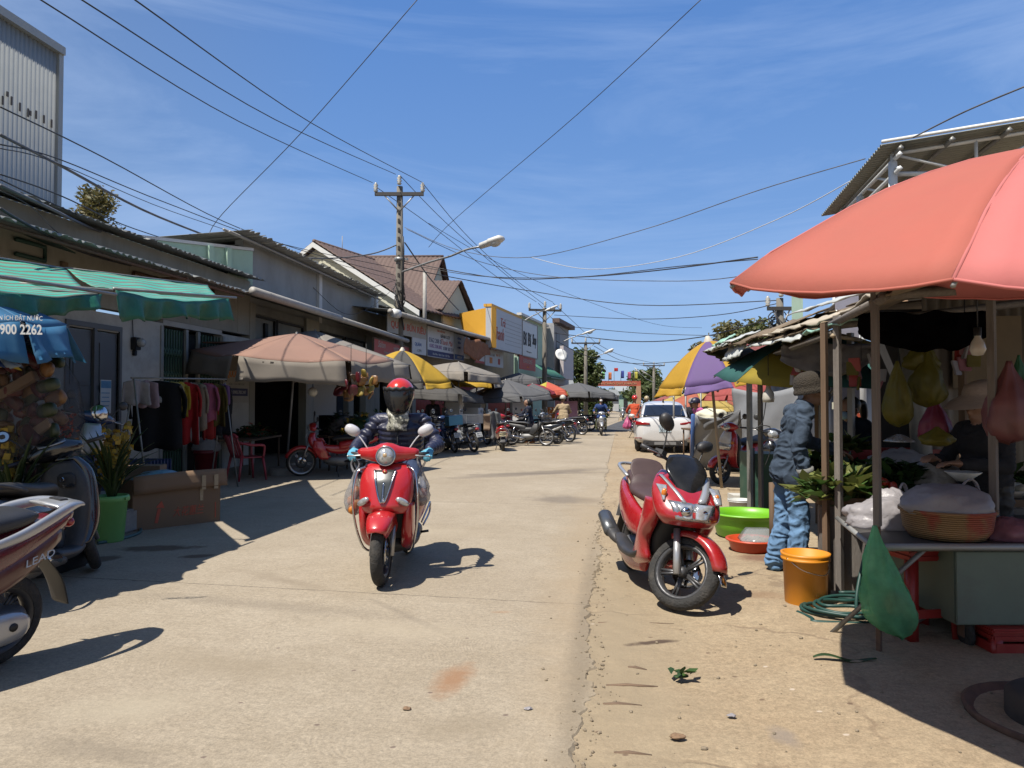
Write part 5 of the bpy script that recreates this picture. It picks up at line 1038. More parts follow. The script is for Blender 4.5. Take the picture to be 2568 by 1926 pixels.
M_CLRBAG=mat('clear bag',(.62,.62,.64),.25,alpha=.32,var=.2,sc=14,bump=.5,bsc=20);M_ORANGE=mat('orange peel',(.72,.23,.02),.5,bump=.2,bsc=200)
p=wl((.27,.36,.97));bag('plastic_bag','clear bag of oranges hanging beside the crash bar of the ridden red scooter',p+V((0,-.02,-.10)),.075,.075,.36,M_CLRBAG,2,[('orange',(.01,.0,-.17),.043,M_ORANGE),('orange',(-.03,.02,-.25),.043,M_ORANGE),('orange',(.03,.0,-.27),.043,M_ORANGE),('orange',(-.005,-.03,-.31),.043,M_ORANGE),('orange',(.0,.03,-.215),.042,M_ORANGE)])
p=wl((-.26,.30,.90));bag('plastic_bag','clear bag with pink meat hanging behind the crash bar of the ridden red scooter',p+V((0,-.01,0)),.07,.08,.32,M_CLRBAG,6,[('meat',(.0,0,-.22),(.05,.05,.045),mat('pink meat',(.5,.22,.18),.4,var=.4,sc=20)),('meat',(.0,0,-.28),(.055,.05,.03),mat('pale meat',(.55,.42,.36),.4,var=.3,sc=20))])
# ---- the rider: navy quilted jacket, red helmet with smoked visor, blue gloves
M_PUFF=mat('navy quilted nylon',(.018,.02,.05),.42,var=.25,bump=.35,bsc=30);M_GLOVE=cloth('light blue glove',(.14,.42,.58));M_JEAN=cloth('dark jeans',(.04,.06,.12))
J=riding(grip=(.325,.36,1.02),seat=(0,-.27,.80),foot=(.15,.12,.26),lean=.02);J['head']=(0,-.16,1.46);J['chest']=(0,-.2,1.16)
for s,q in(('l',-1),('r',1)):J['sh'+s]=(q*.195,-.2,1.27);J['el'+s]=(q*.345,-.10,1.05);J['wr'+s]=(q*.315,.2,1.03)
HDN={s:((0,.93,-.25),(0,.25,.95),1.35)for s in 'lr'}
rider=person('rider in navy quilted jacket, red helmet with smoked visor and light blue gloves',loc,R(186),J,[M_SKIN,M_PUFF,M_JEAN,M_BLK,M_GLOVE,M_EYE],puff=True,fold=0,vox=.0068,loose=1.05,hd=HDN,arm_r=(.066,.06,.045))
helmet(rider,(0,-.155,1.475),mat('red helmet shell',(.62,.03,.015),.18,coat=.9,var=.04),full=True,visor=mat('smoked visor',(.022,.022,.024),.08,alpha=.93,var=.1),k=1.07)
mb=MB();mb.cloth(lambda u,v:((u-.5)*.19*(1-.1*v)+.01*math.sin(v*9),-.155+.105*math.cos((u-.5)*1.5)+.035*math.sin(v*2.2)+.006*math.sin(u*16+v*5),1.375-.20*v),14,12,.006)
g=NG('camo scarf');tc=g.n('TexCoord').outputs['Object'];c=g.ramp(g.noise(tc,26,2,.5),(.42,(.05,.05,.04)),(.47,(.32,.31,.25)),(.56,(.16,.16,.13)),(.6,(.55,.53,.45)));g.l(c,g.b.inputs['Base Color']);M_CAMO=g.m
mb.build('scarf',M_CAMO,rider)
mb=MB();mb.tube([(0,-.155,1.37),(0,-.16,1.3)],[.075,.085],16);mb.build('neck_wrap',M_CAMO,rider)
mb=MB();mb.tube([(0,-.045,1.22),(0,-.04,1.05),(0,-.06,.92)],.006,5);mb.build('zip',M_BLK,rider)
M_REDD=mat('deep red paint',(.40,.012,.016),.26,var=.08,coat=.8,dirt=.22,dcol=(.3,.16,.12),dsc=6)
fx=G(1704,1532);phi=R(6);dv=(HEAD*-math.cos(phi)+RGT*math.sin(phi));loc2=fx-dv*.66;loc2.z=.0
px=thing('scooter','large red scooter parked on the dirt, front wheel turned, dark windscreen','scooter',loc2,rot=(R(0),R(-8),rz_of(dv)));px.scale=(1,.96,.92);S=steer(40,.66,.26,27);Ro=.278
wheel(px,.66,Ro,.10,S,m=mat('grey alloy rim',(.10,.10,.105),.4,metal=.5));wheel(px,-.655,.262,.11,disc=False)
fender(px,.66,Ro,.15,M_REDD,S,20,128,lift=.03,depth=.055);shell_part('fender_tip',px,[(.93,.36,.04,.012,60),(.96,.33,.045,.01,60),(.985,.29,.035,.008,60)],M_CHROME,S,n=10,sub=2)
for s in(-1,1):tube_part('fork',px,[(s*.085,.67,Ro-.03),(s*.085,.53,.56)],[.026,.024],M_SILV,S,10,1)
mb=MB();mb.M=S;mb.box((-.10,.60,.33),(.03,.05,.08));mb.build('brake_caliper',mat('red caliper',(.35,.03,.02),.4),px)
def pfn(p):return V((p.x,p.y-.9*p.x*p.x,p.z))
shell_part('front_fairing',px,[(.30,1.0,.13,.05,0),(.40,.95,.19,.07,0),(.52,.86,.235,.10,0),(.60,.76,.24,.12,0),(.64,.68,.22,.11,0),(.62,.62,.17,.07,0)],M_REDD,n=36,sub=5,e=2.5,fn=pfn)
for s in(-1,1):shell_part('side_fairing',px,[(.42,.78,.05,.12,0,s*.20),(.40,.62,.055,.11,0,s*.205),(.30,.48,.05,.08,0,s*.20),(.24,.38,.045,.12,0,s*.185),(.18,.28,.05,.18,0,s*.16),(.0,.19,.04,.12,0,s*.13)],M_REDD,n=20)
shell_part('inner_fairing',px,[(.40,.70,.12,.08,0),(.34,.5,.15,.08,0),(.28,.32,.14,.08,0)],M_BLK)
def ff(x,z):
 st=[(1.0,.35),(.95,.47),(.86,.62),(.76,.72),(.68,.75),(.62,.69)]
 for(z0,y0),(z1,y1)in zip(st,st[1:]):
  if z1<=z<=z0:return y0+(y1-y0)*(z0-z)/(z0-z1)-.9*x*x
 return .6
def patch(name,fn_x,z0,z1,m,th=.02,out=.012,n=10,k=8,par=None):
 mb=MB();mb.cloth(lambda u,v:(fn_x(v)[0]+(fn_x(v)[1]-fn_x(v)[0])*u,ff(fn_x(v)[0]+(fn_x(v)[1]-fn_x(v)[0])*u,z0+(z1-z0)*v)+out-.012*(abs(u-.5)*2)**3,z0+(z1-z0)*v),n,k,th);return mb.build(name,m,par or px)
patch('light_housing',lambda v:(-.17+.05*v,.17-.05*v),.80,.665,mat('chrome trim dull',(.55,.55,.57),.2,metal=.8,var=.2,sc=20),out=.006)
for s in(-1,1):
 patch('headlight',lambda v:(s*.012,s*(.125-.05*v)),.785,.685,M_CLEAR,out=.02)
 mb=MB();mb.ell((s*.062,ff(.062,.735)+.012,.735),(.038,.03,.036));mb.build('headlight_bulb',M_CHROME,px)
 patch('turn_signal',lambda v:(s*(.15+.04*v),s*(.225-.02*v)),.90,.80,M_CLEAR,out=.008,n=6);mb=MB();mb.ell((s*.19,ff(.19,.84)+.004,.845),(.02,.018,.035));mb.build('amber_bulb',M_AMB,px)
 patch('chrome_trim',lambda v:(s*(.155-.115*v),s*(.185-.105*v)),.97,.80,M_SILV,out=.012,n=4)
mb=MB();mb.cloth(lambda u,v:((u-.5)*2*(.155-.115*max(0,v-.35)/.65-.05*(1-min(1,v/.35))**2),.375+.26*v-1.0*((u-.5)*2*.15)**2+.03*math.sin(v*3.1),1.145-.33*v-.02*(2*u-1)**2),16,14,.008);mb.build('windscreen',mat('dark windscreen',(.012,.012,.013),.16,coat=.15,spec=.35,var=.2,sc=3,dirt=.15,dcol=(.12,.11,.1)),px)
shell_part('dash',px,[(.26,1.0,.12,.03,0),(.3,.93,.15,.05,0),(.26,.8,.14,.05,0)],M_PLAST)
tube_part('handlebar',px,[(-.33,.17,1.06),(-.22,.25,1.05),(0,.30,1.02),(.22,.25,1.05),(.33,.17,1.06)],.013,M_PLAST,S,8)
grips(px,S,.235,1.055,.37,back=.07)
for s in(-1,1):mb=MB();mb.M=S;mb.box((s*.225,.24,1.06),(.06,.07,.06));mb.build('switch_box',M_PLAST,px)
for s in(-1,1):mirror(px,S,(s*.22,.25,1.08),(s*.275,.21,1.31),M_PLAST,r=(.085,.03,.05),tilt=s*-28)
M_SEATBR=mat('brown vinyl seat',(.075,.042,.04),.55,var=.15,bump=.1,bsc=120)
shell_part('seat',px,[(.10,.63,.06,.04,70),(-.02,.71,.12,.05,80),(-.2,.74,.17,.055,90),(-.38,.76,.17,.06,90),(-.46,.83,.15,.07,100),(-.62,.87,.14,.06,90),(-.86,.88,.08,.03,90)],M_SEATBR)
shell_part('backrest',px,[(-.44,.84,.12,.02,120),(-.50,.92,.15,.05,120),(-.56,.99,.13,.05,110),(-.62,.98,.06,.03,100)],M_SEATBR)
shell_part('centre_tunnel',px,[(.28,.58,.07,.1,60),(.12,.54,.09,.12,80),(-.08,.52,.12,.14,90)],M_SEATBR)
for s in(-1,1):shell_part('rear_panel',px,[(.02,.50,.04,.10,90,s*.13),(-.2,.55,.05,.13,90,s*.165),(-.5,.64,.05,.12,90,s*.155),(-.78,.74,.04,.08,90,s*.11),(-.98,.80,.02,.03,90,s*.05)],M_REDD,n=16)
for s in(-1,1):shell_part('foot_deck',px,[(.30,.36,.05,.03,60,s*.16),(.1,.27,.07,.03,90,s*.17),(-.2,.27,.07,.04,90,s*.18),(-.42,.33,.05,.03,90,s*.18)],M_PLAST,n=12)
for s in(-1,1):shell_part('lower_cowl',px,[(.2,.24,.03,.08,90,s*.13),(-.1,.2,.04,.08,90,s*.15),(-.45,.24,.03,.07,90,s*.15)],M_REDD,n=14)
shell_part('engine',px,[(-.2,.27,.1,.1,90),(-.45,.26,.15,.09,90),(-.68,.25,.1,.06,90)],M_ENG)
mb=MB();mb.tube([(.17,-.38,.27),(.215,-.52,.33),(.225,-.86,.45)],[.04,.062,.058],16,4,flat=.8);mu=mb.build('muffler',M_PLAST,px);mb=MB();mb.tube([(.245,-.52,.34),(.25,-.82,.445)],[.055,.05],12);mb.build('heat_shield',mat('grey shield',(.16,.17,.18),.35,metal=.6),mu)
tube_part('grab_rail',px,[(.16,-.52,.86),(.17,-.82,.93),(.08,-.98,.95),(-.08,-.98,.95),(-.17,-.82,.93),(-.16,-.52,.86)],.016,M_SILV,n=8)
shell_part('mudguard',px,[(-.78,.55,.09,.02,50),(-.92,.4,.09,.014,45),(-1.0,.24,.08,.012,60)],M_PLAST,n=10);plate(px,(0,-.97,.5));mb=MB();mb.ell((0,-.97,.72),(.1,.03,.04));mb.build('rear_light',M_TAILR,px)
tube_part('side_stand',px,[(-.12,-.02,.22),(-.24,-.1,.02)],.013,M_PLAST,n=6,sp=1)
# ============================================================= umbrellas
M_STEEL=mat('dull steel tube',(.30,.30,.29),.5,metal=.5,var=.25,dirt=.4);M_BAMB=mat('pale wood pole',(.42,.33,.22),.75,var=.25,sc=5,stretch=(6,6,.5))
def umbrella(label,foot,apex,R_,drop,mats,n=8,tilt=(0,0),phase=0,val=0.0,pow_=1.7,pole_r=.022,pm=None,ribs=True,valm=None,base=None,finial=True,group=None,scal=.05,tears=(),name='market_umbrella',flap=None,seed=0,pole_top=None,strut=True,seam=False):
 foot,apex=V(foot),V(apex);t=thing(name,label,'umbrella',foot,group=group);a=apex-foot;M=T(*a)@MX.Rotation(R(tilt[0]),4,'X')@MX.Rotation(R(tilt[1]),4,'Y')@MX.Rotation(R(phase),4,'Z')
 def pt(k,f,r):
  th=2*math.pi*(k+f)/n;c=math.cos(math.pi/n)/math.cos(2*math.pi/n*(f-.5));re=R_*r*(1+(c-1)*r**.8)*(1-scal*math.sin(math.pi*f)*r**3)
  w=.012*R_*NZ.noise(V((k*3+f*4,r*5,seed)))+(.012*R_*NZ.noise(V((k*5+f*3,r*11,seed+2)))*math.sin(math.pi*f)if seam else 0);return V((re*math.cos(th),re*math.sin(th),-drop*r**pow_-.035*R_*math.sin(math.pi*f)*r*r+w*r))
 mb=MB();mb.M=M;K,U=10,8
 for k in range(n):
  mb.mi=k%len(mats)
  mb.cloth(lambda u,v:pt(k,u,.03+.97*v),U,K,.004)
 mb.build('canopy',mats,t)
 if val:
  for k in range(n):
   if k in tears:continue
   mb=MB();mb.M=M;L=lambda u:val*(1-.25*math.sin(math.pi*u)+.1*NZ.noise(V((k*2.3+u*5,1,seed))))
   e0=.03 if k not in(flap or())else .2
   mb.cloth(lambda u,v:pt(k,e0+(1-2*e0)*u,1.002)+(V((0,0,-v*L(u)))+V((math.cos(2*math.pi*(k+u)/n),math.sin(2*math.pi*(k+u)/n),0))*.10*v+V((math.cos(2*math.pi*(k+u)/n),math.sin(2*math.pi*(k+u)/n),0))*(.04*v*math.sin(u*11+k)+.05*v*NZ.noise(V((u*4,v,k))))),12,4,.004)
   mb.build('valance',(valm or mats)[k%len(valm or mats)],t)
 if seam:
  for k in range(n):mb=MB();mb.M=M;mb.tube([pt(k,0,r/8)+V((0,0,.003))for r in range(1,9)],.007,5,flat=.5);mb.build('seam',mats[0],t);mb=MB();mb.M=M;mb.tube([pt(k,r/8,1.0)for r in range(9)],.006,5);mb.build('hem',mats[k%len(mats)],t)
 if ribs:
  for k in range(n):
   mb=MB();mb.M=M;mb.tube([pt(k,0,r/6)+V((0,0,-.02))for r in range(0,7)],.008,5);(mb.tube([V((0,0,-drop-.28*R_)),pt(k,0,.52)+V((0,0,-.03))],.007,5)if strut else None);mb.build('rib',M_STEEL,t)
 mb=MB();top=M@V((0,0,.03));mb.tube([V((0,0,0)),a*.5+(V(pole_top)if pole_top else V((0,0,0))),top],pole_r,10);mb.build('pole',pm or M_STEEL,t)
 if finial:mb=MB();mb.M=M;mb.lathe([(.0,.09),(.03,.085),(.05,.05),(.075,.01),(.08,-.01)],14);mb.build('finial',mat('cream cap',(.66,.60,.5),.6),t)
 if base=='disc':
  mb=MB();mb.lathe([(0,.14),(.20,.14),(.23,.12),(.23,.0)],32);mb.build('concrete_base',mat('dark grimy base',(.07,.055,.045),.9,var=.3),t);mb=MB();mb.lathe([(.2,.012),(.34,.016),(.38,.05),(.40,.046),(.39,.012),(.34,.0),(.2,.0)],36);mb.build('metal_tray',M_RUST,t)
 elif base:mb=MB();mb.lathe([(0,base),(.3,base),(.33,base*.7),(.34,0)],24);mb.build('concrete_base',M_CONC,t)
 return t
M_SAL1=mat('faded red orange canvas',(.60,.162,.118),.8,var=.05,sc=2,trans=.25,dirt=.3,dcol=(.50,.19,.13),dsc=1.3,bump=.25,bsc=5);M_SAL2=mat('faded pink canvas',(.74,.222,.208),.8,var=.05,sc=2,trans=.25,dirt=.2,dcol=(.62,.22,.18),bump=.25,bsc=5)
f0=CF(2.44,3.29);ap=CF(2.18,2.98,2.45)
umbrella('big faded red umbrella filling the right edge over the vegetable stall',f0,ap,1.27,.56,[M_SAL2,M_SAL1,M_SAL2,M_SAL1],8,tilt=(8,2),phase=math.degrees(YAW)+46,pow_=1.75,pole_r=.03,pm=mat('white painted pole',(.46,.44,.40),.6,dirt=.5,dsc=6),base='disc',scal=.0,strut=False,seed=4,seam=True)
# ============================================================= nearest stall on the right
M_POST=mat('grey weathered timber',(.20,.175,.155),.85,var=.25,sc=5,stretch=(7,7,.6),bump=.3,dirt=.4,dcol=(.12,.09,.07));M_POSTB=mat('brown timber',(.16,.10,.06),.85,var=.25,sc=5,stretch=(7,7,.6));M_PAINTG=mat('pale green painted sheet',(.17,.215,.165),.6,var=.12,sc=3,dirt=.55,dcol=(.13,.10,.08),dsc=2)
st=thing('market_stall','vegetable stall of grey timber posts with a patched sloping roof under the red umbrella','stall',CF(2.6,5.2));so=V(st.location)
def post(a,z0,z1,w=.045,m=None,par=st,lean=(0,0),name='post'):
 mb=MB();a=V(a)-so;b=a+V((lean[0],lean[1],0));mb.tube([a+V((0,0,z0)),b+V((0,0,z1))],w*.72,4);
 for f in mb.bm.faces:f.smooth=False
 return mb.build(name,m or M_POST,par)
pB,pA=G(2205,1640),G(2100,1507);pB.z=pA.z=0
post(pB,.72,2.05,.034);post(pB,0,.74,.024,M_RUST);post(pA+RGT*.02,0,2.05,.042);post(pA-RGT*.05+HEAD*.06,0,2.0,.038,M_POSTB)
pC=CF(2.92,9.1);pD=CF(3.02,9.0);post(pC,0,2.0,.05,M_STEEL);post(pD,0,1.98,.045,M_POST);pE=P(2492,1180,4.5);pE.z=0;post(pE,0,2.15,.04)
for k,(X,Y,z)in enumerate(((3.3,7.2,2.1),(3.9,6.4,2.2),(3.55,8.6,2.1))):post(CF(X,Y),0,z,.05,M_POSTB if k else M_STEEL)
def beam(a,b,w=.03,m=None):mb=MB();mb.tube([V(a)-so,V(b)-so],w,4);return mb.build('beam',m or M_POST,st)
beam(CF(2.05,4.05,2.0),CF(2.4,5.6,2.0));beam(CF(2.35,5.4,1.93),CF(3.1,9.5,1.95));beam(CF(2.05,4.1,2.02),CF(4.4,4.4,2.2));beam(CF(2.35,5.35,1.98),CF(4.4,5.8,2.25));beam(CF(2.3,5.3,1.9),CF(3.5,7.4,2.05),.018,M_BAMB)
# patched roof of overlapping sheets
M_CARD=mat('brown tarpaper',(.20,.145,.09),.9,var=.3,sc=3,dirt=.5,dcol=(.3,.24,.17),bump=.3,bsc=20);M_CARDL=mat('bleached board',(.48,.42,.33),.85,var=.15,sc=4,dirt=.4,dcol=(.25,.19,.13));M_SHTW=mat('white plastic sheet',(.58,.60,.58),.5,var=.1,dirt=.35,dcol=(.35,.3,.22));M_SHTM=mat('mint plastic sheet',(.32,.55,.45),.5,var=.1,dirt=.2);M_OLIVE=mat('olive tarp',(.10,.085,.02),.7,var=.25,trans=.2)
def sheet(a,b,c,d,m,seed,nm='roof_sheet',wob=.03,rag=.06):
 a,b,c,d=[CF(*q)-so for q in(a,b,c,d)];mb=MB()
 def fn(u,v):
  p=a.lerp(b,u).lerp(d.lerp(c,u),v);n=NZ.noise(V((u*5+seed,v*3,seed)));e=rag*NZ.noise(V((u*13,seed,2)))*(1-v)**2;return p+V((0,0,wob*n+.5*wob*NZ.noise(V((u*14,v*6,seed)))))+RGT*e
 mb.cloth(fn,26,6,.012);return mb.build(nm,m,st)
sheet((1.98,3.75,2.01),(2.42,5.6,1.98),(3.5,5.7,2.42),(3.5,3.6,2.44),M_CARD,1);sheet((2.36,5.3,1.99),(2.52,8.0,2.02),(3.3,8.0,2.33),(3.3,5.2,2.36),M_CARD,2);sheet((2.42,7.2,2.06),(2.50,9.4,2.05),(3.1,9.2,2.28),(3.1,7.2,2.34),M_CARD,3)
sheet((1.95,3.7,2.055),(2.34,5.3,2.03),(2.6,5.3,2.13),(2.4,3.7,2.19),M_CARDL,4,rag=.03);sheet((2.37,5.6,2.04),(2.48,7.4,2.07),(2.66,7.4,2.14),(2.62,5.6,2.13),M_CARDL,5,rag=.08);sheet((2.43,8.2,2.09),(2.46,9.45,2.06),(2.8,9.4,2.21),(2.8,8.3,2.23),M_SHTW,6);sheet((2.42,8.5,2.12),(2.44,9.0,2.10),(2.6,9.0,2.18),(2.58,8.5,2.2),M_SHTM,7);sheet((2.30,5.1,1.975),(2.36,6.0,1.97),(2.55,6.0,2.02),(2.5,5.1,2.03),M_SHTM,8,rag=.02);sheet((2.7,5.2,2.26),(2.62,7.0,2.24),(3.0,7.0,2.36),(3.0,5.2,2.4),M_SHTW,9);sheet((2.40,6.2,1.95),(2.44,7.7,1.99),(2.56,7.7,2.06),(2.52,6.2,2.04),M_SHTW,10,rag=.08);sheet((2.44,7.9,1.92),(2.48,8.7,1.9),(2.56,8.7,2.06),(2.52,7.9,2.06),M_SHTW,12)
sheet((2.44,9.45,2.08),(2.95,8.7,1.72),(3.15,8.9,1.95),(2.9,9.5,2.2),M_OLIVE,11,nm='side_flap',wob=.02);sheet((1.9,3.9,2.09),(3.6,3.6,2.36),(3.6,3.8,2.47),(2.0,4.1,2.14),M_CARDL,13,rag=.02)
sheet((3.35,3.2,2.42),(3.35,7.4,2.38),(6.5,7.4,2.75),(6.5,3.0,2.8),M_CARD,21);sheet((3.1,7.2,2.30),(3.1,9.6,2.26),(5.6,9.6,2.6),(5.6,7.2,2.62),M_CARD,22)  # extra back roof sheets, added to keep the stall inside in shade
mb=MB();M=frame(CF(2.42,6.55,1.985)-so,HEAD,(RGT*-.25+V((0,0,1))))
# roof underside: dark cloths hanging
def swag(nm,c,w,h,m,seed,par=st,d=None):
 c=V(c)-so;mb=MB();d=d or RGT;mb.cloth(lambda u,v:c+d*((u-.5)*w)+V((0,0,-h*v*(.6+.5*math.sin(u*3.1))+.04*NZ.noise(V((u*6,v*3,seed)))))+HEAD*(.09*NZ.noise(V((u*5,v*4,seed+3)))),16,8,.006);return mb.build(nm,m,par)
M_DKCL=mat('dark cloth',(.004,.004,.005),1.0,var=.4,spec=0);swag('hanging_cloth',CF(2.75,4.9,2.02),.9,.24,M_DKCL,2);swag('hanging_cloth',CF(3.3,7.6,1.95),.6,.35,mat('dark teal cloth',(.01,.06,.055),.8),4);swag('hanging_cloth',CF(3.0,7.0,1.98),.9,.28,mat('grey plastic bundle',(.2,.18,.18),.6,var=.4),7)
# counter, shelves and cabinet
tb=thing('market_table','low folding counter with a pale metal edge at the front of the vegetable stall','table',CF(2.7,4.35))
o=V(tb.location);q=[P(2190,1352,4.2),P(2700,1340,4.2),P(2640,1290,5.35),P(2100,1298,5.25)]
for p in q:p.z=.615
mb=MB();mb.quadbox([p-o for p in q],(0,0,-.025));mb.build('table_top',mat('black worn board',(.06,.055,.05),.55,var=.4),tb)
mb=MB();a,b,c=q[0]-o,q[1]-o,q[3]-o;mb.tube([a+V((0,0,-.012)),b+V((0,0,-.012))],.022,4);mb.tube([a+V((0,0,-.012)),c+V((0,0,-.012))],.02,4);mb.build('metal_edge',mat('pale steel edge',(.42,.42,.40),.5,metal=.3,dirt=.4),tb)
for x0,x1 in((.32,-.15),(1.0,.5)):
 tube_part('folding_leg',tb,[a+RGT*x0+HEAD*.05+V((0,0,-.03)),a+RGT*x1*.6+HEAD*.35+V((0,0,-.6))],.016,M_STEEL,n=6,sp=1)
cb=thing('metal_cabinet','pale green dented metal cabinet on castors under the stall counter','cabinet',CF(2.95,4.62));o=V(cb.location)
x0,x1,y0,y1=P(2388,1500,4.25),P(2700,1500,4.25),0,0
mb=MB();A_=CF(2.53,4.25)-o;B_=CF(3.4,4.25)-o;C_=CF(3.4,5.0)-o;D_=CF(2.53,5.0)-o;mb.quadbox([v_+V((0,0,.15))for v_ in(A_,B_,C_,D_)],(0,0,.43));mb.build('body',M_PAINTG,cb,.012)
mb=MB();mb.quadbox([A_-HEAD*.012+RGT*.0+V((0,0,.16)),A_-HEAD*.012+RGT*.42+V((0,0,.16)),A_-HEAD*.012+RGT*.42+V((0,0,.57)),A_-HEAD*.012+V((0,0,.57))],HEAD*.01);mb.build('door_panel',M_PAINTG,cb,.004)
for c in(A_+RGT*.12+HEAD*.1,B_-RGT*.12+HEAD*.1,D_+RGT*.1):
 mb=MB();mb.M=T(c.x,c.y,.075)@MX.Rotation(YAW,4,'Z')@RY(90);mb.lathe([(.0,-.02),(.06,-.02),(.075,-.01),(.075,.01),(.06,.02),(0,.02)],18);w_=mb.build('castor',M_TYRE,cb)
 mb=MB();mb.M=T(c.x,c.y,.075)@MX.Rotation(YAW,4,'Z');mb.box((-.03,0,.03),(.006,.06,.09));mb.box((.03,0,.03),(.006,.06,.09));mb.box((0,0,.076),(.07,.07,.008));mb.build('castor_fork',M_RUST,w_)
M_REDPL=mat('red plastic',(.38,.025,.02),.4,var=.08,dirt=.2);M_GRNPL=mat('bright green plastic',(.20,.55,.02),.4,var=.04);M_ORPL=mat('orange red plastic',(.62,.07,.02),.4,var=.05);M_YELPL=mat('orange yellow plastic',(.75,.28,.015),.45,var=.05,dirt=.15,dcol=(.4,.2,.05));M_LGRN=mat('light green plastic',(.20,.48,.13),.45,var=.05)
def stool(label,c,w,h,m,rz=0.0,group=None):
 t=thing('plastic_stool',label,'stool',c,rz,group);mb=MB();mb.box((0,0,h-.015),(w,w,.03));mb.box((0,0,h-.05),(w*.98,w*.98,.04));mb.build('seat',m,t,.01)
 for sx in(-1,1):
  for sy in(-1,1):
   mb=MB();k=w*.5;mb.rings([[(sx*(k*f-a),sy*(k*f-b),z)for a,b in((0,0),(.055,0),(.055,.012),(.012,.012),(.012,.055),(0,.055))]for f,z in((.98,h-.06),(1.12,0))]);mb.build('leg',m,t)
 for sx,sy in((0,1),(0,-1),(1,0),(-1,0)):
  mb=MB();z=h*.32;k=w*.52;mb.box((sx*k,sy*k,z),(w*.9 if sy else .012,w*.9 if sx else .012,.05));mb.build('rail',m,t)
 return t
stool('tall dark red plastic stool standing behind the hanging green bag',P(2300,1600,4.55)*1,.30,.55,M_REDPL,YAW+R(8)).location.z=0
stool('low red plastic stool tucked under the green cabinet',CF(2.82,4.3),.26,.15,M_REDPL,YAW)
# yellow pail, hose, green bag
def bucket(name,label,c,r0,r1,h,m,handle=True,cat='bucket',rim=.012,tilt=None):
 t=thing(name,label,cat,c,rot=tilt);mb=MB();mb.lathe([(0,.004),(r0,0),(r0+.004,.01),(r1*.99,h*.86),(r1+rim,h*.87),(r1+rim,h*.91),(r1+rim*.4,h*.92),(r1+rim,h*.96),(r1+rim*1.2,h),(r1-.004,h),(r0-.004,.02),(0,.02)],36);mb.build('shell',m,t)
 if handle:
  mb=MB();mb.tube([(r1+.012,0,h*.93),(r1*.75,-.10,h*.74),(0,-r1-.02,h*.66),(-r1*.75,-.10,h*.74),(-r1-.012,0,h*.93)],.003,5,5);mb.build('wire_handle',M_CHROME,t)
 return t
bucket('bucket','orange yellow plastic pail with a wire handle beside the man in denim',G(2024,1520)+HEAD*.02,.135,.152,.37,M_YELPL).rotation_euler=(0,0,YAW+R(20))
M_HOSE=mat('dark green hose',(.012,.06,.05),.5,var=.15);mb=MB();c=CF(2.32,4.98);pts=[]
for k in range(80):
 a=k*.42;r=.20+.06*math.sin(k*.35)+.012*(k%7);pts.append((c.x+r*1.35*math.cos(a),c.y+r*.8*math.sin(a),.03+.014*(k//15)+.006*math.sin(k)))
tag(mb.tube(pts,.012,6,3)and mb.build('garden_hose',M_HOSE),'dark green garden hose coiled on the ground beside the yellow pail','hose')
mb=MB();a=G(2000,1535,.02);b=G(2050,1560,.02);mb.tube([a,a.lerp(b,.5)+V((.02,-.03,0)),b,CF(2.3,4.75,.02),CF(2.5,5.0,.03)],.013,7,6);tag(mb.build('garden_hose',M_HOSE),'loose end of green hose lying in the sun left of the coil','hose')
mb=MB();mb.tube([CF(2.22,4.8,.03),CF(2.25,4.85,.2),CF(2.4,5.0,.5),CF(2.5,5.1,.55)],.012,7,6);tag(mb.build('garden_hose',M_HOSE),'green hose length rising from the coil to the dark cloth under the counter','hose')
M_GRNBAG=mat('green film',(.30,.85,.48),.3,alpha=.5,trans=.5,var=.3,sc=8,bump=.8,bsc=14)
bag('plastic_bag','green plastic bag half full hanging on the thin front post',P(2194,1318,4.05),.118,.10,.60,M_GRNBAG,4,[('leaf_bundle',(.10,0,-.53),(.075,.065,.05),M_LEAF[2]),('wrapped_piece',(.10,0,-.42),(.05,.04,.07),mat('red wrapper',(.4,.12,.08),.5))],handle=False,skew=.13)
M_WHBAG=mat('white translucent film',(.56,.53,.55),.35,alpha=.9,trans=.35,var=.12,sc=10,bump=.6,bsc=16);M_PKBAG=mat('pink film',(.55,.25,.30),.35,alpha=.85,trans=.35,var=.15,bump=.5,bsc=18);M_YLBAG=mat('yellow film',(.26,.23,.035),.4,alpha=.72,trans=.4,var=.2,bump=.5,bsc=18)
def heap(name,label,c,r,m,seed,cat='bag',rz=YAW,ear=True,parent=None,k=.22):
 mb=MB();mb.ell((0,0,0),(1,1,1),n=40,k=26)
 for v in mb.bm.verts:
  p=v.co.copy();n=k*NZ.noise(p*1.6+V((seed,0,0)))+k*.5*abs(NZ.noise(p*4+V((seed,2,0))))+k*.3*NZ.noise(p*9+V((seed,5,1)));v.co=V((p.x*(1+n)*r[0],p.y*(1+n)*r[1],(max(p.z,-.35)*(1+n)+.35)*r[2]))
 if ear:mb.tube([(r[0]*.3,0,r[2]*1.1),(r[0]*.5,0,r[2]*1.6),(r[0]*.7,.02,r[2]*1.45),(r[0]*.75,0,r[2]*1.0)],.014,6,4,flat=.4)
 o=mb.build(name,m,parent)
 if parent:o.location=c
 else:o.location=c;o.rotation_euler=(0,0,rz);tag(o,label,cat)
 return o
heap('plastic_bag','white plastic bag lying full on the left end of the stall counter',CF(2.42,4.85,.618),(.25,.17,.13),M_WHBAG,3,ear=False);heap('plastic_bag','small white plastic bag with an ear just behind the front post on the counter',CF(2.55,5.0,.618),(.16,.14,.16),M_WHBAG,8)
bk=thing('basket','round woven basket covered by a big white plastic bag on the counter','basket',P(2375,1340,4.45)*1);bk.location.z=.618;
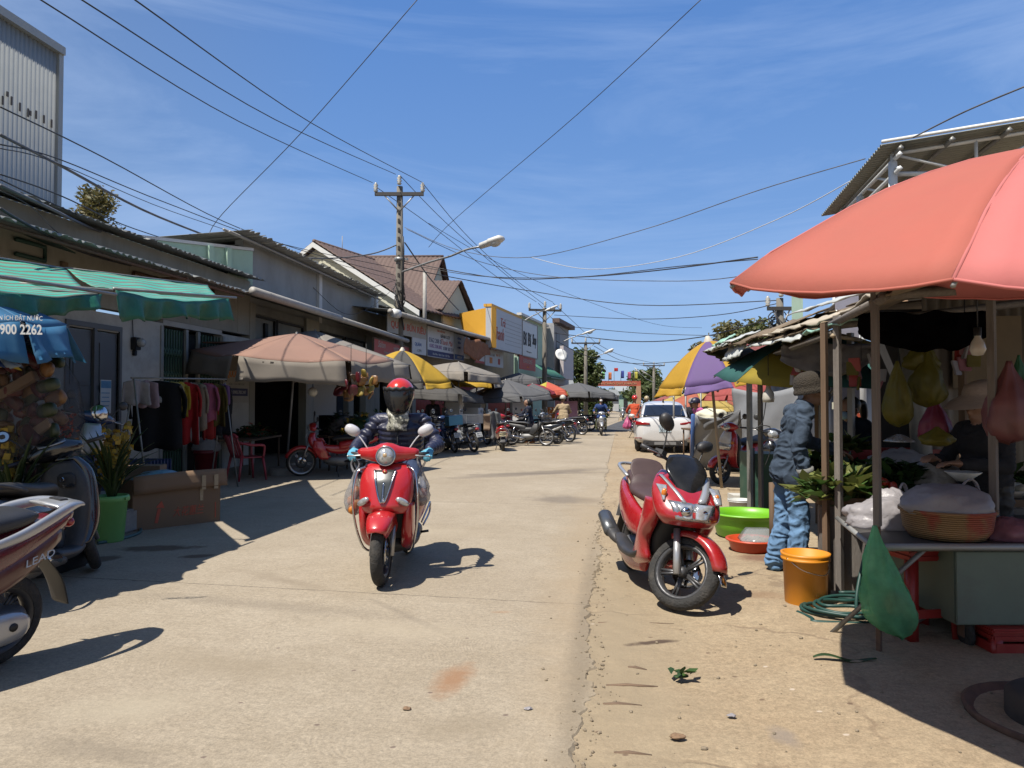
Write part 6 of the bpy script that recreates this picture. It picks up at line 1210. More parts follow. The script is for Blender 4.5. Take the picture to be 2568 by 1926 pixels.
g=NG('woven cane');tc=g.n('TexCoord').outputs['Object'];wv=g.n('TexWave',wave_type='BANDS',bands_direction='Z');wv.inputs['Scale'].default_value=26;g.l(tc,wv.inputs[0]);br=g.noise(tc,18,4,.7);c=g.mix(wv.outputs['Fac'],(.16,.085,.03),(.32,.19,.08));c=g.mix(g.ramp(g.noise(tc,5,3,.5),(.52,0.0),(.6,.7)),c,(.30,.03,.02));g.l(c,g.b.inputs['Base Color']);g.b.inputs['Roughness'].default_value=.7;bp=g.n('Bump');bp.inputs['Strength'].default_value=.6;bp.inputs['Distance'].default_value=.01;g.l(wv.outputs['Fac'],bp.inputs['Height']);g.l(bp.outputs[0],g.b.inputs['Normal']);M_CANE=g.m
mb=MB();mb.lathe([(0,.005),(.2,0),(.235,.05),(.25,.15),(.262,.155),(.262,.172),(.24,.172),(.22,.05),(0,.02)],40);mb.build('wicker_bowl',M_CANE,bk);heap('bag_cover','',(0,0,.15),(.245,.23,.12),M_WHBAG,5,parent=bk,k=.16)
heap('plastic_bag','pink plastic bag slumped at the right end of the counter',CF(2.98,4.4,.618),(.17,.13,.09),M_PKBAG,9,ear=False)
for k,(X,Y,r,lb)in enumerate(((2.95,4.85,.11,'white enamel bowl nearest the basket on the counter'),(3.0,5.2,.12,'white enamel bowl behind the other, further back on the counter'))):
 mb=MB();mb.lathe([(0,0),(.04,0),(.06,.02),(r,.06),(r*.97,.062),(.05,.03),(0,.02)],28,CF(X,Y,.618+.17*(k==0)+.12));mb.lathe([(.0,-.0),(.05,0),(.05,-.29),(0,-.29)],12,CF(X,Y,.618+.17*(k==0)+.12))if False else None;
 o=mb.build('bowl',mat('enamel',(.6,.62,.6),.2));tag(o,lb,'bowl','white enamel bowls')
 # produce table behind
pt_=thing('produce_table','crate table piled with green vegetables behind the front posts','table',CF(2.95,6.0));o=V(pt_.location);mb=MB();mb.quadbox([CF(2.25,5.45,.72)-o,CF(4.2,5.3,.72)-o,CF(4.4,6.9,.78)-o,CF(2.5,6.9,.78)-o],(0,0,-.05));mb.build('table_top',M_POSTB,pt_);mb=MB();a,b=CF(2.25,5.44)-o,CF(4.2,5.28)-o;mb.quadbox([a+V((0,0,.05)),b+V((0,0,.05)),b+V((0,0,.66)),a+V((0,0,.66))],HEAD*.03);mb.build('front_board',M_POST,pt_)
for p in(CF(2.35,6.7),CF(4.2,6.7),CF(4.1,5.5)):tube_part('leg',pt_,[p-o,p-o+V((0,0,.7))],.03,M_POSTB,n=4,sp=1)
def greens(name,label,c,r,n,ls,ms,seed,cat='vegetables',flat=.6,group=None):
 rnd=random.Random(seed);t=MB()
 for _ in range(n):
  a=rnd.uniform(0,6.28);q=math.sqrt(rnd.random());p=V((r[0]*q*math.cos(a),r[1]*q*math.sin(a),r[2]*(1-q*q)*rnd.uniform(.3,1)+.01));d=V((rnd.uniform(-1,1),rnd.uniform(-1,1),rnd.uniform(-.1,.7))).normalized();L=ls*rnd.uniform(.6,1.5);w=d.cross(V((0,0,1))).normalized()*L*rnd.uniform(.16,.34);t.mi=rnd.randrange(len(ms))
  z=V((0,0,L*.12));t.f([t.v(p),t.v(p+d*L*.45+w+z),t.v(p+d*L+V((0,0,-L*.1))),t.v(p+d*L*.45-w+z)])
 t.mi=0;t.ell((0,0,r[2]*.2),(r[0]*.8,r[1]*.8,r[2]*.6));o=t.build(name,ms);o.location=c;o.rotation_euler=(0,0,YAW);return tag(o,label,cat,group)
M_VEG=[mat('veg dark',(.03,.075,.018),.5,var=.4,trans=.2),mat('veg mid',(.07,.14,.03),.5,var=.35,trans=.25),mat('veg yellow',(.18,.20,.05),.5,var=.3,trans=.25)]
greens('vegetable_heap','heap of dark leafy greens in the middle of the produce table',CF(2.95,5.8,.73),(.38,.28,.2),420,.14,M_VEG[:2],3);greens('vegetable_heap','bundle of yellow green stalks hanging over the left end of the produce table',CF(2.42,5.55,.70),(.24,.16,.16),260,.18,M_VEG[1:],4);greens('vegetable_heap','low pile of greens at the back behind the denim man',CF(2.75,6.5,.78),(.3,.24,.16),240,.15,M_VEG,5);greens('vegetable_heap','dark greens right of the wrapped goods on the produce table',CF(3.85,5.9,.73),(.3,.24,.14),240,.13,M_VEG[:2],6)
heap('wrapped_goods','clear plastic wrapped pale mushrooms on the produce table',CF(3.3,5.65,.73),(.26,.2,.16),mat('wrapped pale goods',(.38,.33,.28),.35,var=.45,sc=14,bump=.6,bsc=18),12,cat='goods',ear=False);heap('wrapped_goods','greyish plastic bundle behind the wrapped mushrooms',CF(3.25,6.2,.75),(.32,.2,.2),M_WHBAG,15,cat='goods',ear=False)
def crate(label,c,s,m,rz=YAW,group=None,name='plastic_crate'):
 t=thing(name,label,'crate',c,rz,group);w,d,h=s;mb=MB();mb.box((0,0,.01),(w,d,.02));mb.build('floor',m,t)
 for x,y,a,b in((0,-d/2,w,.014),(0,d/2,w,.014),(-w/2,0,.014,d),(w/2,0,.014,d)):
  mb=MB();n=4
  for k in range(n):mb.box((x,y,h*(k+.5)/n),(a,b,h/n*.6))
  for k in range(7):u=-.48+.96*k/6;mb.box((x+(a*u if a>b else 0),y+(b*u if b>a else 0),h/2),(.016 if a>b else b*1.02,.016 if b>a else b*1.02,h))
  mb.build('side',m,t)
 return t
crate('red plastic crate behind the white stall post in front of the girl',CF(3.35,6.75,.78),(.6,.4,.22),M_REDPL);crate('red plastic tray of goods near the straw hatted seller',CF(4.0,6.0,.74),(.55,.35,.08),M_REDPL)
# more produce crowding the stall
M_RDV=mat('tomato red',(.45,.05,.025),.35,var=.2);M_ORV=mat('carrot orange',(.60,.20,.03),.5);M_WHV=mat('pale radish',(.5,.48,.4),.5);M_PUV=mat('shallot purple',(.18,.06,.09),.5)
def pile(label,c,r,n,s_,ms,seed,cat='vegetables',el=1.0):
 rnd=random.Random(seed);t=thing('produce_pile',label,cat,c,YAW);mb=MB();mb.lathe([(0,.0),(r*.8,0),(r,.05),(r*.97,.055),(r*.75,.012),(0,.012)],24);mb.build('tray',M_REDPL if seed%2 else M_STEEL,t)
 for k in range(n):
  q=math.sqrt(rnd.random())*r*.8;a=rnd.uniform(0,6.28);mb=MB();mb.M=T(q*math.cos(a),q*math.sin(a),.03+s_*.6+(1-(q/r)**2)*s_*2*rnd.random())@RZ(rnd.uniform(0,180))@RX(rnd.uniform(-25,25));mb.ell((0,0,0),(s_,s_*el,s_*.9),n=10,k=7);mb.build('vegetable',ms[k%len(ms)],t)
 return t
pile('tray of red tomatoes on the produce table left of the wrapped mushrooms',CF(2.72,5.52,.73),.15,16,.032,[M_RDV],3);pile('tray of carrots in front of the back greens',CF(3.05,6.35,.76),.18,14,.026,[M_ORV],4,el=3.2);pile('tray of pale radishes beside the dark greens',CF(3.62,5.5,.73),.17,14,.03,[M_WHV],6,el=2.6);pile('bowl of purple shallots at the right of the produce table',CF(4.05,5.6,.73),.15,22,.024,[M_PUV],7)
greens('vegetable_heap','bunches of pale green stalks standing in front of the girl',CF(3.0,6.75,.78),(.26,.18,.3),220,.17,M_VEG[1:],14);greens('vegetable_heap','tuft of herbs between the tomatoes and the dark greens',CF(2.62,5.85,.73),(.2,.18,.2),200,.10,M_VEG,15)
heap('wrapped_goods','small clear bag of bean sprouts on the counter by the enamel bowls',CF(2.78,5.05,.618),(.12,.1,.12),mat('sprouts',(.5,.47,.36),.4,var=.4,sc=30,bump=.6),41,cat='goods');heap('plastic_bag','knotted pale pink bag behind the covered basket',CF(2.72,4.78,.618),(.11,.1,.15),M_PKBAG,44)
for i,(x,y,d,lb)in enumerate(((2160,905,5.9,'cluster of small packets hanging between the two front posts'),(2420,850,5.4,'cluster of packets hanging above the straw coloured hat'),(2010,905,7.2,'bundle of plastic packets tied under the roof above the denim man'))):
 rnd=random.Random(i);t=thing('hanging_bunch',lb,'goods',P(x,y,d));tube_part('string',t,[(0,0,0),(0,0,.35)],.004,M_BLK,n=4,sp=1)
 for k in range(8):mb=MB();mb.M=T(rnd.gauss(0,.05),rnd.gauss(0,.04),-.03*k)@RZ(rnd.uniform(0,180))@RX(rnd.uniform(-30,30));mb.box((0,0,0),(.09,.015,.11));mb.build('packet',[M_WHBAG,M_REDPL,M_YLBAG,M_PKBAG][(k+i)%4],t,.004)
 # backdrop of the stall: corrugated wall, sacks, dark pole
bw=thing('tin_wall','beige corrugated tin wall closing the stall behind the straw hatted seller','wall',CF(4.6,6.6));o=V(bw.location);mb=MB();corr(mb,CF(3.72,6.7)-o,RGT*3.2,(0,0,2.5),30,.018);mb.build('corrugated_sheet',mat('beige tin',(.26,.225,.185),.6,var=.12,sc=2,dirt=.5,dcol=(.2,.15,.1),stretch=(1,1,.3)),bw)
mb=MB();a=CF(3.95,6.62,1.55)-o;mb.quadbox([a,a+RGT*.62,a+RGT*.62+V((0,0,.65)),a+V((0,0,.65))],HEAD*.01);mb.build('patch_board',mat('tan board',(.2,.15,.09),.8),bw)
for X,z0,h,lb in((4.75,1.0,.9,0),(5.0,.95,1.0,1),(4.35,.2,.5,0)):mb=MB();a=CF(X,6.6,z0)-o;mb.quadbox([a,a+RGT*.14,a+RGT*.14+V((0,0,h)),a+V((0,0,h))],HEAD*.01);mb.build('loose_strip',mat('pinkish strip',(.4,.25,.22),.7)if lb else M_POST,bw)
sp_=thing('stove_pipe','dull metal pipe slanting in the dark behind the yellow bags','pipe',CF(3.42,6.4));mb=MB();mb.tube([(0,0,2.1),(.1,.0,1.3),(.14,0,0)],.085,14);mb.build('tube',M_STEEL,sp_)
dk=thing('board_partition','dark board partition at the back of the vegetable stall','partition',CF(3.6,7.2));mb=MB();o=V(dk.location);a=CF(3.42,7.0)-o;mb.quadbox([a,CF(4.3,6.85)-o,CF(4.3,6.85,2.3)-o,a+V((0,0,2.3))],HEAD*.03);mb.build('board',M_DARK,dk)  # board coloured like shade, stands in for the unlit depth of the stall
bag('plastic_bag','yellow bag of greens hanging low in the middle of the stall',P(2250,905,5.2),.095,.08,.46,M_YLBAG,1,handle=False,inner=[('leaf_bundle',(0,0,-.36),(.07,.06,.10),M_LEAF[2])]);bag('plastic_bag','larger yellow green bag hanging beside the dark pipe',P(2325,880,5.3),.12,.09,.40,M_YLBAG,3,handle=False,inner=[('leaf_bundle',(.03,0,-.3),(.09,.065,.08),M_LEAF[2])]);bag('plastic_bag','crumpled empty yellow bag hung above the larger yellow green bag',P(2310,855,5.35),.12,.06,.22,M_YLBAG,7,handle=False);bag('plastic_bag','dark pink bag hanging behind the yellow bags',P(2345,1000,5.6),.12,.1,.34,mat('magenta film',(.25,.03,.07),.45,var=.2),2,handle=False);bag('plastic_bag','long dull red bag hanging at the right edge by the white post',P(2530,905,4.5),.14,.1,.50,mat('dull red film',(.20,.07,.07),.45,alpha=.92,var=.25),5,handle=False);bag('plastic_bag','narrow green bag hanging at the right edge beside the red one',P(2555,890,4.6),.06,.05,.36,mat('dark green film',(.03,.14,.06),.45,var=.25),8,handle=False)
for k,(x,y,d,lb)in enumerate(((2452,855,4.4,'bare glass bulb hanging in front of the tan board'),(1927,985,7.6,'white bulb hanging on a yellow cord left of the denim man'))):
 lbm=thing('light_bulb',lb,'bulb',P(x,y,d));mb=MB();mb.lathe([(0,-.09),(.03,-.085),(.045,-.05),(.035,-.01),(.018,.02),(.018,.04)],18)if not k else mb.lathe([(0,-.10),(.055,-.095),(.06,-.06),(.055,.0),(.03,.03),(.02,.08)],18);mb.build('bulb_glass',mat('opal glass',(.55,.52,.46),.15),lbm);mb=MB();mb.lathe([(.02,.03),(.022,.08),(0,.085)],12);mb.tube([(0,0,.08),(0,0,.4)],.004,4);mb.build('socket_cord',M_BLK,lbm)
mb=MB();q=[P(1922,1000,7.6),P(1912,1060,7.6),P(1895,1075,7.6),P(1925,1085,7.6),P(1930,1070,7.6),P(1905,1072,7.6),P(1932,1120,7.6),P(1918,1170,7.6)];mb.tube(q,.005,5,5);tag(mb.build('flex_cord',M_BLK),'black flex looping down between the grey posts left of the denim man','cord')
lp=thing('hanging_lamp','small metal lamp shade hanging low over the red crate','lamp',P(2255,1105,5.8));mb=MB();mb.lathe([(.02,.05),(.06,.03),(.11,0),(.112,-.01),(.06,.02),(.0,.04)],22);mb.build('shade',mat('bright tin',(.6,.6,.6),.25,metal=.6),lp);mb=MB();mb.tube([(0,0,.04),(.005,0,1.0)],.004,4);mb.build('cord',M_BLK,lp)
# umbrella seen in the shade under the patched roof
umbrella('yellow and teal umbrella standing in the shade under the patched roof',CF(3.4,8.2),CF(3.4,8.1,2.2),1.15,.5,[mat('shade yellow canvas',(.40,.30,.03),.8,trans=.3),mat('teal canvas',(.04,.16,.15),.8,trans=.3)],8,tilt=(6,0),phase=30)
# ============================================================= basins, bucket, boards left of the denim man
bs=thing('plastic_basin','large bright green plastic basin on the ground beside the red basin','basin',G(1872,1350));mb=MB();mb.lathe([(0,.012),(.24,.0),(.30,.03),(.345,.2),(.35,.245),(.385,.25),(.385,.268),(.33,.268),(.32,.2),(.28,.04),(0,.02)],48);mb.build('shell',M_GRNPL,bs);bs.location.z=.01
rb=thing('plastic_basin','shallow orange red plastic basin with a clear lid of noodles','basin',G(1888,1385));rb.location.z=.01;mb=MB();mb.lathe([(0,.01),(.18,.0),(.2,.02),(.225,.1),(.25,.108),(.25,.122),(.215,.122),(.19,.03),(0,.02)],40);mb.build('shell',M_ORPL,rb)
mb=MB();mb.M=T(.05,0,.1);mb.rings([[(.17*k*sx,.13*k*sy,z)for sx,sy in((-1,-1),(1,-1),(1,1),(-1,1))]for k,z in((1,0),(.95,.02),(.62,.11),(.55,.115))]);mb.build('clear_lid',mat('clear plastic lid',(.6,.63,.65),.12,alpha=.4,var=.1),rb)
mb=MB();rnd=random.Random(2)
for k in range(40):a=rnd.uniform(0,6.28);r=.12*math.sqrt(rnd.random());mb.tube([(.05+r*math.cos(a)-.05,r*math.sin(a),.1),(.05+r*math.cos(a),r*math.sin(a)+.03,.13),(.05+r*math.cos(a)+.05,r*math.sin(a),.1)],.004,4,2)
mb.build('noodles',mat('pale straw',(.5,.42,.28),.7),rb)
bucket('bucket','small white bucket beside the boards behind the green basin',G(1857,1292),.12,.145,.2,mat('white plastic',(.66,.67,.64),.4,dirt=.2),False)
mb=MB();a,b=G(1830,1232),G(1990,1236);mb.quadbox([a,b,b+HEAD*.12,a+HEAD*.12],(0,0,.04));tag(mb.build('wood_plank',M_BAMB),'pale plank on the ground between the leaning pole and the white bucket','plank');mb=MB();a,b=G(1840,1260),G(1930,1262);mb.quadbox([a,b,b+HEAD*.3,a+HEAD*.3],(0,0,.1));tag(mb.build('foam_box',mat('foam',(.6,.58,.52),.8,dirt=.3)),'whitish foam slab behind the white bucket','box')
gc=thing('green_cart','dark green sided timber cart standing behind the basins and the denim man','cart',G(1925,1292));mb=MB();o=V(gc.location);a,b=G(1893,1294)-o,G(2000,1300)-o
mb.quadbox([a+V((0,0,.02)),b+V((0,0,.02)),b+V((0,0,.78)),a+V((0,0,.78))],HEAD*.6);mb.build('side_panel',mat('bottle green paint',(.02,.085,.055),.55,var=.2,dirt=.3),gc);mb=MB()
mb.tube([a+V((0,0,0))-RGT*.03,a+V((0,0,.85))-RGT*.03],.035,4);mb.build('corner_post',M_POST,gc)
greens('fallen_leaf','crumpled dark green leaves on the sunlit dirt',G(1708,1708)+V((0,0,.022)),(.05,.025,.012),9,.07,M_VEG[:2],51,'leaf');mb=MB();a,b=G(2040,1663),G(2200,1672);a.z=b.z=.032
mb.cloth(lambda u,v:a.lerp(b,u)+HEAD*((v-.5)*.05*math.sin(.3+2.6*u)+.012*math.sin(u*9))+V((0,0,.012*math.sin(u*7)+.01*abs(v-.5))),18,4,.003);tag(mb.build('fallen_leaf',M_VEG[0]),'long green leaf lying across the edge of the umbrella shadow','leaf')
# ============================================================= man in denim and the people in the stall
M_DEN=cloth('denim jacket',(.055,.078,.115),.35,.6,9);M_JEANL=cloth('blue jeans',(.15,.27,.45),.3,.7,6)
dm=G(1962,1452);dm=CF(dm.dot(RGT)+.10,dm.dot(HEAD)+.12);face=(RGT*.99+HEAD*.02).normalized()
J=standing(1.68,.10,step=.05);J['head']=(.0,.22,1.515);J['chest']=(0,.07,1.25)
J.update(ell=(-.22,.26,1.08),wrl=(-.18,.46,1.02),elr=(.215,.0,1.06),wrr=(.21,.07,.83),shl=(-.175,.10,1.34),shr=(.175,.08,1.34))
den=person('man in a denim jacket, blue jeans and knitted hat leaning towards the vegetables',dm,rz_of(face),J,[M_SKIN,M_DEN,M_JEANL,mat('brown shoe',(.10,.05,.03),.7),M_SKIN,M_EYE],loose=1.05,coat=True,vox=.0078,fwd=(.1,.9,-.22),hup=(0,.2,1),hd={'r':((-.05,.3,-.95),(.95,-.1,.1),1.0)},arm_r=(.058,.052,.046),leg_r=(.085,.074,.074),fat=.84,fold=.011)
hatlike(den,(.0,.195,1.56),[(.128,-.06),(.134,-.045),(.131,-.025),(.124,-.02),(.128,.01),(.124,.05),(.105,.09),(.06,.118),(.0,.125)],mat('brown knit',(.04,.03,.02),.95,var=.3,sc=40,bump=.8,bsc=90),'knit_hat',rot=RX(10),sq=(1,1.1))
mb=MB();mb.ell((.01,.30,1.47),(.066,.055,.055),MX.Rotation(R(-12),3,'Z'));mb.build('face_mask',M_BLK,den)
for s in(-1,):mb=MB();mb.tube([V(J['wrr'])+V((.0,-.02,.07)),V(J['wrr'])+V((0,-.006,.015))],[.066,.062],14);mb.build('turned_cuff',mat('pale denim cuff',(.22,.22,.21),.9,bump=.3),den)
mb=MB();mb.tube([(0,.12,1.36),(0,.15,1.425)],[.085,.072],16);mb.build('collar',M_DEN,den)
M_GREYS=cloth('dark grey shirt',(.035,.035,.04));J=standing(1.5,.02);fc=(RGT*-.93-HEAD*.3).normalized();J.update(elr=(.24,.12,.98),wrr=(.12,.36,1.02),ell=(-.24,.10,.98),wrl=(-.12,.34,1.0));sl_p=P(2470,1010,5.3);sl_p.z=0
sel=person('stall seller in a wide cloth hat and dark shirt holding a yellow bag',sl_p,rz_of(fc),J,[M_SKIN,M_GREYS,M_BLK,M_BLK,M_SKIN,M_EYE],vox=.0095,loose=1.1,fwd=(0,1,-.2))
hatlike(sel,(0,.02,1.475),[(.25,-.045),(.22,-.02),(.13,.015),(.118,.05),(.10,.085),(.05,.105),(0,.11)],mat('beige cloth hat',(.48,.37,.30),.9,var=.1,bump=.3),'sun_hat',rot=RX(-14),sq=(1,1.05))
p=P(2350,1070,5.0);bag('plastic_bag','crumpled yellow bag held out in the hand of the hatted seller',p,.11,.08,.13,M_YLBAG,9,handle=False)
gp_=P(2150,1100,7.4);gp_.z=.1;J=standing(1.35,.06);gl=person('girl with a black ponytail and blue face mask behind the red crate',gp_,rz_of((RGT*-.9-HEAD*.5).normalized()),J,[M_SKIN,cloth('dark blue shirt',(.02,.03,.05)),M_BLK,M_BLK,M_SKIN,M_EYE],vox=.011,fwd=(0,.9,-.35))
hd_=V((0,.11,1.25));mb=MB();mb.ell(hd_+V((0,-.02,.045)),(.088,.105,.095));mb.tube([hd_+V((0,-.1,.05)),hd_+V((0,-.19,.06)),hd_+V((0,-.22,-.06)),hd_+V((0,-.21,-.16))],[.03,.04,.035,.01],10,4);mb.build('hair',M_HAIR,gl);mb=MB();mb.ell(hd_+V((0,.085,-.055)),(.055,.04,.042));mb.build('face_mask',mat('blue mask',(.25,.38,.5),.8),gl)
# ============================================================= things along the left side
def SW(u,v,z=0.0):return V((u,v,z))
g=NG('teal striped tarpaulin');tc=g.n('TexCoord').outputs['Object'];sx=g.n('SeparateXYZ');g.l(tc,sx.inputs[0]);wn=g.noise(tc,1.6,3,.5)
ph=g.math('MODULO',g.math('ADD',g.math('MULTIPLY',sx.outputs[0],5.2),g.math('ADD',g.math('MULTIPLY',wn,.5),100.0)),1.0);c=g.mix(g.ramp(ph,(.5,0.0),(.54,1.0)),(.06,.45,.34),(.17,.20,.16));c=g.mix(g.math('MULTIPLY',g.ramp(g.noise(tc,3.5,6,.7),(.5,0.0),(.7,1.0)),.35),c,(.28,.3,.25));g.l(c,g.b.inputs['Base Color']);g.b.inputs['Roughness'].default_value=.45
t_=g.n('BsdfTranslucent');g.l(c,t_.inputs[0]);ms=g.n('MixShader');ms.inputs[0].default_value=.3;g.l(g.b.outputs[0],ms.inputs[1]);g.l(t_.outputs[0],ms.inputs[2]);g.l(ms.outputs[0],g.nt.nodes['Material Output'].inputs[0]);M_STRIPE=g.m
M_GRNV=mat('green valance film',(.025,.19,.115),.45,trans=.25,bump=.5,bsc=9,var=.3,sc=5,dirt=.3,dcol=(.1,.16,.12))
def awning(label,b0,b1,f0,f1,vh,seed,sag=.05):
 t=thing('striped_awning',label,'awning',V((b0.x,b0.y,0)),group='teal striped awnings');o=V(t.location);mb=MB()
 def fn(u,v):p=b0.lerp(b1,u).lerp(f0.lerp(f1,u),v);return p-o+V((0,0,-sag*math.sin(math.pi*u)*(.3+v)-.06*math.sin(math.pi*v)+.025*NZ.noise(V((u*6+seed,v*4,seed)))))
 mb.cloth(fn,36,10,.004);mb.build('canopy',M_STRIPE,t);mb=MB()
 mb.cloth(lambda u,v:V(fn(u,1.0))+V((.02+.05*math.sin(u*37+seed)*v+.04*math.sin(u*15)*v,0,-v*vh*(.78+.20*math.sin(u*5+seed)+.12*abs(math.sin(u*26))*v))),48,5,.003);mb.build('valance',M_GRNV,t);tube_part('frame_tube',t,[f0-o+V((0,0,.012)),f1+(f1-f0).normalized()*.22-o+V((0,0,.02))],.016,M_STEEL,n=6,sp=1);tube_part('frame_tube',t,[b0-o,b1-o],.016,M_STEEL,n=6,sp=1)
 for p in(f1,f0):tube_part('strut',t,[p-o,V((UF,p.y+.2,p.z+.35))-o],.012,M_STEEL,n=5,sp=1)
 return t
awning('teal and grey striped awning with a ragged green valance before the grey doors',SW(-6.7,8.4,3.10),SW(-6.7,11.7,3.40),SW(-4.52,6.28,2.46),SW(-4.53,8.35,2.67),.27,2);awning('sagging left piece of the teal striped awning at the photo edge',SW(-6.7,5.4,2.90),SW(-6.7,8.4,3.09),SW(-4.45,4.0,2.30),SW(-4.45,6.0,2.38),.15,5,.08)
M_UBL=mat('blue advert canvas',(.05,.22,.42),.6,trans=.3,var=.12,dirt=.2,dcol=(.3,.4,.5));M_UBL2=mat('deep blue canvas',(.01,.05,.20),.6,trans=.25);M_ULT=mat('bluish white canvas',(.38,.48,.60),.6,trans=.3)
cu=P(-175,720,5.45);ub=umbrella('worn blue umbrella with white telephone number printing at the left edge',V((cu.x,cu.y,0)),cu,.86,.27,[M_UBL,M_ULT,M_UBL2,M_UBL],8,tilt=(4,0),phase=-8,val=.30,valm=[M_UBL,M_UBL,M_UBL2,M_UBL],seed=3)
def on_px(x,y,d,w,h):p=P(x,y,d);return frame(p,(RGT*.985+HEAD*.17),(0,0,1))
lo=MX.Translation(-V(ub.location))
lettering('1900 2262',.27,.082,lo@on_px(48,826,4.72,0,0),M_WHITE,ub,shear=-.05,th=.003,bold=.02);lettering('TIỆN ÍCH ĐẶT NƯỚC',.30,.05,lo@on_px(42,797,4.72,0,0),M_WHITE,ub,th=.003)
cu=P(-150,800,5.2);umbrella('umbrella of pale blue, yellow and deep blue panels cut by the left edge',V((cu.x,cu.y,0)),cu,.36,.2,[M_ULT,mat('yellow canvas',(.62,.48,.05),.7,trans=.3),M_UBL2],9,phase=10,val=.14,seed=8)
# gift packs in a clear wrapper
gp2=P(85,985,6.3);t=thing('gift_bundle','tall clear wrapped bundle of red and gold packs under the blue umbrella','gift bundle',V((gp2.x,gp2.y,0)));rnd=random.Random(5)
cols=[mat('pack red',(.20,.018,.016),.3,var=.5,sc=16),mat('pack gold',(.24,.11,.03),.35,var=.5,sc=18),mat('pack dark red',(.12,.014,.02),.3,var=.5,sc=20),mat('pack green',(.04,.055,.02),.4,var=.4,sc=16)]
for k in range(64):
 mb=MB();a=-.30+.6*((k*7)%6)/5;z=.80+.0165*k+rnd.uniform(-.03,.03);mb.M=T(a*(1 if k%2 else .8)*(1-.5*max(0,z-1.5)),-.16+rnd.uniform(-.06,.12),z)@RZ(rnd.uniform(-30,30))@RY(rnd.uniform(-45,45));mb.ell((0,0,0),(rnd.uniform(.06,.11),.035,rnd.uniform(.04,.075)),e=2.8,n=12,k=8);mb.build('pack',cols[k%4],t)
for k,(x,z,a)in enumerate(((-.02,1.55,-28),(.14,1.15,-32))):mb=MB();mb.M=T(x,-.18,z)@RY(a);mb.box((0,0,0),(.42,.06,.08));mb.build('box_edge',mat('tan pack edge',(.42,.28,.18),.5),t,.006)
mb=MB();mb.lathe([(.30,.72),(.36,.95),(.38,1.3),(.34,1.6),(.2,1.85),(.05,1.98),(.09,2.06)],28)
for v in mb.bm.verts:v.co+=V((.05*NZ.noise(v.co*3),.05*NZ.noise(v.co*3+V((3,1,1))),0))
mb.build('clear_wrapper',mat('cellophane',(.6,.58,.58),.1,alpha=.07,var=.2),t);mb=MB();mb.box((0,0,.36),(.7,.5,.72));mb.build('stand',M_BLK,t,.02)
# orchids
M_ORCH=[mat('orchid leaf dark',(.025,.055,.015),.45,var=.3,trans=.15),mat('orchid leaf',(.055,.09,.02),.45,var=.3,trans=.2)];M_ORF=[mat('orchid yellow',(.75,.46,.05),.6,var=.3,trans=.25),mat('orchid olive',(.30,.20,.03),.6,var=.3)]
def orchid(label,c,h,n,spikes,seed,pot=None,potm=None):
 rnd=random.Random(seed);t=thing('potted_orchid',label,'plant',c);base=.40 if pot else .3
 for _ in range(n):
  a=rnd.uniform(0,6.28);L=h*rnd.uniform(.6,1.25);d=V((math.cos(a),math.sin(a),0));ou=rnd.uniform(.25,.95);mb=MB();K=9;w=rnd.uniform(.016,.026);sd=V((-d.y,d.x,0))
  pc=lambda s:d*(.03+ou*L*.75*s**1.7)+V((0,0,base+L*(s-.42*ou*s*s*1.2)))
  mb.cloth(lambda u,v:pc(u)+sd*((v-.5)*2*w*(1-u**3)*(.5+u))+V((0,0,.01*abs(v-.5))),K,2,.002);mb.build('leaf',M_ORCH[rnd.randrange(2)],t)
 for k in range(spikes):
  a=rnd.uniform(0,6.28);d=V((math.cos(a),math.sin(a),0))*rnd.uniform(.05,.2);L=h*rnd.uniform(.62,.98);mb=MB();mb.tube([(0,0,base),d*.5+V((0,0,base+L*.5)),d+V((0,0,base+L))],.005,5,3);sp=mb.build('flower_stem',M_ORCH[1],t);mb=MB()
  for i in range(60):
   s=rnd.uniform(.3,1);p=d*s+V((0,0,base+L*s));q=V((rnd.uniform(-1,1),rnd.uniform(-1,1),rnd.uniform(-.3,.8))).normalized();mb.mi=rnd.randrange(2);r=.034*rnd.uniform(.7,1.2);p+=q*.038;x=q.orthogonal().normalized()*r;y=q.cross(x);mb.f([mb.v(p+x+q*.008),mb.v(p+y),mb.v(p-x+q*.008),mb.v(p-y)])
  mb.build('flower_spike',M_ORF,sp)
 if pot:
  mb=MB();mb.lathe([(0,.004),(.115,0),(.12,.01),(.15,.40),(.165,.41),(.168,.45),(.16,.47),(.145,.47),(.14,.42),(.0,.41)],36);mb.build('pail',potm,t)
  mb=MB();mb.box((.16,0,.44),(.05,.06,.03));mb.build('ear',potm,t)
 return t
orchid('yellow flowering orchid with long leaves planted in a light green pail',G(278,1357),.84,46,9,3,True,mat('light green pail',(.20,.50,.15),.45,var=.05,dirt=.15));c=P(30,1180,5.9);c.z=.05;orchid('dark leaved orchid clump at the left edge behind the parked scooters',c,.85,46,2,9,True,M_BLK)
mb=MB();c=P(138,1070,6.6);rnd=random.Random(1)
for _ in range(200):
 p=V((rnd.gauss(0,.075),rnd.gauss(0,.06),rnd.gauss(0,.06)));d=V((rnd.uniform(-1,1),rnd.uniform(-1,1),rnd.uniform(0,1))).normalized()*.05;x=d.orthogonal().normalized()*.014;mb.f([mb.v(p),mb.v(p+d*.6+x),mb.v(p+d),mb.v(p+d*.6-x)])
mb.tube([(0,0,-.06),(.01,.02,-1.0*c.z+.02)],.03,6);o=mb.build('red_flowers',mat('vermilion petals',(.55,.06,.012),.6,var=.3,trans=.2));o.location=c;tag(o,'bunch of bright orange red flowers under the wrapped gift bundle','flowers')
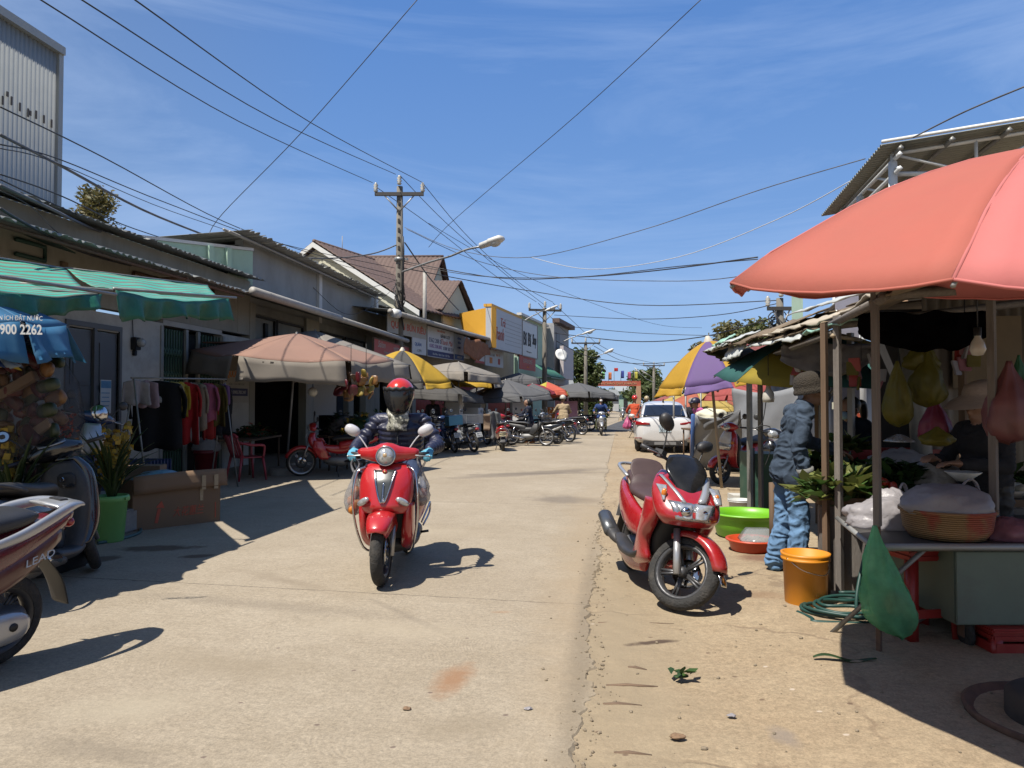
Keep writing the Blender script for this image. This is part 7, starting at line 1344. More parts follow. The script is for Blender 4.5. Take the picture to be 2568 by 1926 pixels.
# carton with orchid lettering
M_CTN=mat('corrugated cardboard',(.25,.155,.09),.85,var=.1,sc=3,dirt=.3,dcol=(.18,.11,.06));a,b=G(331,1333),G(551,1306);d=(b-a);L=d.length;dn_=d.normalized();back=V((-dn_.y,dn_.x,0))
ct=thing('cardboard_box','long open cardboard carton with red Chinese characters and an arrow','box',a);M=frame((0,0,0),dn_,(0,0,1));h=.56
for nm,c_,s_ in(('front_panel',(L/2,0,h/2),(L,.012,h)),('back_panel',(L/2,.5,h/2),(L,.012,h)),('end_panel',(0.006,.25,h/2),(.012,.49,h)),('end_panel',(L-.006,.25,h/2),(.012,.49,h)),('bottom',(L/2,.25,.01),(L,.48,.012))):mb=MB();mb.M=M;mb.box(c_,s_);pn=mb.build(nm,M_CTN,ct);fp=pn if nm=='front_panel' else fp if 'fp' in globals()else pn
mb=MB();mb.M=M;mb.cloth(lambda u,v:(L*(-.0+u*1.07),-.012-.03*v,h*.71+(h*.36)*(1-v)+.03*math.sin(u*2)),8,3,.006);mb.build('flap',M_CTN,ct)
mb=MB();mb.M=M;mb.box((L*.27,-.008,h*.25),(.035,.004,.16),RY(12).to_quaternion());mb.prism([(L*.25,h*.42),(L*.345,h*.40),(L*.31,h*.55)],-.01);mb.build('arrow_mark',M_REDL,ct);lettering('大花蕙兰',L*.36,.12,M@T(L*.62,-.008,h*.3),M_REDL,ct,shear=.25);mb=MB();mb.M=M;mb.box((L*.94,-.008,h*.25),(.01,.004,.18));mb.build('line_mark',M_REDL,ct)
for k,x in enumerate((.78,.93)):mb=MB();mb.M=M;mb.box((L*x,-.045,h*.86),(.05,.004,h*.3));mb.box((L*x-.01,-.0105,h*.62),(.04,.003,.16))if k==0 else None;mb.build('tape',mat('packing tape',(.40,.31,.20),.25),ct)
mb=MB();mb.M=M@T(L*.38,.25,h*.95);mb.ell((0,0,0),(.32,.2,.1));
for v in mb.bm.verts:v.co+=V((0,0,.05*NZ.noise(v.co*5)))
o=mb.build('plastic_wrap',mat('bluish film',(.16,.30,.38),.35,var=.3,bump=.6,bsc=14));o.location=a;tag(o,'crumpled bluish plastic lying in the open carton','plastic')
mb=MB();q=P(365,1165,9.3);q.z=0;mb.box((0,0,.32),(.42,.3,.64),rot=.3);o=mb.build('cardboard_box',M_CTN,None,.006);o.location=q;tag(o,'smaller plain cardboard box behind the long carton','box')
mb=MB();mb.tube([G(245,1362,.015),G(300,1352,.015),G(345,1338,.015),G(352,1326,.015),G(330,1318,.015),G(290,1330,.015)],.016,7,6);tag(mb.build('garden_hose',mat('blue green hose',(.06,.14,.14),.5)),'blue green hose lying around the foot of the light green pail','hose')
# clothes rack
ra,rb=SW(-6.45,9.35),SW(-6.45,11.9);t=thing('clothes_rack','metal clothes rail standing before the folding grille','rack',ra);tube_part('rail',t,[V((0,0,1.76)),rb-ra+V((0,0,1.82))],.014,M_STEEL,n=6,sp=1)
for k in(.02,.98):
 for s in(-.25,.25):tube_part('leg',t,[(rb-ra)*k+V((0,0,1.76)),(rb-ra)*k+V((s,0,0))],.012,M_STEEL,n=6,sp=1)
def garment(label,k,w,h,m,z=1.74,pants=False,seed=0,top=.0,sl=True):
 p=ra.lerp(rb,k)+V((.0,0,z));t=thing('hanging_garment',label,'garment',p,rz=R(58+26*math.sin(seed*3)),group='clothes on the rail');mb=MB()
 def fn(u,v):
  x=(u-.5)*w*(1+.12*v);sh=-.10*abs(u-.5)**1.2*(1-v);a=2*math.pi*u;return(x,.035*math.sin(u*11+seed)*(.5+v)+.02*NZ.noise(V((u*5,v*4,seed))),sh-h*v+.02*math.sin(u*12+seed)*v)
 mb.cloth(fn,20,10,.02);mb.build('cloth_panel',m,t)
 if sl:
  for s in(-1,1):mb=MB();mb.tube([(s*w*.46,0,-.07),(s*w*.62,.01,-.28),(s*w*.58,.0,-.30-h*.25)],[.06,.055,.045],8,3,flat=.5);mb.build('sleeve',m,t)
 return t
GC=[('white towel folded over the left end of the clothes rail',.04,.34,.34,(.45,.42,.44),0),('pale pink cloth over the rail beside the white towel',.13,.3,.38,(.42,.30,.33),0),('loose black T shirt hanging lowest at the left of the rail',.24,.62,1.0,(.010,.010,.011),1),('small white child top on the rail',.30,.26,.3,(.46,.46,.44),0),('pale yellow child top on the rail',.37,.3,.36,(.50,.42,.16),1),('yellow shirt with rolled hem on the rail',.45,.3,.52,(.48,.34,.04),1),('bright red jacket hanging mid rail',.52,.34,.95,(.42,.02,.02),1),('white trousers hanging next to the red jacket',.57,.24,.9,(.40,.36,.33),0),('beige long sleeved top right of the white trousers',.62,.3,.75,(.32,.24,.17),1),('green top half hidden behind the pink one',.66,.26,.55,(.03,.16,.06),0),('pink cardigan on the right half of the rail',.72,.36,.62,(.38,.10,.16),1),('deep red long coat right of the pink cardigan',.78,.36,.9,(.34,.025,.02),1),('olive shirt near the right end of the rail',.85,.3,.7,(.12,.09,.02),1),('black jacket at the right end of the rail',.92,.46,.85,(.014,.014,.018),1),('violet scarf at the right end before the black jacket',.965,.16,.35,(.20,.10,.22),0)]
for i,(lb,k,w,h,c,s)in enumerate(GC):garment(lb,k,w,h,cloth('fabric %d'%i,tuple(x*.72 for x in c)),seed=i,sl=bool(s))
mb=MB();q=SW(-6.9,9.9);o=crate('blue plastic crate under the clothes rail',q,(.6,.5,.6),mat('blue plastic',(.02,.05,.16),.5),rz=0)
tb_=bucket('bin','dark red plastic bin holding a white plastic bag left of the chair',G(516,1192),.17,.22,.5,mat('wine red plastic',(.20,.012,.02),.45),False,'bin');heap('plastic_bag','crumpled white bag stuffed in the dark red bin',G(516,1192)+V((0,0,.48)),(.24,.2,.2),M_WHBAG,4,ear=False)
def armchair(label,c,rz,m):
 t=thing('plastic_chair',label,'chair',c,rz);mb=MB();mb.cloth(lambda u,v:((u-.5)*.46,(v-.5)*.44,.43-.015*math.sin(math.pi*u)*math.sin(math.pi*v)),6,6,.02);mb.build('seat',m,t)
 mb=MB();bk_=lambda u,z:(.255*math.sin((u-.5)*2.6)*(1+.1*z),-.24+.10*(1-math.cos((u-.5)*2.6))-.14*z,.43+.43*z*(1-.16*abs(2*u-1)**3))
 for k in range(9):u=.06+.11*k;mb.tube([bk_(u,z/4)for z in range(5)],.017,5)
 mb.tube([bk_(k/12,1.0)for k in range(13)],.026,7,2);mb.tube([bk_(k/12,.05)for k in range(13)],.022,6,2);mb.build('backrest',m,t)
 for s in(-1,1):
  mb=MB();mb.tube([(s*.25,-.26,.70),(s*.285,-.05,.65),(s*.28,.17,.64),(s*.265,.21,.58),(s*.25,.2,.42)],[.02,.024,.026,.022,.02],8,4);mb.build('armrest',m,t)
  for y,e in((.2,.05),(-.2,-.07)):mb=MB();mb.tube([(s*.22,y,.44),(s*.25,y+e*.6,.2),(s*.265,y+e,0)],[.028,.024,.02],6);mb.build('leg',m,t)
 return t
armchair('wine red slatted plastic armchair beside the umbrella base',CF(-4.9,13.7),R(-38),mat('wine red chair plastic',(.40,.04,.06),.45,var=.08,dirt=.2))
# ---- market umbrellas of the left side
M_SALM=mat('salmon canvas',(.37,.215,.16),.85,var=.1,sc=1.5,dirt=.3,dcol=(.25,.12,.09),trans=.15);M_TAUPE=mat('taupe canvas',(.27,.235,.195),.9,var=.12,dirt=.3,dcol=(.15,.12,.1),trans=.12);M_GREYB=mat('grey beige canvas',(.30,.27,.235),.9,var=.1,dirt=.3,trans=.12);M_YLC=mat('strong yellow canvas',(.66,.41,.035),.8,var=.06,trans=.3);M_CHAR=mat('charcoal canvas',(.085,.08,.075),.9,var=.15,trans=.1);M_DGREY=mat('dark grey canvas',(.12,.12,.125),.9,var=.12,trans=.1)
fb=G(717,1190);ap=P(744,836,14.7);umbrella('wide faded salmon umbrella with taupe valances over the red motorbike',fb,ap,1.95,.44,[M_SALM],6,tilt=(4,4),phase=22,val=.46,valm=[M_TAUPE],pow_=1.05,pm=M_STEEL,base=.14,seed=1,scal=.02,finial=False)
ap=P(790,829,18.5);umbrella('grey beige umbrella reaching out behind the salmon one',V((ap.x,ap.y,0)),ap,2.5,.62,[M_GREYB],6,tilt=(2,6),phase=4,val=.35,pow_=1.0,seed=2,finial=False)
ap=P(1009,879,20);umbrella('yellow and charcoal beach umbrella just above the rider',V((ap.x+.3,ap.y+.2,0)),ap,1.42,.78,[M_YLC,M_CHAR],8,tilt=(4,3),phase=40,val=.16,pow_=1.5,seed=3)
for i,(x,y,d,r,dr,ms,lb,n,v)in enumerate(((1150,908,25,1.5,.35,[M_GREYB],'grey beige canopy between the yellow umbrella and the banners',4,.3),(1195,935,27,1.2,.3,[M_YLC,M_GREYB],'pale yellow and beige canopy right of the grey beige one',4,.22),(1268,952,28,1.7,.6,[M_DGREY,M_DGREY,M_GREYB],'dark grey umbrella with one pale panel before the red shutters',6,.2),(1335,962,33,1.2,.4,[mat('crimson canvas',(.32,.03,.05),.8,trans=.2),M_DGREY],'small crimson and grey umbrella before the mint house',6,.15),(1372,958,33.5,1.0,.45,[mat('lemon canvas',(.65,.55,.08),.7,trans=.3),M_REDL],'lemon and red advertising umbrella beside the crimson one',6,.25),(1450,960,37,2.05,.55,[M_DGREY],'broad grey umbrella at the far end of the left stalls',8,.3),(1115,960,24,1.4,.35,[M_CHAR],'charcoal canopy tucked low behind the yellow umbrella',4,.25),(1212,970,30,1.2,.3,[M_DGREY,M_CHAR],'dark sagging canopy before the red shutter wall',4,.25),(1300,935,36,1.2,.3,[M_DGREY],'dark canopy under the small red banner',4,.3))):
 ap=P(x,y,d);umbrella(lb,V((ap.x,ap.y,0)),ap,r,dr,ms,n,tilt=(3*math.sin(i),4*math.cos(i)),phase=22+17*i,val=v,pow_=1.15,seed=i+4,finial=False,ribs=i>2)
 # dim stalls in the shade: tables, goods, hanging bunches
def low_table(label,c,w,d_,h,m,rz=0.0,group=None):
 t=thing('market_table',label,'table',c,rz,group);mb=MB();mb.box((0,0,h-.02),(w,d_,.04));mb.build('table_top',m,t)
 for sx in(-1,1):
  for sy in(-1,1):tube_part('leg',t,[(sx*(w/2-.05),sy*(d_/2-.05),h-.04),(sx*(w/2-.05),sy*(d_/2-.05),0)],.02,M_POSTB,n=4,sp=1)
 return t
c=CF(-5.6,15.6);low_table('long low table with a white board edge in the dark shop behind the salmon umbrella',c,.9,2.2,.7,M_POSTB,R(10));greens('fruit_heap','pile of dim green and red goods on the long low table',c+V((0,.3,.7)),(.4,.7,.22),200,.13,[M_VEG[0],M_REDL,M_VEG[1]],7)
for i,(x,y,d,lb)in enumerate(((905,1060,15.5,'bunch of leafy yellow flowers under the yellow umbrella'),(960,1045,16.5,'yellow flower bunch directly left of the rider helmet'),(860,1040,16,'greyish flower bunch behind the red motorbike'))):
 q=P(x,y,d);q.z=0;low_table(lb.replace('bunch','bench')+', table only' if False else['dark bench carrying the leafy yellow flowers','dark bench carrying the yellow flowers by the rider','dark bench carrying the greyish flowers'][i],q,.9,.7,.72,M_POSTB,R(20*i));greens('flower_bunch',lb,q+V((0,0,.73)),(.4,.35,.5),320,.13,[M_VEG[0],M_VEG[2],M_ORF[0]]if i<2 else[mat('dry grey flowers',(.2,.18,.17),.8),M_VEG[0]],20+i,'flowers')
def cluster(label,c,n,sp,sz,ms,seed):
 rnd=random.Random(seed);t=thing('hanging_bunch',label,'goods',c);mb=MB();mb.tube([(0,0,0),(0,0,.5)],.006,4);mb.build('string',M_BLK,t)
 for k in range(n):mb=MB();mb.M=T(rnd.gauss(0,sp),rnd.gauss(0,sp*.7),-.05-rnd.random()*.42)@RZ(rnd.uniform(0,180))@RX(rnd.uniform(-40,40));mb.ell((0,0,0),(sz*rnd.uniform(.7,1.2),sz*.3,sz*1.2),e=3,n=10,k=7);mb.build('packet',ms[k%len(ms)],t)
cluster('brown and gold bunch of packets hanging under the salmon umbrella edge',P(880,935,13.5),16,.11,.085,[mat('brown packets',(.12,.06,.03),.4,var=.6,sc=10),cols[1],cols[2]],3);cluster('yellow packet bunch hanging right of the brown and gold one',P(918,930,13.6),9,.08,.075,[mat('yellow packets',(.36,.26,.05),.5,var=.4,sc=10),cols[1]],5)
lbm=thing('light_bulb','white globe bulb hanging under the salmon umbrella','bulb',P(784,983,14));mb=MB();mb.ell((0,0,0),.09);mb.build('globe',mat('opal globe',(.6,.58,.52),.2),lbm);mb=MB();mb.tube([(0,0,.08),(0,0,.8)],.008,4);mb.build('cord',M_BLK,lbm)
mb=MB();q=P(815,1000,17);mb.box((0,0,0),(.5,.02,.75),rot=.3);o=mb.build('paper_poster',M_BRDW);o.location=q;tag(o,'pale paper poster hanging in the dark shop behind the umbrella poles','poster')
# ---- three scooters at the left edge
dv=(RGT*-.36-HEAD*.93).normalized();tl=CF(-2.66,4.40);lc=tl+dv*1.03
ls=thing('scooter','maroon scooter with a silver grab rail, tail pointing right at the left edge','scooter',lc,rot=(0,R(-6),rz_of(dv)));wheel(ls,.64,.25,.095,m=M_RIM);wheel(ls,-.63,.25,.1,disc=False)
shell_part('rear_body',ls,[(.05,.46,.12,.19,90),(-.2,.54,.19,.18,90),(-.5,.62,.18,.14,90),(-.78,.70,.12,.09,90),(-.97,.765,.055,.045,90),(-1.02,.785,.02,.02,90)],M_MAROON,n=28)
for s in(-1,1):shell_part('side_panel',ls,[(-.08,.42,.10,.05,90,s*.09),(-.35,.47,.10,.10,90,s*.095),(-.65,.56,.07,.09,90,s*.09),(-.9,.68,.04,.05,90,s*.05)],mat('brown maroon panel',(.10,.022,.018),.35,coat=.4,dirt=.2),n=16)
shell_part('seat',ls,[(.15,.70,.06,.03,90),(.0,.76,.13,.06,90),(-.25,.785,.165,.065,90),(-.5,.80,.165,.06,90),(-.68,.81,.13,.045,90),(-.76,.81,.08,.02,90)],M_SEATB,n=28,e=2.8)
for s in(-1,1):shell_part('grab_rail',ls,[(-.40,.705,.012,.02,90,s*.20),(-.58,.75,.016,.03,90,s*.205),(-.75,.81,.02,.032,90,s*.185),(-.90,.845,.03,.028,90,s*.125),(-1.0,.845,.05,.02,90,s*.05),(-1.05,.835,.05,.014,90,s*.02)],M_SILV,n=14,sub=5)
shell_part('rail_plate',ls,[(-.84,.85,.12,.012,90),(-.95,.858,.10,.014,90),(-1.06,.838,.05,.010,90)],M_SILV,n=16)
mb=MB();mb.box((0,-.93,.873),(.1,.05,.012));mb.build('rail_slot',M_PLAST,ls,.004)
mb=MB();mb.ell((0,-.99,.735),(.06,.03,.035));mb.build('rear_light',M_TAILR,ls);lettering('LEAD',.17,.035,T(.165,-.60,.60)@RZ(98)@RY(12),M_SILV,ls,shear=.3)if False else None
mb=MB();M=T(-.172,-.72,.60)@RZ(-103)@RX(-14)@RY(-18);lettering('LEAD',.17,.036,M,M_SILV,ls,shear=.35,th=.004)
shell_part('engine',ls,[(-.15,.3,.1,.12,90),(-.4,.27,.17,.1,90),(-.62,.26,.15,.075,90),(-.74,.26,.08,.05,90)],M_ENG);mb=MB();mb.ell((-.2,-.5,.27),(.035,.17,.085),e=2.6);cv=mb.build('belt_cover',M_SILV,ls);mb=MB();mb.lathe([(0,0),(.022,0),(.022,.006),(0,.006)],14,(-.232,-.56,.28),(-1,0,0));mb.build('cover_bolt',M_BLK,cv)
shell_part('lower_panel',ls,[(.1,.3,.14,.06,90),(-.2,.37,.17,.06,90),(-.5,.42,.15,.05,90)],M_PLAST);shell_part('mudguard',ls,[(-.82,.58,.08,.02,50),(-.94,.42,.08,.014,45),(-1.0,.26,.07,.012,60)],M_PLAST,n=10)
shell_part('front_panel',ls,[(.42,.95,.1,.05,0),(.48,.8,.19,.08,0),(.46,.55,.19,.09,0),(.34,.3,.15,.07,0)],M_MAROON);shell_part('floorboard',ls,[(.35,.27,.13,.05,90),(.1,.25,.17,.05,90),(-.2,.28,.16,.06,90)],M_PLAST)
for s in(-1,1):tube_part('fork',ls,[(s*.08,.65,.24),(s*.075,.5,.55)],[.018,.02],M_ALLOY,I4,8,1)
mb=MB();mb.ell((0,.42,1.0),(.2,.08,.08));mb.build('headset',M_MAROON,ls);grips(ls,I4,.38,1.02,.35)
tube_part('foot_peg',ls,[(-.12,-.2,.3),(-.28,-.22,.31)],.014,M_ALLOY,n=6,sp=1)
# dark scooter beside it, nose to the upper right
dv=(RGT*-.14+HEAD*.99).normalized();fr=G(228,1430);lc=fr-dv*.66
dk2=thing('scooter','black scooter with red and white tail graphics parked between the maroon scooter and the orchid pail','scooter',lc,rot=(0,R(-7),rz_of(dv)));dk2['label']='black scooter with red white tail graphics between maroon scooter and orchid pail';S=steer(28,.64);wheel(dk2,.64,.255,.09,S);wheel(dk2,-.64,.255,.1,disc=False);fender(dk2,.64,.255,.15,M_PLAST,S,10,140)
for s in(-1,1):tube_part('fork',dk2,[(s*.08,.65,.24),(s*.075,.5,.55)],[.018,.02],M_ALLOY,S,8,1)
shell_part('front_panel',dk2,[(.42,.98,.10,.05,0),(.47,.86,.18,.07,0),(.48,.65,.20,.09,0),(.45,.42,.19,.09,0),(.34,.27,.15,.07,0)],M_BLACKP)
shell_part('leg_shield',dk2,[(.36,.95,.09,.03,0),(.35,.82,.17,.05,0),(.34,.62,.19,.06,0),(.30,.40,.17,.07,0),(.2,.27,.15,.06,0)],mat('warm grey plastic',(.035,.032,.03),.5,dirt=.3));mb=MB();mb.ell((.05,.29,.80),(.07,.02,.06),e=3);mb.build('ignition_panel',M_BLK,dk2);mb=MB();mb.box((.07,.272,.755),(.08,.02,.022));mb.lathe([(.018,0),(.024,.01),(.018,.02)],14,(.03,.265,.81),(0,-1,0));mb.build('key_socket',M_CHROME,dk2)
shell_part('rear_body',dk2,[(.02,.46,.12,.2,90),(-.2,.54,.19,.19,90),(-.5,.62,.19,.15,90),(-.78,.71,.12,.09,90),(-.98,.78,.05,.04,90)],M_BLACKP,n=24)
g=NG('graphic panel');tc=g.n('TexCoord').outputs['Object'];wv=g.n('TexWave',wave_type='BANDS',bands_direction='DIAGONAL');wv.inputs['Scale'].default_value=7;wv.inputs['Distortion'].default_value=1.5;g.l(tc,wv.inputs[0]);c=g.ramp(wv.outputs['Fac'],(.3,(.012,.012,.014)),(.55,(.16,.015,.02)),(.8,(.16,.015,.02)),(.86,(.45,.40,.34)));g.l(c,g.b.inputs['Base Color']);g.b.inputs['Roughness'].default_value=.25;M_GRAPH=g.m
for s in(-1,1):shell_part('graphic_panel',dk2,[(-.1,.50,.03,.05,90,s*.165),(-.4,.57,.03,.055,90,s*.18),(-.7,.66,.03,.04,90,s*.135)],M_GRAPH,n=12)
shell_part('seat',dk2,[(.1,.71,.06,.03,90),(-.05,.77,.13,.05,90),(-.35,.79,.16,.055,90),(-.6,.83,.14,.05,90),(-.8,.845,.08,.03,90)],M_SEATB,n=24)
shell_part('floorboard',dk2,[(.32,.27,.13,.05,90),(.1,.25,.17,.05,90),(-.2,.28,.16,.06,90)],M_PLAST);shell_part('engine',dk2,[(-.2,.27,.1,.09,90),(-.45,.26,.15,.09,90),(-.68,.25,.1,.06,90)],M_ENG);muffler(dk2,1,r=.06,shield=M_CHROME)
shell_part('mudguard',dk2,[(-.8,.58,.09,.02,50),(-.94,.42,.09,.014,45),(-1.02,.24,.08,.012,60)],M_PLAST,n=10);mb=MB();mb.ell((0,-.98,.70),(.09,.03,.045));mb.build('rear_light',M_TAILR,dk2)
mb=MB();mb.M=S;mb.rings([[(x,.42+h*.9*math.cos(a),z+h*math.sin(a))for a in[2*math.pi*k/14 for k in range(14)]]for x,h,z in((-.21,.03,1.04),(-.15,.055,1.05),(-.08,.085,1.06),(0,.10,1.07),(.08,.085,1.06),(.15,.055,1.05),(.21,.03,1.04))]);mb.build('headset',M_BLACKP,dk2);shell_part('dash',dk2,[(.34,1.10,.10,.02,30),(.42,1.13,.1,.03,30),(.48,1.08,.07,.03,30)],M_SILV,S,n=14);grips(dk2,S,.38,1.04,.37)
tube_part('grab_rail',dk2,[(.15,-.55,.80),(.14,-.85,.87),(0,-.95,.88),(-.14,-.85,.87),(-.15,-.55,.80)],.015,M_PLAST,n=7);tube_part('side_stand',dk2,[(-.12,-.05,.24),(-.22,-.12,.012)],.011,M_PLAST,n=6,sp=1);mirror(dk2,S,(-.16,.38,1.09),(-.29,.34,1.27),M_PLAST,round_=True,r=(.055,.016,.05))
dv=(RGT*.62-HEAD*.78).normalized();c=P(208,1200,8.0)-dv*.5;c.z=.27;b3=scooter('blue and silver scooter with round chrome headlight behind the black scooter',c,rz_of(dv),M_BLUEP2,lean=-5,steer_a=20,second=M_SILV,headlight=False);S=steer(20,.62);mb=MB();mb.M=S;mb.lathe([(0,.04),(.06,.03),(.095,.0),(.10,-.04),(.05,-.1)],22,(0,.47,1.05),(0,1,.2));mb.build('headlight',M_CHROME,b3);shell_part('chrome_front',b3,[(.50,.93,.08,.04,0),(.56,.78,.12,.04,0),(.56,.6,.1,.05,0)],M_SILV)
mb=MB();q=P(190,1200,8.4);mb.box((-.7,.4,.125),(3.0,2.0,.25),rot=YAW*0);o=mb.build('shop_step',M_CONC,None,.02);o.location=(q.x,q.y,0);tag(o,kind='structure')
# ---- the red motorbike in the shade of the salmon umbrella
dv=(RGT*-.95-HEAD*.16).normalized();c=CF(-3.45,14.4);rm=underbone('red motorbike with leg shields parked in the salmon umbrella shade behind the rider',c,rz_of(dv),M_REDP,lean=-6,steer_a=12,wire=False);plate(rm,(0,.52,.80),w=.2,h=.07,rz=180,text=('',))
# ---- row of two-wheelers parked nose-in along the left
def nose(ang):a=R(ang);return(RGT*-math.sin(a)+HEAD*math.cos(a)).normalized()
def rear_at(x,y,d_,dv):p=G(x,y);return p+dv*.62
v_=nose(22);b=underbone('blue motorbike with a light blue rear carton and a white plate',rear_at(1142,1136,0,v_),rz_of(v_),M_BLUEP2,lean=-5,ptext=('49-H6','5071'),group='two-wheelers parked along the left',basket=True);mb=MB();mb.box((0,-.72,.93),(.4,.4,.26));mb.build('rear_carton',mat('sky blue carton',(.10,.32,.50),.7),b)
v_=nose(35);underbone('silver grey motorbike with a crate on its seat right of the blue one',rear_at(1190,1134,0,v_),rz_of(v_),M_SILV,lean=-6,ptext=('49-F1','348.02'),group='two-wheelers parked along the left',wire=True);o=crate('grey plastic crate carried on the silver grey motorbike',rear_at(1190,1134,0,v_)+v_*-.3+V((0,0,.82)),(.38,.36,.26),mat('grey plastic',(.3,.31,.32),.6),rz_of(v_))
v_=nose(4);c=rear_at(1262,1131,0,v_);rv=scooter('red scooter with chrome rear rails and a yellowed plate, grey coat over it',c,rz_of(v_),M_REDP,ptext=('49-X4','4408'),chrome_back=True,group='two-wheelers parked along the left',pm=mat('yellowed plate',(.60,.52,.30),.5),lean=-4)
mb=MB();q=c-RGT*.26+V((0,0,1.08));mb.cloth(lambda u,v:RGT*((u-.5)*.42+.05*v)+HEAD*(.12*math.sin(v*2.5)+.04*math.sin(u*14))+V((0,0,-.85*v*(.8+.2*math.sin(u*4))+.08*math.sin(u*3))),16,10,.012);o=mb.build('draped_coat',cloth('grey coat',(.20,.21,.22)));o.location=q;tag(o,'grey coat draped over the handlebar of the red scooter with the yellowed plate','coat')
mb=MB();mb.cloth(lambda u,v:RGT*((u-.5)*.2)+HEAD*(.1*math.sin(v*2.5)-.04)+V((0,0,-.5*v)),8,6,.012);o=mb.build('draped_cloth',cloth('tan cloth',(.36,.26,.18)));o.location=q-RGT*.2;tag(o,'tan cloth hanging left of the draped grey coat','cloth')
v_=nose(-112);c=P(1325,1120,24.5);c.z=0;underbone('old dark motorbike with spoked wheels and wire basket behind the red scooter',c,rz_of(v_),M_PLAST,group='two-wheelers parked along the left',basket=True,lean=-4)
v_=nose(78);c=P(1352,1110,25.5);c.z=0;scooter('black and white scooter parked sideways with silver belt cover, woman before it',c,rz_of(v_),M_BLACKP,second=M_WHITEP,group='two-wheelers parked along the left',lean=-4,ptext=('49-P2','1170'))
v_=nose(52);c=P(1394,1100,27);c.z=0;underbone('black motorbike parked half hidden between the white scooter and the beige rider',c,rz_of(v_),M_BLACKP,group='two-wheelers parked along the left',lean=-5)
v_=nose(6);c=rear_at(1418,1103,0,v_);br=underbone('red and black motorbike ridden away by the rider in a beige jacket',c,rz_of(v_),M_REDP,ptext=('49-K1','2266'),wire=False)
J=riding();person('rider in a loose beige jacket and white cap seen from behind on the red motorbike',c,rz_of(v_),J,[M_SKIN,cloth('beige jacket',(.42,.32,.20)),cloth('grey trousers',(.13,.14,.17)),M_BLK,M_SKIN,M_EYE],loose=1.2,vox=.019,coat=True);pr_=bpy.context.scene.objects;P_=[o for o in COL.objects if o.get('label','').startswith('rider in a loose beige')][0];helmet(P_,(0,J['head'][1],J['head'][2]+.03),mat('white cap',(.6,.58,.52),.6))
v_=nose(66);c=P(1453,1076,38);c.z=0;underbone('black motorbike in front of the broad grey umbrella, nearer one of the pair',c,rz_of(v_),M_BLACKP,group='two-wheelers parked along the left',second=M_REDP);c=P(1477,1072,40);c.z=0;underbone('black motorbike behind the nearer one by the broad grey umbrella',c,rz_of(v_),M_BLACKP,group='two-wheelers parked along the left',ptext=('49-A1','55'))
for i,(x,d,an,m,lb)in enumerate(((1090,22.5,40,M_BLACKP,'dark motorbike deep in the shade left of the blue motorbike'),(1120,23.5,30,M_BLUEP2,'dark blue motorbike with raised mirrors behind the blue carton'),(1225,26,45,M_BLACKP,'dark motorbike standing behind the silver grey one'),(1385,30,60,M_SILV,'grey motorbike at the back of the row near the crimson umbrella'),(1245,24.5,30,M_BLACKP,'black motorbike squeezed between the silver grey one and the red scooter'),(1300,28,40,M_REDP,'red motorbike behind the old dark motorbike with the basket'),(1340,29,50,M_BLUEP2,'blue motorbike behind the woman with orange sandals'),(1165,24,26,M_BLACKP,'black motorbike in the shade between the blue and silver grey ones'),(1430,33,60,M_BLACKP,'black motorbike beyond the beige rider by the pink board'),(1062,20.5,38,M_SILV,'silver motorbike in the shade just right of the moving rider'))):
 c=P(x,1100,d);c.z=0;v_=nose(an);underbone(lb,c,rz_of(v_),m,group='two-wheelers parked along the left',lean=-5)
 # woman holding a handlebar, people in the shade
c=G(1328,1112);J=standing(1.52,.05);J.update(elr=(.24,.2,1.02),wrr=(.2,.42,.98),ell=(-.24,.18,1.0),wrl=(-.2,.4,.95));w=person('woman in a dark jacket, cropped trousers and orange sandals holding a motorbike',c,rz_of(nose(100)),J,[M_SKIN,cloth('dark navy jacket',(.03,.035,.06)),cloth('grey brown trousers',(.16,.12,.13)),mat('orange sandal',(.75,.28,.04),.6),M_SKIN,M_EYE],vox=.018,coat=True,loose=1.1);mb=MB();mb.ell((0,.02,1.44),(.095,.11,.13));mb.tube([(0,-.08,1.4),(0,-.1,1.2)],[.05,.02],8);mb.build('hair',M_HAIR,w)
for i,(x,d,lb,col)in enumerate(((1085,24.5,'person in plaid grey shirt standing in shade behind the blue motorbike',(.09,.09,.11)),(1206,30,'person in black sitting in shade before the red shutters',(.015,.015,.016)))):
 c=P(x,1050,d);c.z=0;J=standing(1.6,.03);w=person(lb,c,R(200+40*i),J,[M_SKIN,cloth('shirt %d'%i,col),M_BLK,M_BLK,M_SKIN,M_EYE],vox=.02,loose=1.1,coat=True);mb=MB();mb.ell((0,.02,1.53),(.09,.105,.10));mb.build('hair',M_HAIR,w)
for i,(x,y,d,s_,m,lb)in enumerate(((1140,1020,24,(.5,.4,.45),M_WHITE,'white foam box on a dim table behind the blue motorbike'),(1160,1045,25,(1.3,.5,.3),M_BRDW,'long white box behind the silver grey motorbike'),(1185,1035,27,(.8,.5,.5),M_BRD,'greyish box right of the long white box'),(1305,1010,33,(.7,.1,1.5),M_BRDW,'white price board standing before the crimson umbrella'),(1420,1000,36,(1.1,.1,1.3),mat('pink board',(.55,.30,.42),.7),'pink board standing behind the beige rider'),(1388,1000,37,(.6,.3,1.0),M_ORNG,'orange box stack under the lemon umbrella'))):
 q=P(x,y,d);mb=MB();mb.box((0,0,-q.z/2+s_[2]/4),(s_[0]*.9,s_[1]*.8,q.z))if i<3 else None;mb.box((0,0,s_[2]/2),s_);o=mb.build('goods_box' if i not in(3,4)else 'display_board',m);o.location=q if i not in(3,4,5)else V((q.x,q.y,.2));o.rotation_euler=(0,0,R(-10));tag(o,lb,'box' if i not in(3,4)else 'board')
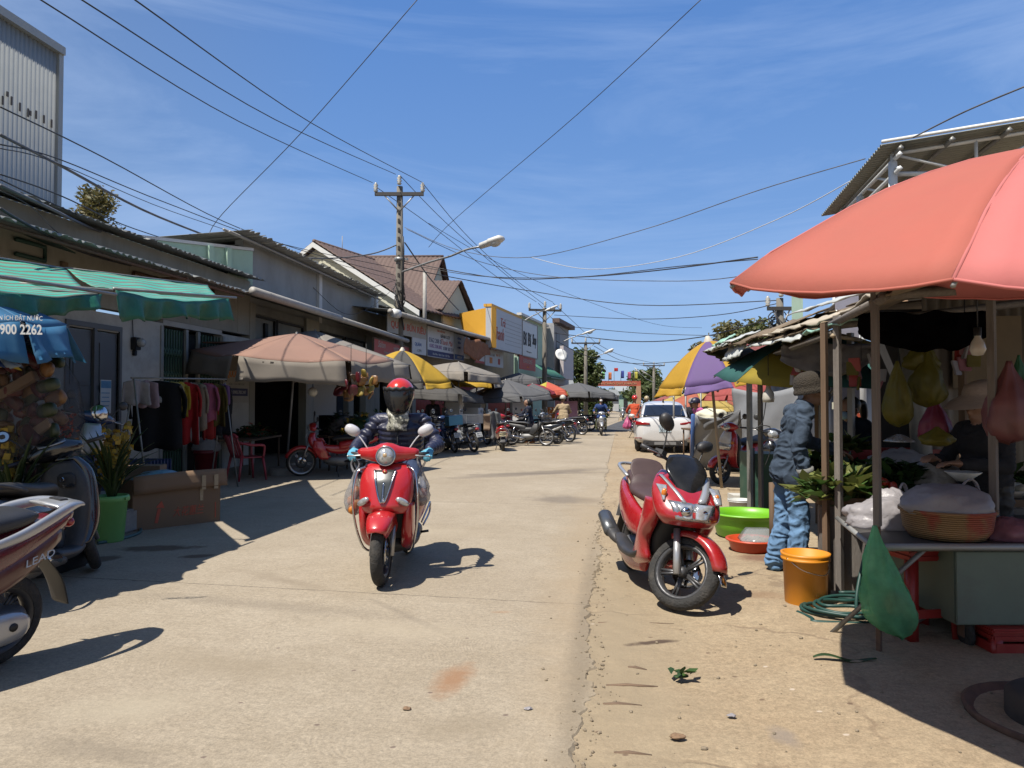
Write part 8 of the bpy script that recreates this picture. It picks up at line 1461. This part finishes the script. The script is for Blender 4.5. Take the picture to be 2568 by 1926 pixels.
mb=MB();q=G(985,1172);crate('wire crate with greens standing on the road edge behind the rider',q,(.45,.35,.26),M_PLAST,.2);greens('vegetable_heap','greens filling the wire crate behind the rider',q+V((0,0,.2)),(.2,.16,.14),120,.1,M_VEG,33)
# ============================================================= white sedan seen from behind
cd=D2.lerp(HEAD,.15).normalized();cp=G(1668,1136);car=thing('parked_car','white saloon car seen from behind on the right side of the street','car',cp+V((0,0,0))+cd*.0,rz_of(V((.03,1,0)).normalized()))
W2=.865;mb=MB();st_=[(-.05,.34,.34,.62,.60),(.0,.28,.30,.86,.70),(.12,.24,.26,1.0,.80),(.5,.22,.22,1.03,.84),(.9,.22,.2,1.02,.865),(2.2,.22,.2,.96,.865),(3.4,.22,.2,.88,.85),(4.1,.24,.24,.75,.78),(4.3,.3,.3,.6,.6)]
rg=[]
for y,z0,zs,zb,w in cat_rom(st_,4):
 pts=[(-w*.88,z0),(-w,zs+.1),(-w*1.0,.55),(-w*.97,zb-.14),(-w*.84,zb-.02),(-w*.4,zb),(w*.4,zb),(w*.84,zb-.02),(w*.97,zb-.14),(w,.55),(w,zs+.1),(w*.88,z0)];rg.append([(x,y,z)for x,z in pts])
mb.rings(rg);o=mb.build('body',mat('white car paint',(.70,.69,.68),.22,coat=.8,var=.03,dirt=.08),car);md=o.modifiers.new('s','SUBSURF');md.levels=md.render_levels=1
mb=MB();rg=[]
for y,zt,wt,zb,wb in cat_rom([(.42,1.02,.62,.98,.70),(.62,1.17,.60,.98,.74),(.92,1.36,.57,.95,.76),(1.3,1.455,.56,.95,.77),(2.0,1.47,.57,.93,.78),(2.7,1.36,.56,.92,.77),(3.35,.98,.6,.9,.72)],4):
 rg.append([(-wb,y,zb),(-wt-(wb-wt)*.35,y,zb+(zt-zb)*.6),(-wt,y,zt-.04*(zt-zb)/.5),(-wt*.6,y,zt),(wt*.6,y,zt),(wt,y,zt-.04*(zt-zb)/.5),(wt+(wb-wt)*.35,y,zb+(zt-zb)*.6),(wb,y,zb)])
mb.rings(rg);o=mb.build('cabin',MATS['white car paint'],car);md=o.modifiers.new('s','SUBSURF');md.levels=md.render_levels=1
M_CGL=mat('dark car glass',(.012,.014,.02),.06,coat=.6,var=.2);mb=MB();mb.cloth(lambda u,v:((u-.5)*2*(.60-.075*v),.43+.49*v-.02-.03*(1-(2*u-1)**2),1.035+.325*v-.01*(2*u-1)**2),12,8,.02);mb.build('rear_window',M_CGL,car)
for s in(-1,1):
 mb=MB();mb.quadbox([(s*.765,1.0,1.0),(s*.785,2.9,.98),(s*.645,2.45,1.36),(s*.63,1.25,1.37)],(s*.02,0,.005));mb.build('side_window',M_CGL,car);mb=MB();mb.shell([(2.75,1.0,.10,.06,90,s*.92),(2.85,1.0,.09,.06,90,s*.92)],12,2);mb.build('wing_mirror',MATS['white car paint'],car)
 mb=MB();mb.cloth(lambda u,v:(s*(.42+.385*u),-.02+.13*u**2.2,.80+.12*v*(.35+.65*u)-.02*u),10,4,.03);mb.build('tail_light',M_TAILR,car)
 mb=MB();mb.box((s*.72,-.012,.42),(.26,.03,.025));mb.build('bumper_slit',M_REDS,car,.005);mb=MB();mb.tube([(s*.48,-.06,.27),(s*.48,.04,.27)],.045,12,flat=.6);mb.build('exhaust_tip',M_CHROME,car)
 for y in(.75,3.4):wh=wheel(car,y,.315,.2,T(s*.74,0,0),m=M_ALLOY,disc=False)
mb=MB();mb.box((0,-.03,.27),(1.25,.06,.14));mb.build('diffuser',M_PLAST,car,.02);mb=MB();mb.box((0,-.055,.275),(.6,.02,.08));mb.build('diffuser_mesh',mat('grey mesh',(.25,.25,.25),.5),car)
plate(car,(0.0,-.055,.69),.34,.20,4,('61A','255.58'),m=mat('blue white plate',(.55,.66,.72),.5));mb=MB();mb.lathe([(.9,-.1),(1,0),(.9,.1),(.82,0),(.9,-.1)],24)
for v in mb.bm.verts:v.co=V((v.co.x*.095,-.045+v.co.z*.06,.905+v.co.y*.052))
em=mb.build('emblem',M_CHROME,car);lettering('H',.085,.07,T(0,-.05,.905),M_CHROME,em,shear=.4,th=.006);mb=MB();mb.quadbox([(-.25,-.03,.17),(.25,-.03,.17),(.25,-.03,.2),(-.25,-.03,.2)],(0,.3,0));mb.build('undertray',M_BLK,car);mb=MB();mb.tube([(0,1.15,1.44),(0,1.02,1.53)],[.03,.01],6);mb.build('aerial_fin',M_BLK,car)
fb=G(1810,1225);ap=P(1776,855,12.6);M_PUR=mat('purple canvas',(.20,.12,.33),.75,var=.06,trans=.3);M_YLD=mat('golden canvas',(.62,.36,.03),.75,var=.06,trans=.3)
umbrella('purple and golden umbrella leaning on a pale pole beside the white car',fb,ap,.98,.62,[M_YLD,M_PUR],8,tilt=(6,-11),phase=97,val=.13,pow_=1.6,pm=M_BAMB,pole_r=.024,seed=2)
M_TARP=mat('grey tarpaulin',(.30,.31,.33),.6,var=.08,sc=1.5,trans=.12,bump=.25,bsc=6);M_TARPD=mat('dark grey tarpaulin',(.12,.12,.125),.65,var=.15)
def tarp(label,pts,m,seed,fold=.12,nu=26,nv=14):
 a,b,c,d=[V(p)for p in pts];o=V((a.x,a.y,0));mb=MB();n=(b-a).cross(d-a).normalized()
 mb.cloth(lambda u,v:a.lerp(b,u).lerp(d.lerp(c,u),v)-o+n*(fold*(NZ.noise(V((u*3+v*2+seed,v*1.2,seed)))+.35*math.sin((u*1.4+v)*11+seed))*(.35+.65*v))+V((0,0,-.12*math.sin(math.pi*u)*(1-v)**2)),nu,nv,.006);x=mb.build('tarpaulin',m);x.location=o;return tag(x,label,'tarpaulin','grey tarpaulins beside the red and white scooter')
tarp('low grey tarpaulin with a blue edge hung between the car and the leaning pole',[P(1741,1040,15.3),P(1858,1025,14.3),G(1862,1182),G(1738,1176)],M_TARP,1);tarp('tall grey tarpaulin hanging behind the red and white scooter',[P(1836,972,16.2),P(2000,968,14.6),P(2010,1200,14.6),P(1838,1160,16.2)],M_TARP,4);tarp('dark folded tarpaulin flap over the top of the low grey one',[P(1748,1042,15.1),P(1856,1030,14.2),P(1850,1072,14.2),P(1770,1078,15.0)],M_TARPD,7,.06);mb=MB();a,b=P(1738,1040,15.2),G(1735,1176);mb.tube([a,b],.04,6);tag(mb.build('blue_pole',M_BLUE),'blue edged upright of the low grey tarpaulin','pole')
dv=(RGT*-.78-HEAD*.62).normalized();c=G(1803,1214)-dv*.63;rw=scooter('red and white scooter parked nose forward before the grey tarpaulins',c,rz_of(dv),M_REDP,lean=-6,steer_a=-12);shell_part('white_flash',rw,[(.50,.92,.07,.035,0),(.55,.78,.12,.035,0),(.555,.66,.09,.03,0)],M_WHITEP);shell_part('lamp_panel',rw,[(.56,.72,.13,.03,0),(.57,.66,.14,.03,0),(.55,.60,.1,.03,0)],M_CLEAR)
c=P(1935,1190,11.5);c.z=0;underbone('dark motorbike with a chrome headlight half hidden behind the grey stall posts',c,rz_of((RGT*-.5-HEAD*.86).normalized()),M_BLACKP,lean=-5,steer_a=10)
shed=thing('shutter_shed','low blue grey shuttered shed seen through the stall behind the girl','shed',CF(8.5,16));o=V(shed.location);mb=MB();corr(mb,CF(5.6,16)-o,RGT*7,(0,0,1.95),40,.02);mb.build('shutter',mat('pale blue shutter',(.40,.45,.52),.6,var=.06),shed);mb=MB();corr(mb,CF(5.4,15.4,2.0)-o,RGT*7.4,HEAD*3+V((0,0,.9)),40,.03);mb.build('roof',mat('red brown tin',(.25,.06,.045),.7),shed)
mb=MB()
for k in range(34):mb.box(tuple(CF(5.5+.2*k,15.55,2.12)-o),(.11,.03,.34),rot=YAW)
mb.build('white_fringe',M_WHITE,shed)
mb=MB();a=P(2128,1060,10.5);mb.box((0,0,-.2),(.33,.2,.78),rot=YAW);o=mb.build('red_cabinet',mat('orange red board',(.5,.08,.03),.6));o.location=a;mb=MB();mb.box((0,0,.24),(.36,.24,.1),rot=YAW);mb.box((0,0,-1.1*.5-.2),(.3,.18,.7),rot=YAW);x=mb.build('cream_top',M_CREAM,o);tag(o,'orange red display stand with a cream top seen between the stall posts','stand')
# far right stalls
for i,(x,y,d,r,ms,lb)in enumerate(((1745,985,24,1.5,[mat('pale yellow canvas',(.62,.45,.12),.8,trans=.3),mat('coral canvas',(.55,.16,.09),.8,trans=.3)],'pale yellow and coral umbrella beyond the purple one'),(1870,950,20,1.1,[mat('rose canvas',(.48,.10,.09),.8,trans=.3)],'rose red umbrella peeping over the tall grey tarpaulin'),(1690,990,30,1.3,[mat('dull red canvas',(.36,.10,.09),.8,trans=.2),M_GREYB],'dull red and grey umbrella left of the pale yellow one'),(2190,905,18,1.5,[MATS['rose canvas']],'rose red umbrella beyond the shuttered shed'))):
 ap=P(x,y,d);umbrella(lb,V((ap.x,ap.y,0)),ap,r,.45,ms,8,phase=10*i,val=.14,seed=i+20,finial=False,ribs=False)
for i,(x,d,col,lb)in enumerate(((1772,20.5,(.55,.14,.35),'stooping person in bright pink at the far right stalls'),(1735,22.5,(.03,.03,.04),'person in dark clothes and pale helmet right of the white car'))):
 c=P(x,1050,d);c.z=0;J=standing(1.5,.25-.2*i);w=person(lb,c,R(120+60*i),J,[M_SKIN,cloth('top %d'%i,col),M_BLK,M_BLK,M_SKIN,M_EYE],vox=.02,coat=True);helmet(w,(0,J['head'][1],J['head'][2]+.03),M_PUFF if i==0 else M_GREYB)
low_table('far stall table with cloth covered goods right of the white car',P(1790,1100,18)*1,1.4,.8,.8,M_POSTB,YAW).location.z=0;heap('goods_pile','cream cloth bundle on the far stall table',P(1785,1050,18),(.4,.3,.18),MATS['cream plaster'],6,cat='goods',ear=False)
for i,x in enumerate((1690,1720,1758,1822,1842)):q=P(x,1060,21+i*.7);q.z=0;mb=MB();mb.tube([(0,0,0),(0,0,2.0)],.03,6);o=mb.build('stall_post',M_STEEL);o.location=q;tag(o,['thin stall post just right of the car roof','thin stall post under the dull red umbrella','thin stall post under the pale yellow umbrella','thin stall post left of the tall grey tarpaulin','thin stall post at the edge of the tall tarpaulin'][i],'post','thin posts of the far stalls')
# riders in the distance
c=G(1509,1093);v_=(HEAD*-.98-RGT*.08).normalized();underbone('grey motorbike coming head on in the middle distance',c-v_*.6,rz_of(v_),M_SILV,wire=True,lean=0);J=riding(foot=(.2,.02,.2));w=person('rider in a blue jacket, white mask and olive trousers riding head on',c-v_*.6,rz_of(v_),J,[M_SKIN,cloth('royal blue jacket',(.03,.06,.18)),cloth('olive trousers',(.16,.19,.08)),M_BLK,M_SKIN,M_EYE],vox=.018,coat=True,loose=1.1);mb=MB();mb.ell(V(J['head'])+V((0,.09,-.04)),(.06,.04,.05));mb.build('face_mask',M_WHITE,w);mb=MB();mb.ell(V(J['head'])+V((0,-.01,.05)),(.09,.11,.085));mb.build('hair',M_HAIR,w)
c=P(1592,1085,30);c.z=0;v_=nose(-9);underbone('dark motorbike with a pink bag riding away left of the white car',c,rz_of(v_),M_BLACKP,lean=0);J=riding();w=person('rider in an orange red top and red helmet riding away beside the car',c,rz_of(v_),J,[M_SKIN,cloth('orange red top',(.55,.09,.04)),M_BLK,M_BLK,M_SKIN,M_EYE],vox=.019,coat=True,loose=1.1);helmet(w,(0,J['head'][1],J['head'][2]+.03),MATS['red helmet shell'])
bag('plastic_bag','bright pink bag hanging from the motorbike ridden away beside the car',c+V((-.3,-.1,.85)),.16,.14,.5,mat('hot pink film',(.65,.12,.30),.5,trans=.2),4)
c=P(1622,1075,33);c.z=0;underbone('motorbike half hidden by the car roof carrying a white shirted rider',c,rz_of(v_),M_SILV,lean=0);J=riding();w=person('white shirted rider with a tan helmet just left of the car roof',c,rz_of(v_),J,[M_SKIN,cloth('white shirt',(.6,.6,.6)),M_BLK,M_BLK,M_SKIN,M_EYE],vox=.02,coat=True);helmet(w,(0,J['head'][1],J['head'][2]+.03),mat('tan helmet',(.45,.36,.2),.3,coat=.5))
c=P(1562,1050,60);c.z=0;underbone('tiny parked motorbike near the bend of the asphalt road',c,rz_of(-v_),M_SILV,lean=0)
# ============================================================= arch with flags
aa,ab=P(1482,1000,100),P(1607,1000,100);ar=thing('street_arch','orange red welcome arch with pale lettering spanning the far street','arch',V((aa.x,aa.y,0)));o=V(ar.location);M_ARCH=mat('coral arch',(.52,.12,.07),.7,var=.06);d=V((ab.x-aa.x,ab.y-aa.y,0));z0,z1=P(1540,968,100).z,P(1540,955,100).z
mb=MB();mb.quadbox([V((0,0,z0)),d+V((0,0,z0)),d+V((0,0,z1)),V((0,0,z1))],HEAD*.8);mb.build('banner_beam',M_ARCH,ar);M=frame(V((0,0,0))+d*.5-HEAD*.03,d,(0,0,1));lettering('KÍNH CHÀO QUÝ KHÁCH',d.length*.82,.34,M@T(0,0,(z0+z1)/2),mat('pale gold letters',(.7,.5,.3),.6),ar,th=.02,keep=False)
for k in(.03,.955):mb=MB();q=d*k;mb.box((q.x,q.y,z0/2),(.55,.6,z0),rot=YAW);mb.build('pillar',mat('peach pillar',(.62,.36,.22),.7),ar)
for i,(x,y,m,lb)in enumerate(((1493,943,(.6,.07,.04),'red orange flag, leftmost on the arch'),(1509,943,(.25,.6,.25),'light green flag on the arch'),(1526,944,(.7,.22,.08),'orange flag on the arch'),(1557,940,(.05,.08,.4),'blue flag on the arch'),(1574,943,(.6,.12,.25),'pink flag on the arch'),(1591,943,(.65,.6,.1),'yellow flag, rightmost on the arch'),(1540,933,(.6,.03,.03),'small red national flag flying above the arch middle'))):
 q=P(x,y,100);t=thing('flag',lb,'flag',V((q.x,q.y,z1)),group='flags on the arch');h=q.z-z1;mb=MB();mb.tube([(0,0,0),(0,0,h+.6)],.03,5);mb.build('staff',M_STEEL,t);mb=MB();w_,hh=(.4,1.0)if i<6 else(.5,.45);mb.cloth(lambda u,v:(.03+w_*u,.06*math.sin(u*5),h+.55-hh*v),6,4,.01);mb.build('flag_cloth',mat('flag %d'%i,m,.8,trans=.3),t)
 # ============================================================= trees
b=P(1456,1010,92);tree('roadside_tree','round dark green tree beyond the grey house at the bend',V((b.x,b.y,0)),7.9,2.8,66,90,.30,M_LEAF,5,low=.35,fl=.9)
b=P(1615,1010,120);tree('roadside_tree','loose green tree standing behind the right pillar of the arch',V((b.x,b.y,0)),6.8,3.4,50,80,.34,M_LEAF,6,low=.25)
for i,(x,d,h,r,ms,lb)in enumerate(((1785,46,5.2,1.8,M_LEAFY,'rusty leaved tree left of the group behind the right stalls'),(1850,42,5.9,1.9,M_LEAFY[:2]+[M_LEAF[0]],'olive tree in the middle of the group behind the right stalls'),(1905,40,5.7,1.8,[M_LEAF[1],M_LEAFY[0]],'greener tree nearest the wire wrapped pole'))):b=P(x,1010,d);tree('roadside_tree',lb,V((b.x,b.y,0)),h,r,54,110,.16,ms,11+i,low=.4,group='trees behind the right stalls')
for i,(x,d,h,r,lb)in enumerate(((1497,70,2.6,1.5,'low bush at the road bend below the arch'),(1474,80,2.6,1.6,'low bush left of the arch'),(1535,140,4.0,3.0,'distant tree seen through the arch'),(1665,95,4.4,2.6,'small tree right of the arch'))):b=P(x,1010,d);tree('roadside_bush',lb,V((b.x,b.y,0)),h,r,34,70,.26,M_LEAF,21+i,low=.15,tr=.08)
for i,(x0,x1,y,d,m,lb)in enumerate(((1548,1600,975,130,MATS['mint painted wall'],'small mint house seen through the arch'),(1415,1440,962,75,M_CREAM,'small cream house below the round tree'),(1520,1552,985,125,M_BRDW,'small pale house left in the arch opening'))):
 a,b=P(x0,y,d),P(x1,y,d);t=thing('far_house',lb,'house',V((a.x,a.y,0)));o=V(t.location);w_=b-a;w_.z=0;mb=MB();mb.quadbox([V((0,0,0)),w_,w_+V((0,0,a.z-.5)),V((0,0,a.z-.5))],HEAD*5);mb.build('wall',m,t);mb=MB();mb.quadbox([w_*-.06+V((0,0,a.z-.5))-HEAD*.5,w_*1.06+V((0,0,a.z-.5))-HEAD*.5,w_*1.06+V((0,0,a.z+.5))+HEAD*3,w_*-.06+V((0,0,a.z+.5))+HEAD*3],(0,0,.1));mb.build('roof',M_TIN if i else M_TINW,t);mb=MB();mb.quadbox([w_*.3+V((0,0,.0))-HEAD*.03,w_*.5-HEAD*.03,w_*.5+V((0,0,2))-HEAD*.03,w_*.3+V((0,0,2))-HEAD*.03],HEAD*.02);mb.build('door',M_DARK,t)
 # ============================================================= big tin roof with trusses on the right
hr=thing('tin_roof_hall','high open tin roofed hall with pale steel trusses on the right','hall',CF(7.5,13));o=V(hr.location);E0,E1=P(2212,362,11.6),P(2060,541,16.1);rt=(RGT*math.cos(.1)+HEAD*-.02);up_=V((0,0,.30))
K0,K1=E0+rt*6+V((0,0,.96)),E1+rt*6+V((0,0,.96));mb=MB();corr(mb,E0-o,E1-E0,K0-E0,34,.025);mb.build('roof_sheet',mat('grey green tin',(.30,.31,.27),.6,var=.1),hr)
mb=MB();mb.tube([E0-o+V((0,0,.04)),K0-o+V((0,0,.04))],.03,5);mb.build('edge_flashing',M_WHITE,hr)
mb=MB()
for k in(.0,.45,.95):a=E0.lerp(K0,.05+.3*k)-o+V((0,0,-.10));b=E1.lerp(K1,.05+.3*k)-o+V((0,0,-.10));mb.tube([a,b],.05,4)
mb.build('purlin',M_STEEL,hr);M_TRUSS=mat('pale truss paint',(.85,.88,.90),.5,dirt=.3)
for nm,s in(('truss',.3),('truss',3.8)):
 dd=(E1-E0).normalized()*s;mb=MB();a=E0+dd+rt*.25-o;zl=E0.z-.38
 tp=[a+rt*x+V((0,0,-.10+.16*(x+.25)))for x in(0,1.35,2.7,4.05,5.4)];bt=[V((p.x,p.y,zl))for p in tp];mb.tube(tp,.035,4);mb.tube(bt,.04,4)
 for p,q in zip(tp,bt):mb.tube([p,q],.03,4)
 for i in range(4):mb.tube([tp[i],bt[i+1]]if i%2==0 else[bt[i],tp[i+1]],.025,4)
 mb.build(nm,M_TRUSS,hr)
for p in(E0+rt*.25+(E1-E0)*.06,E0+rt*.25+(E1-E0)*.5,E1+rt*.25-(E1-E0)*.04,E0+rt*5.6):p=p-o;tube_part('column',hr,[(p.x,p.y,-o.z),(p.x,p.y,E0.z-.2)],.07,M_TRUSS,n=8,sp=1)
mb=MB();a=E0+rt*.3-o;mb.tube([E0+rt*.28-o+V((0,0,-.38)),E1+rt*.28-o+V((0,0,-.38))],.045,4);mb.tube([E0+rt*.28-o+V((0,0,-.15)),E1+rt*.28-o+V((0,0,-.15))],.045,4)
for k in range(7):p,q=E0.lerp(E1,k/7)+rt*.28-o,E0.lerp(E1,(k+1)/7)+rt*.28-o;mb.tube([p+V((0,0,-.38)),q+V((0,0,-.15))],.025,4)
mb.build('side_girder',M_TRUSS,hr)
# clutter seen between the red umbrella and the stall roof
for i,(x0,y0,x1,y1,d,m,lb,nm)in enumerate(((2095,800,2150,735,9.8,mat('lavender board',(.36,.35,.42),.7),'lavender grey board under the red umbrella','board'),(1986,815,2012,735,20,MATS['mint painted wall'],'pale mint upright board beside the wire wrapped pole','board'),(2145,792,2195,738,9.2,M_SHTW,'white plastic sack lying on the stall roof','sack'),(2168,788,2218,735,8.9,M_BLUE,'blue and white printed sack beside the white one on the stall roof','sack'))):
 a,b=P(x0,y0,d),P(x1,y1,d);mb=MB();w_=abs((b-a).dot(RGT));h_=b.z-a.z
 if nm=='board':mb.box((w_/2,0,h_/2-.6),(w_,.04,h_+1.2),rot=YAW)
 else:
  mb.M=T(w_/2,0,h_/2)@RY(-38);mb.ell((0,0,0),(w_*.75,.12,h_*.3),e=3)
 ob=mb.build('tilted_board' if nm=='board' else 'plastic_sack',m,None);ob.location=a;tag(ob,lb,nm)
mb=MB();a=P(2235,755,8.6)
for i in range(6):
 for j in range(4):mb.ell(((i-2.5)*.06,(j-1.5)*.06,.015*(i%2)),.033,n=8,k=5)
mb.box((0,0,-.01),(.4,.28,.02));ob=mb.build('egg_tray',mat('egg carton brown',(.36,.22,.13),.9));ob.location=a;ob.rotation_euler=(R(50),0,YAW);tag(ob,'brown egg tray tilted on the stall roof under the red umbrella','egg tray')
sr=thing('tarp_canopy','dark sloping tarpaulin canopy with a pale edge behind the stall roof','canopy',P(2130,790,11));o=V(sr.location);mb=MB();a,b=P(2050,800,12.5)-o,P(2150,720,10.5)-o;mb.quadbox([a,b,b+RGT*3,a+RGT*3],(0,0,.02));mb.build('sheet',M_TARPD,sr);mb=MB();mb.tube([a,b],.03,5);mb.build('edge_pole',M_STEEL,sr)
# side building on the right far back so the stalls close off the horizon
block2=thing('market_hall','long low market building closing the view behind the right hand stalls','building',CF(14,30));o=V(block2.location);mb=MB();mb.quadbox([CF(9.5,24)-o,CF(16.5,70)-o,CF(16.5,70,2.6)-o,CF(9.5,24,2.6)-o],RGT*4);mb.quadbox([CF(9.5,24)-o,CF(26,22)-o,CF(26,22,2.8)-o,CF(9.5,24,2.8)-o],HEAD*.3);mb.build('wall',M_WALLB,block2);mb=MB();mb.quadbox([CF(9.2,23.6,2.7)-o,CF(16.2,70,2.7)-o,CF(20,70,3.4)-o,CF(13,23.6,3.4)-o],(0,0,.06));mb.build('roof',M_TIN,block2);mb=MB()
for k in range(8):p,q=CF(9.5,24).lerp(CF(16.5,70),.03+k/8.4)-o,CF(9.5,24).lerp(CF(16.5,70),.10+k/8.4)-o;mb.quadbox([p-RGT*.03,q-RGT*.03,q-RGT*.03+V((0,0,2.1)),p-RGT*.03+V((0,0,2.1))],RGT*.02)
mb.build('shutter',M_GREYD,block2)
# scraps on the ground
for i,(x,y,w,m,lb)in enumerate(((1697,1852,.028,M_CTN,'crumpled tan scrap on the dirt near the bottom of the photo'),(1835,1798,.018,M_WHBAG,'tiny white scrap on the sunlit dirt beside the umbrella shadow'),(1020,1780,.018,M_CTN,'small brown scrap on the concrete by the orange stain'),(1325,1780,.016,M_WHBAG,'white paper scrap at the edge of the concrete'))):
 q=G(x,y);heap('paper_scrap',lb,q+V((0,0,.004+(max(0,verge_z(q.x,q.y))if q.x>edge_x(q.y)else 0))),(w,w*.7,w*.35),m,30+i,cat='litter',ear=False,k=.5)
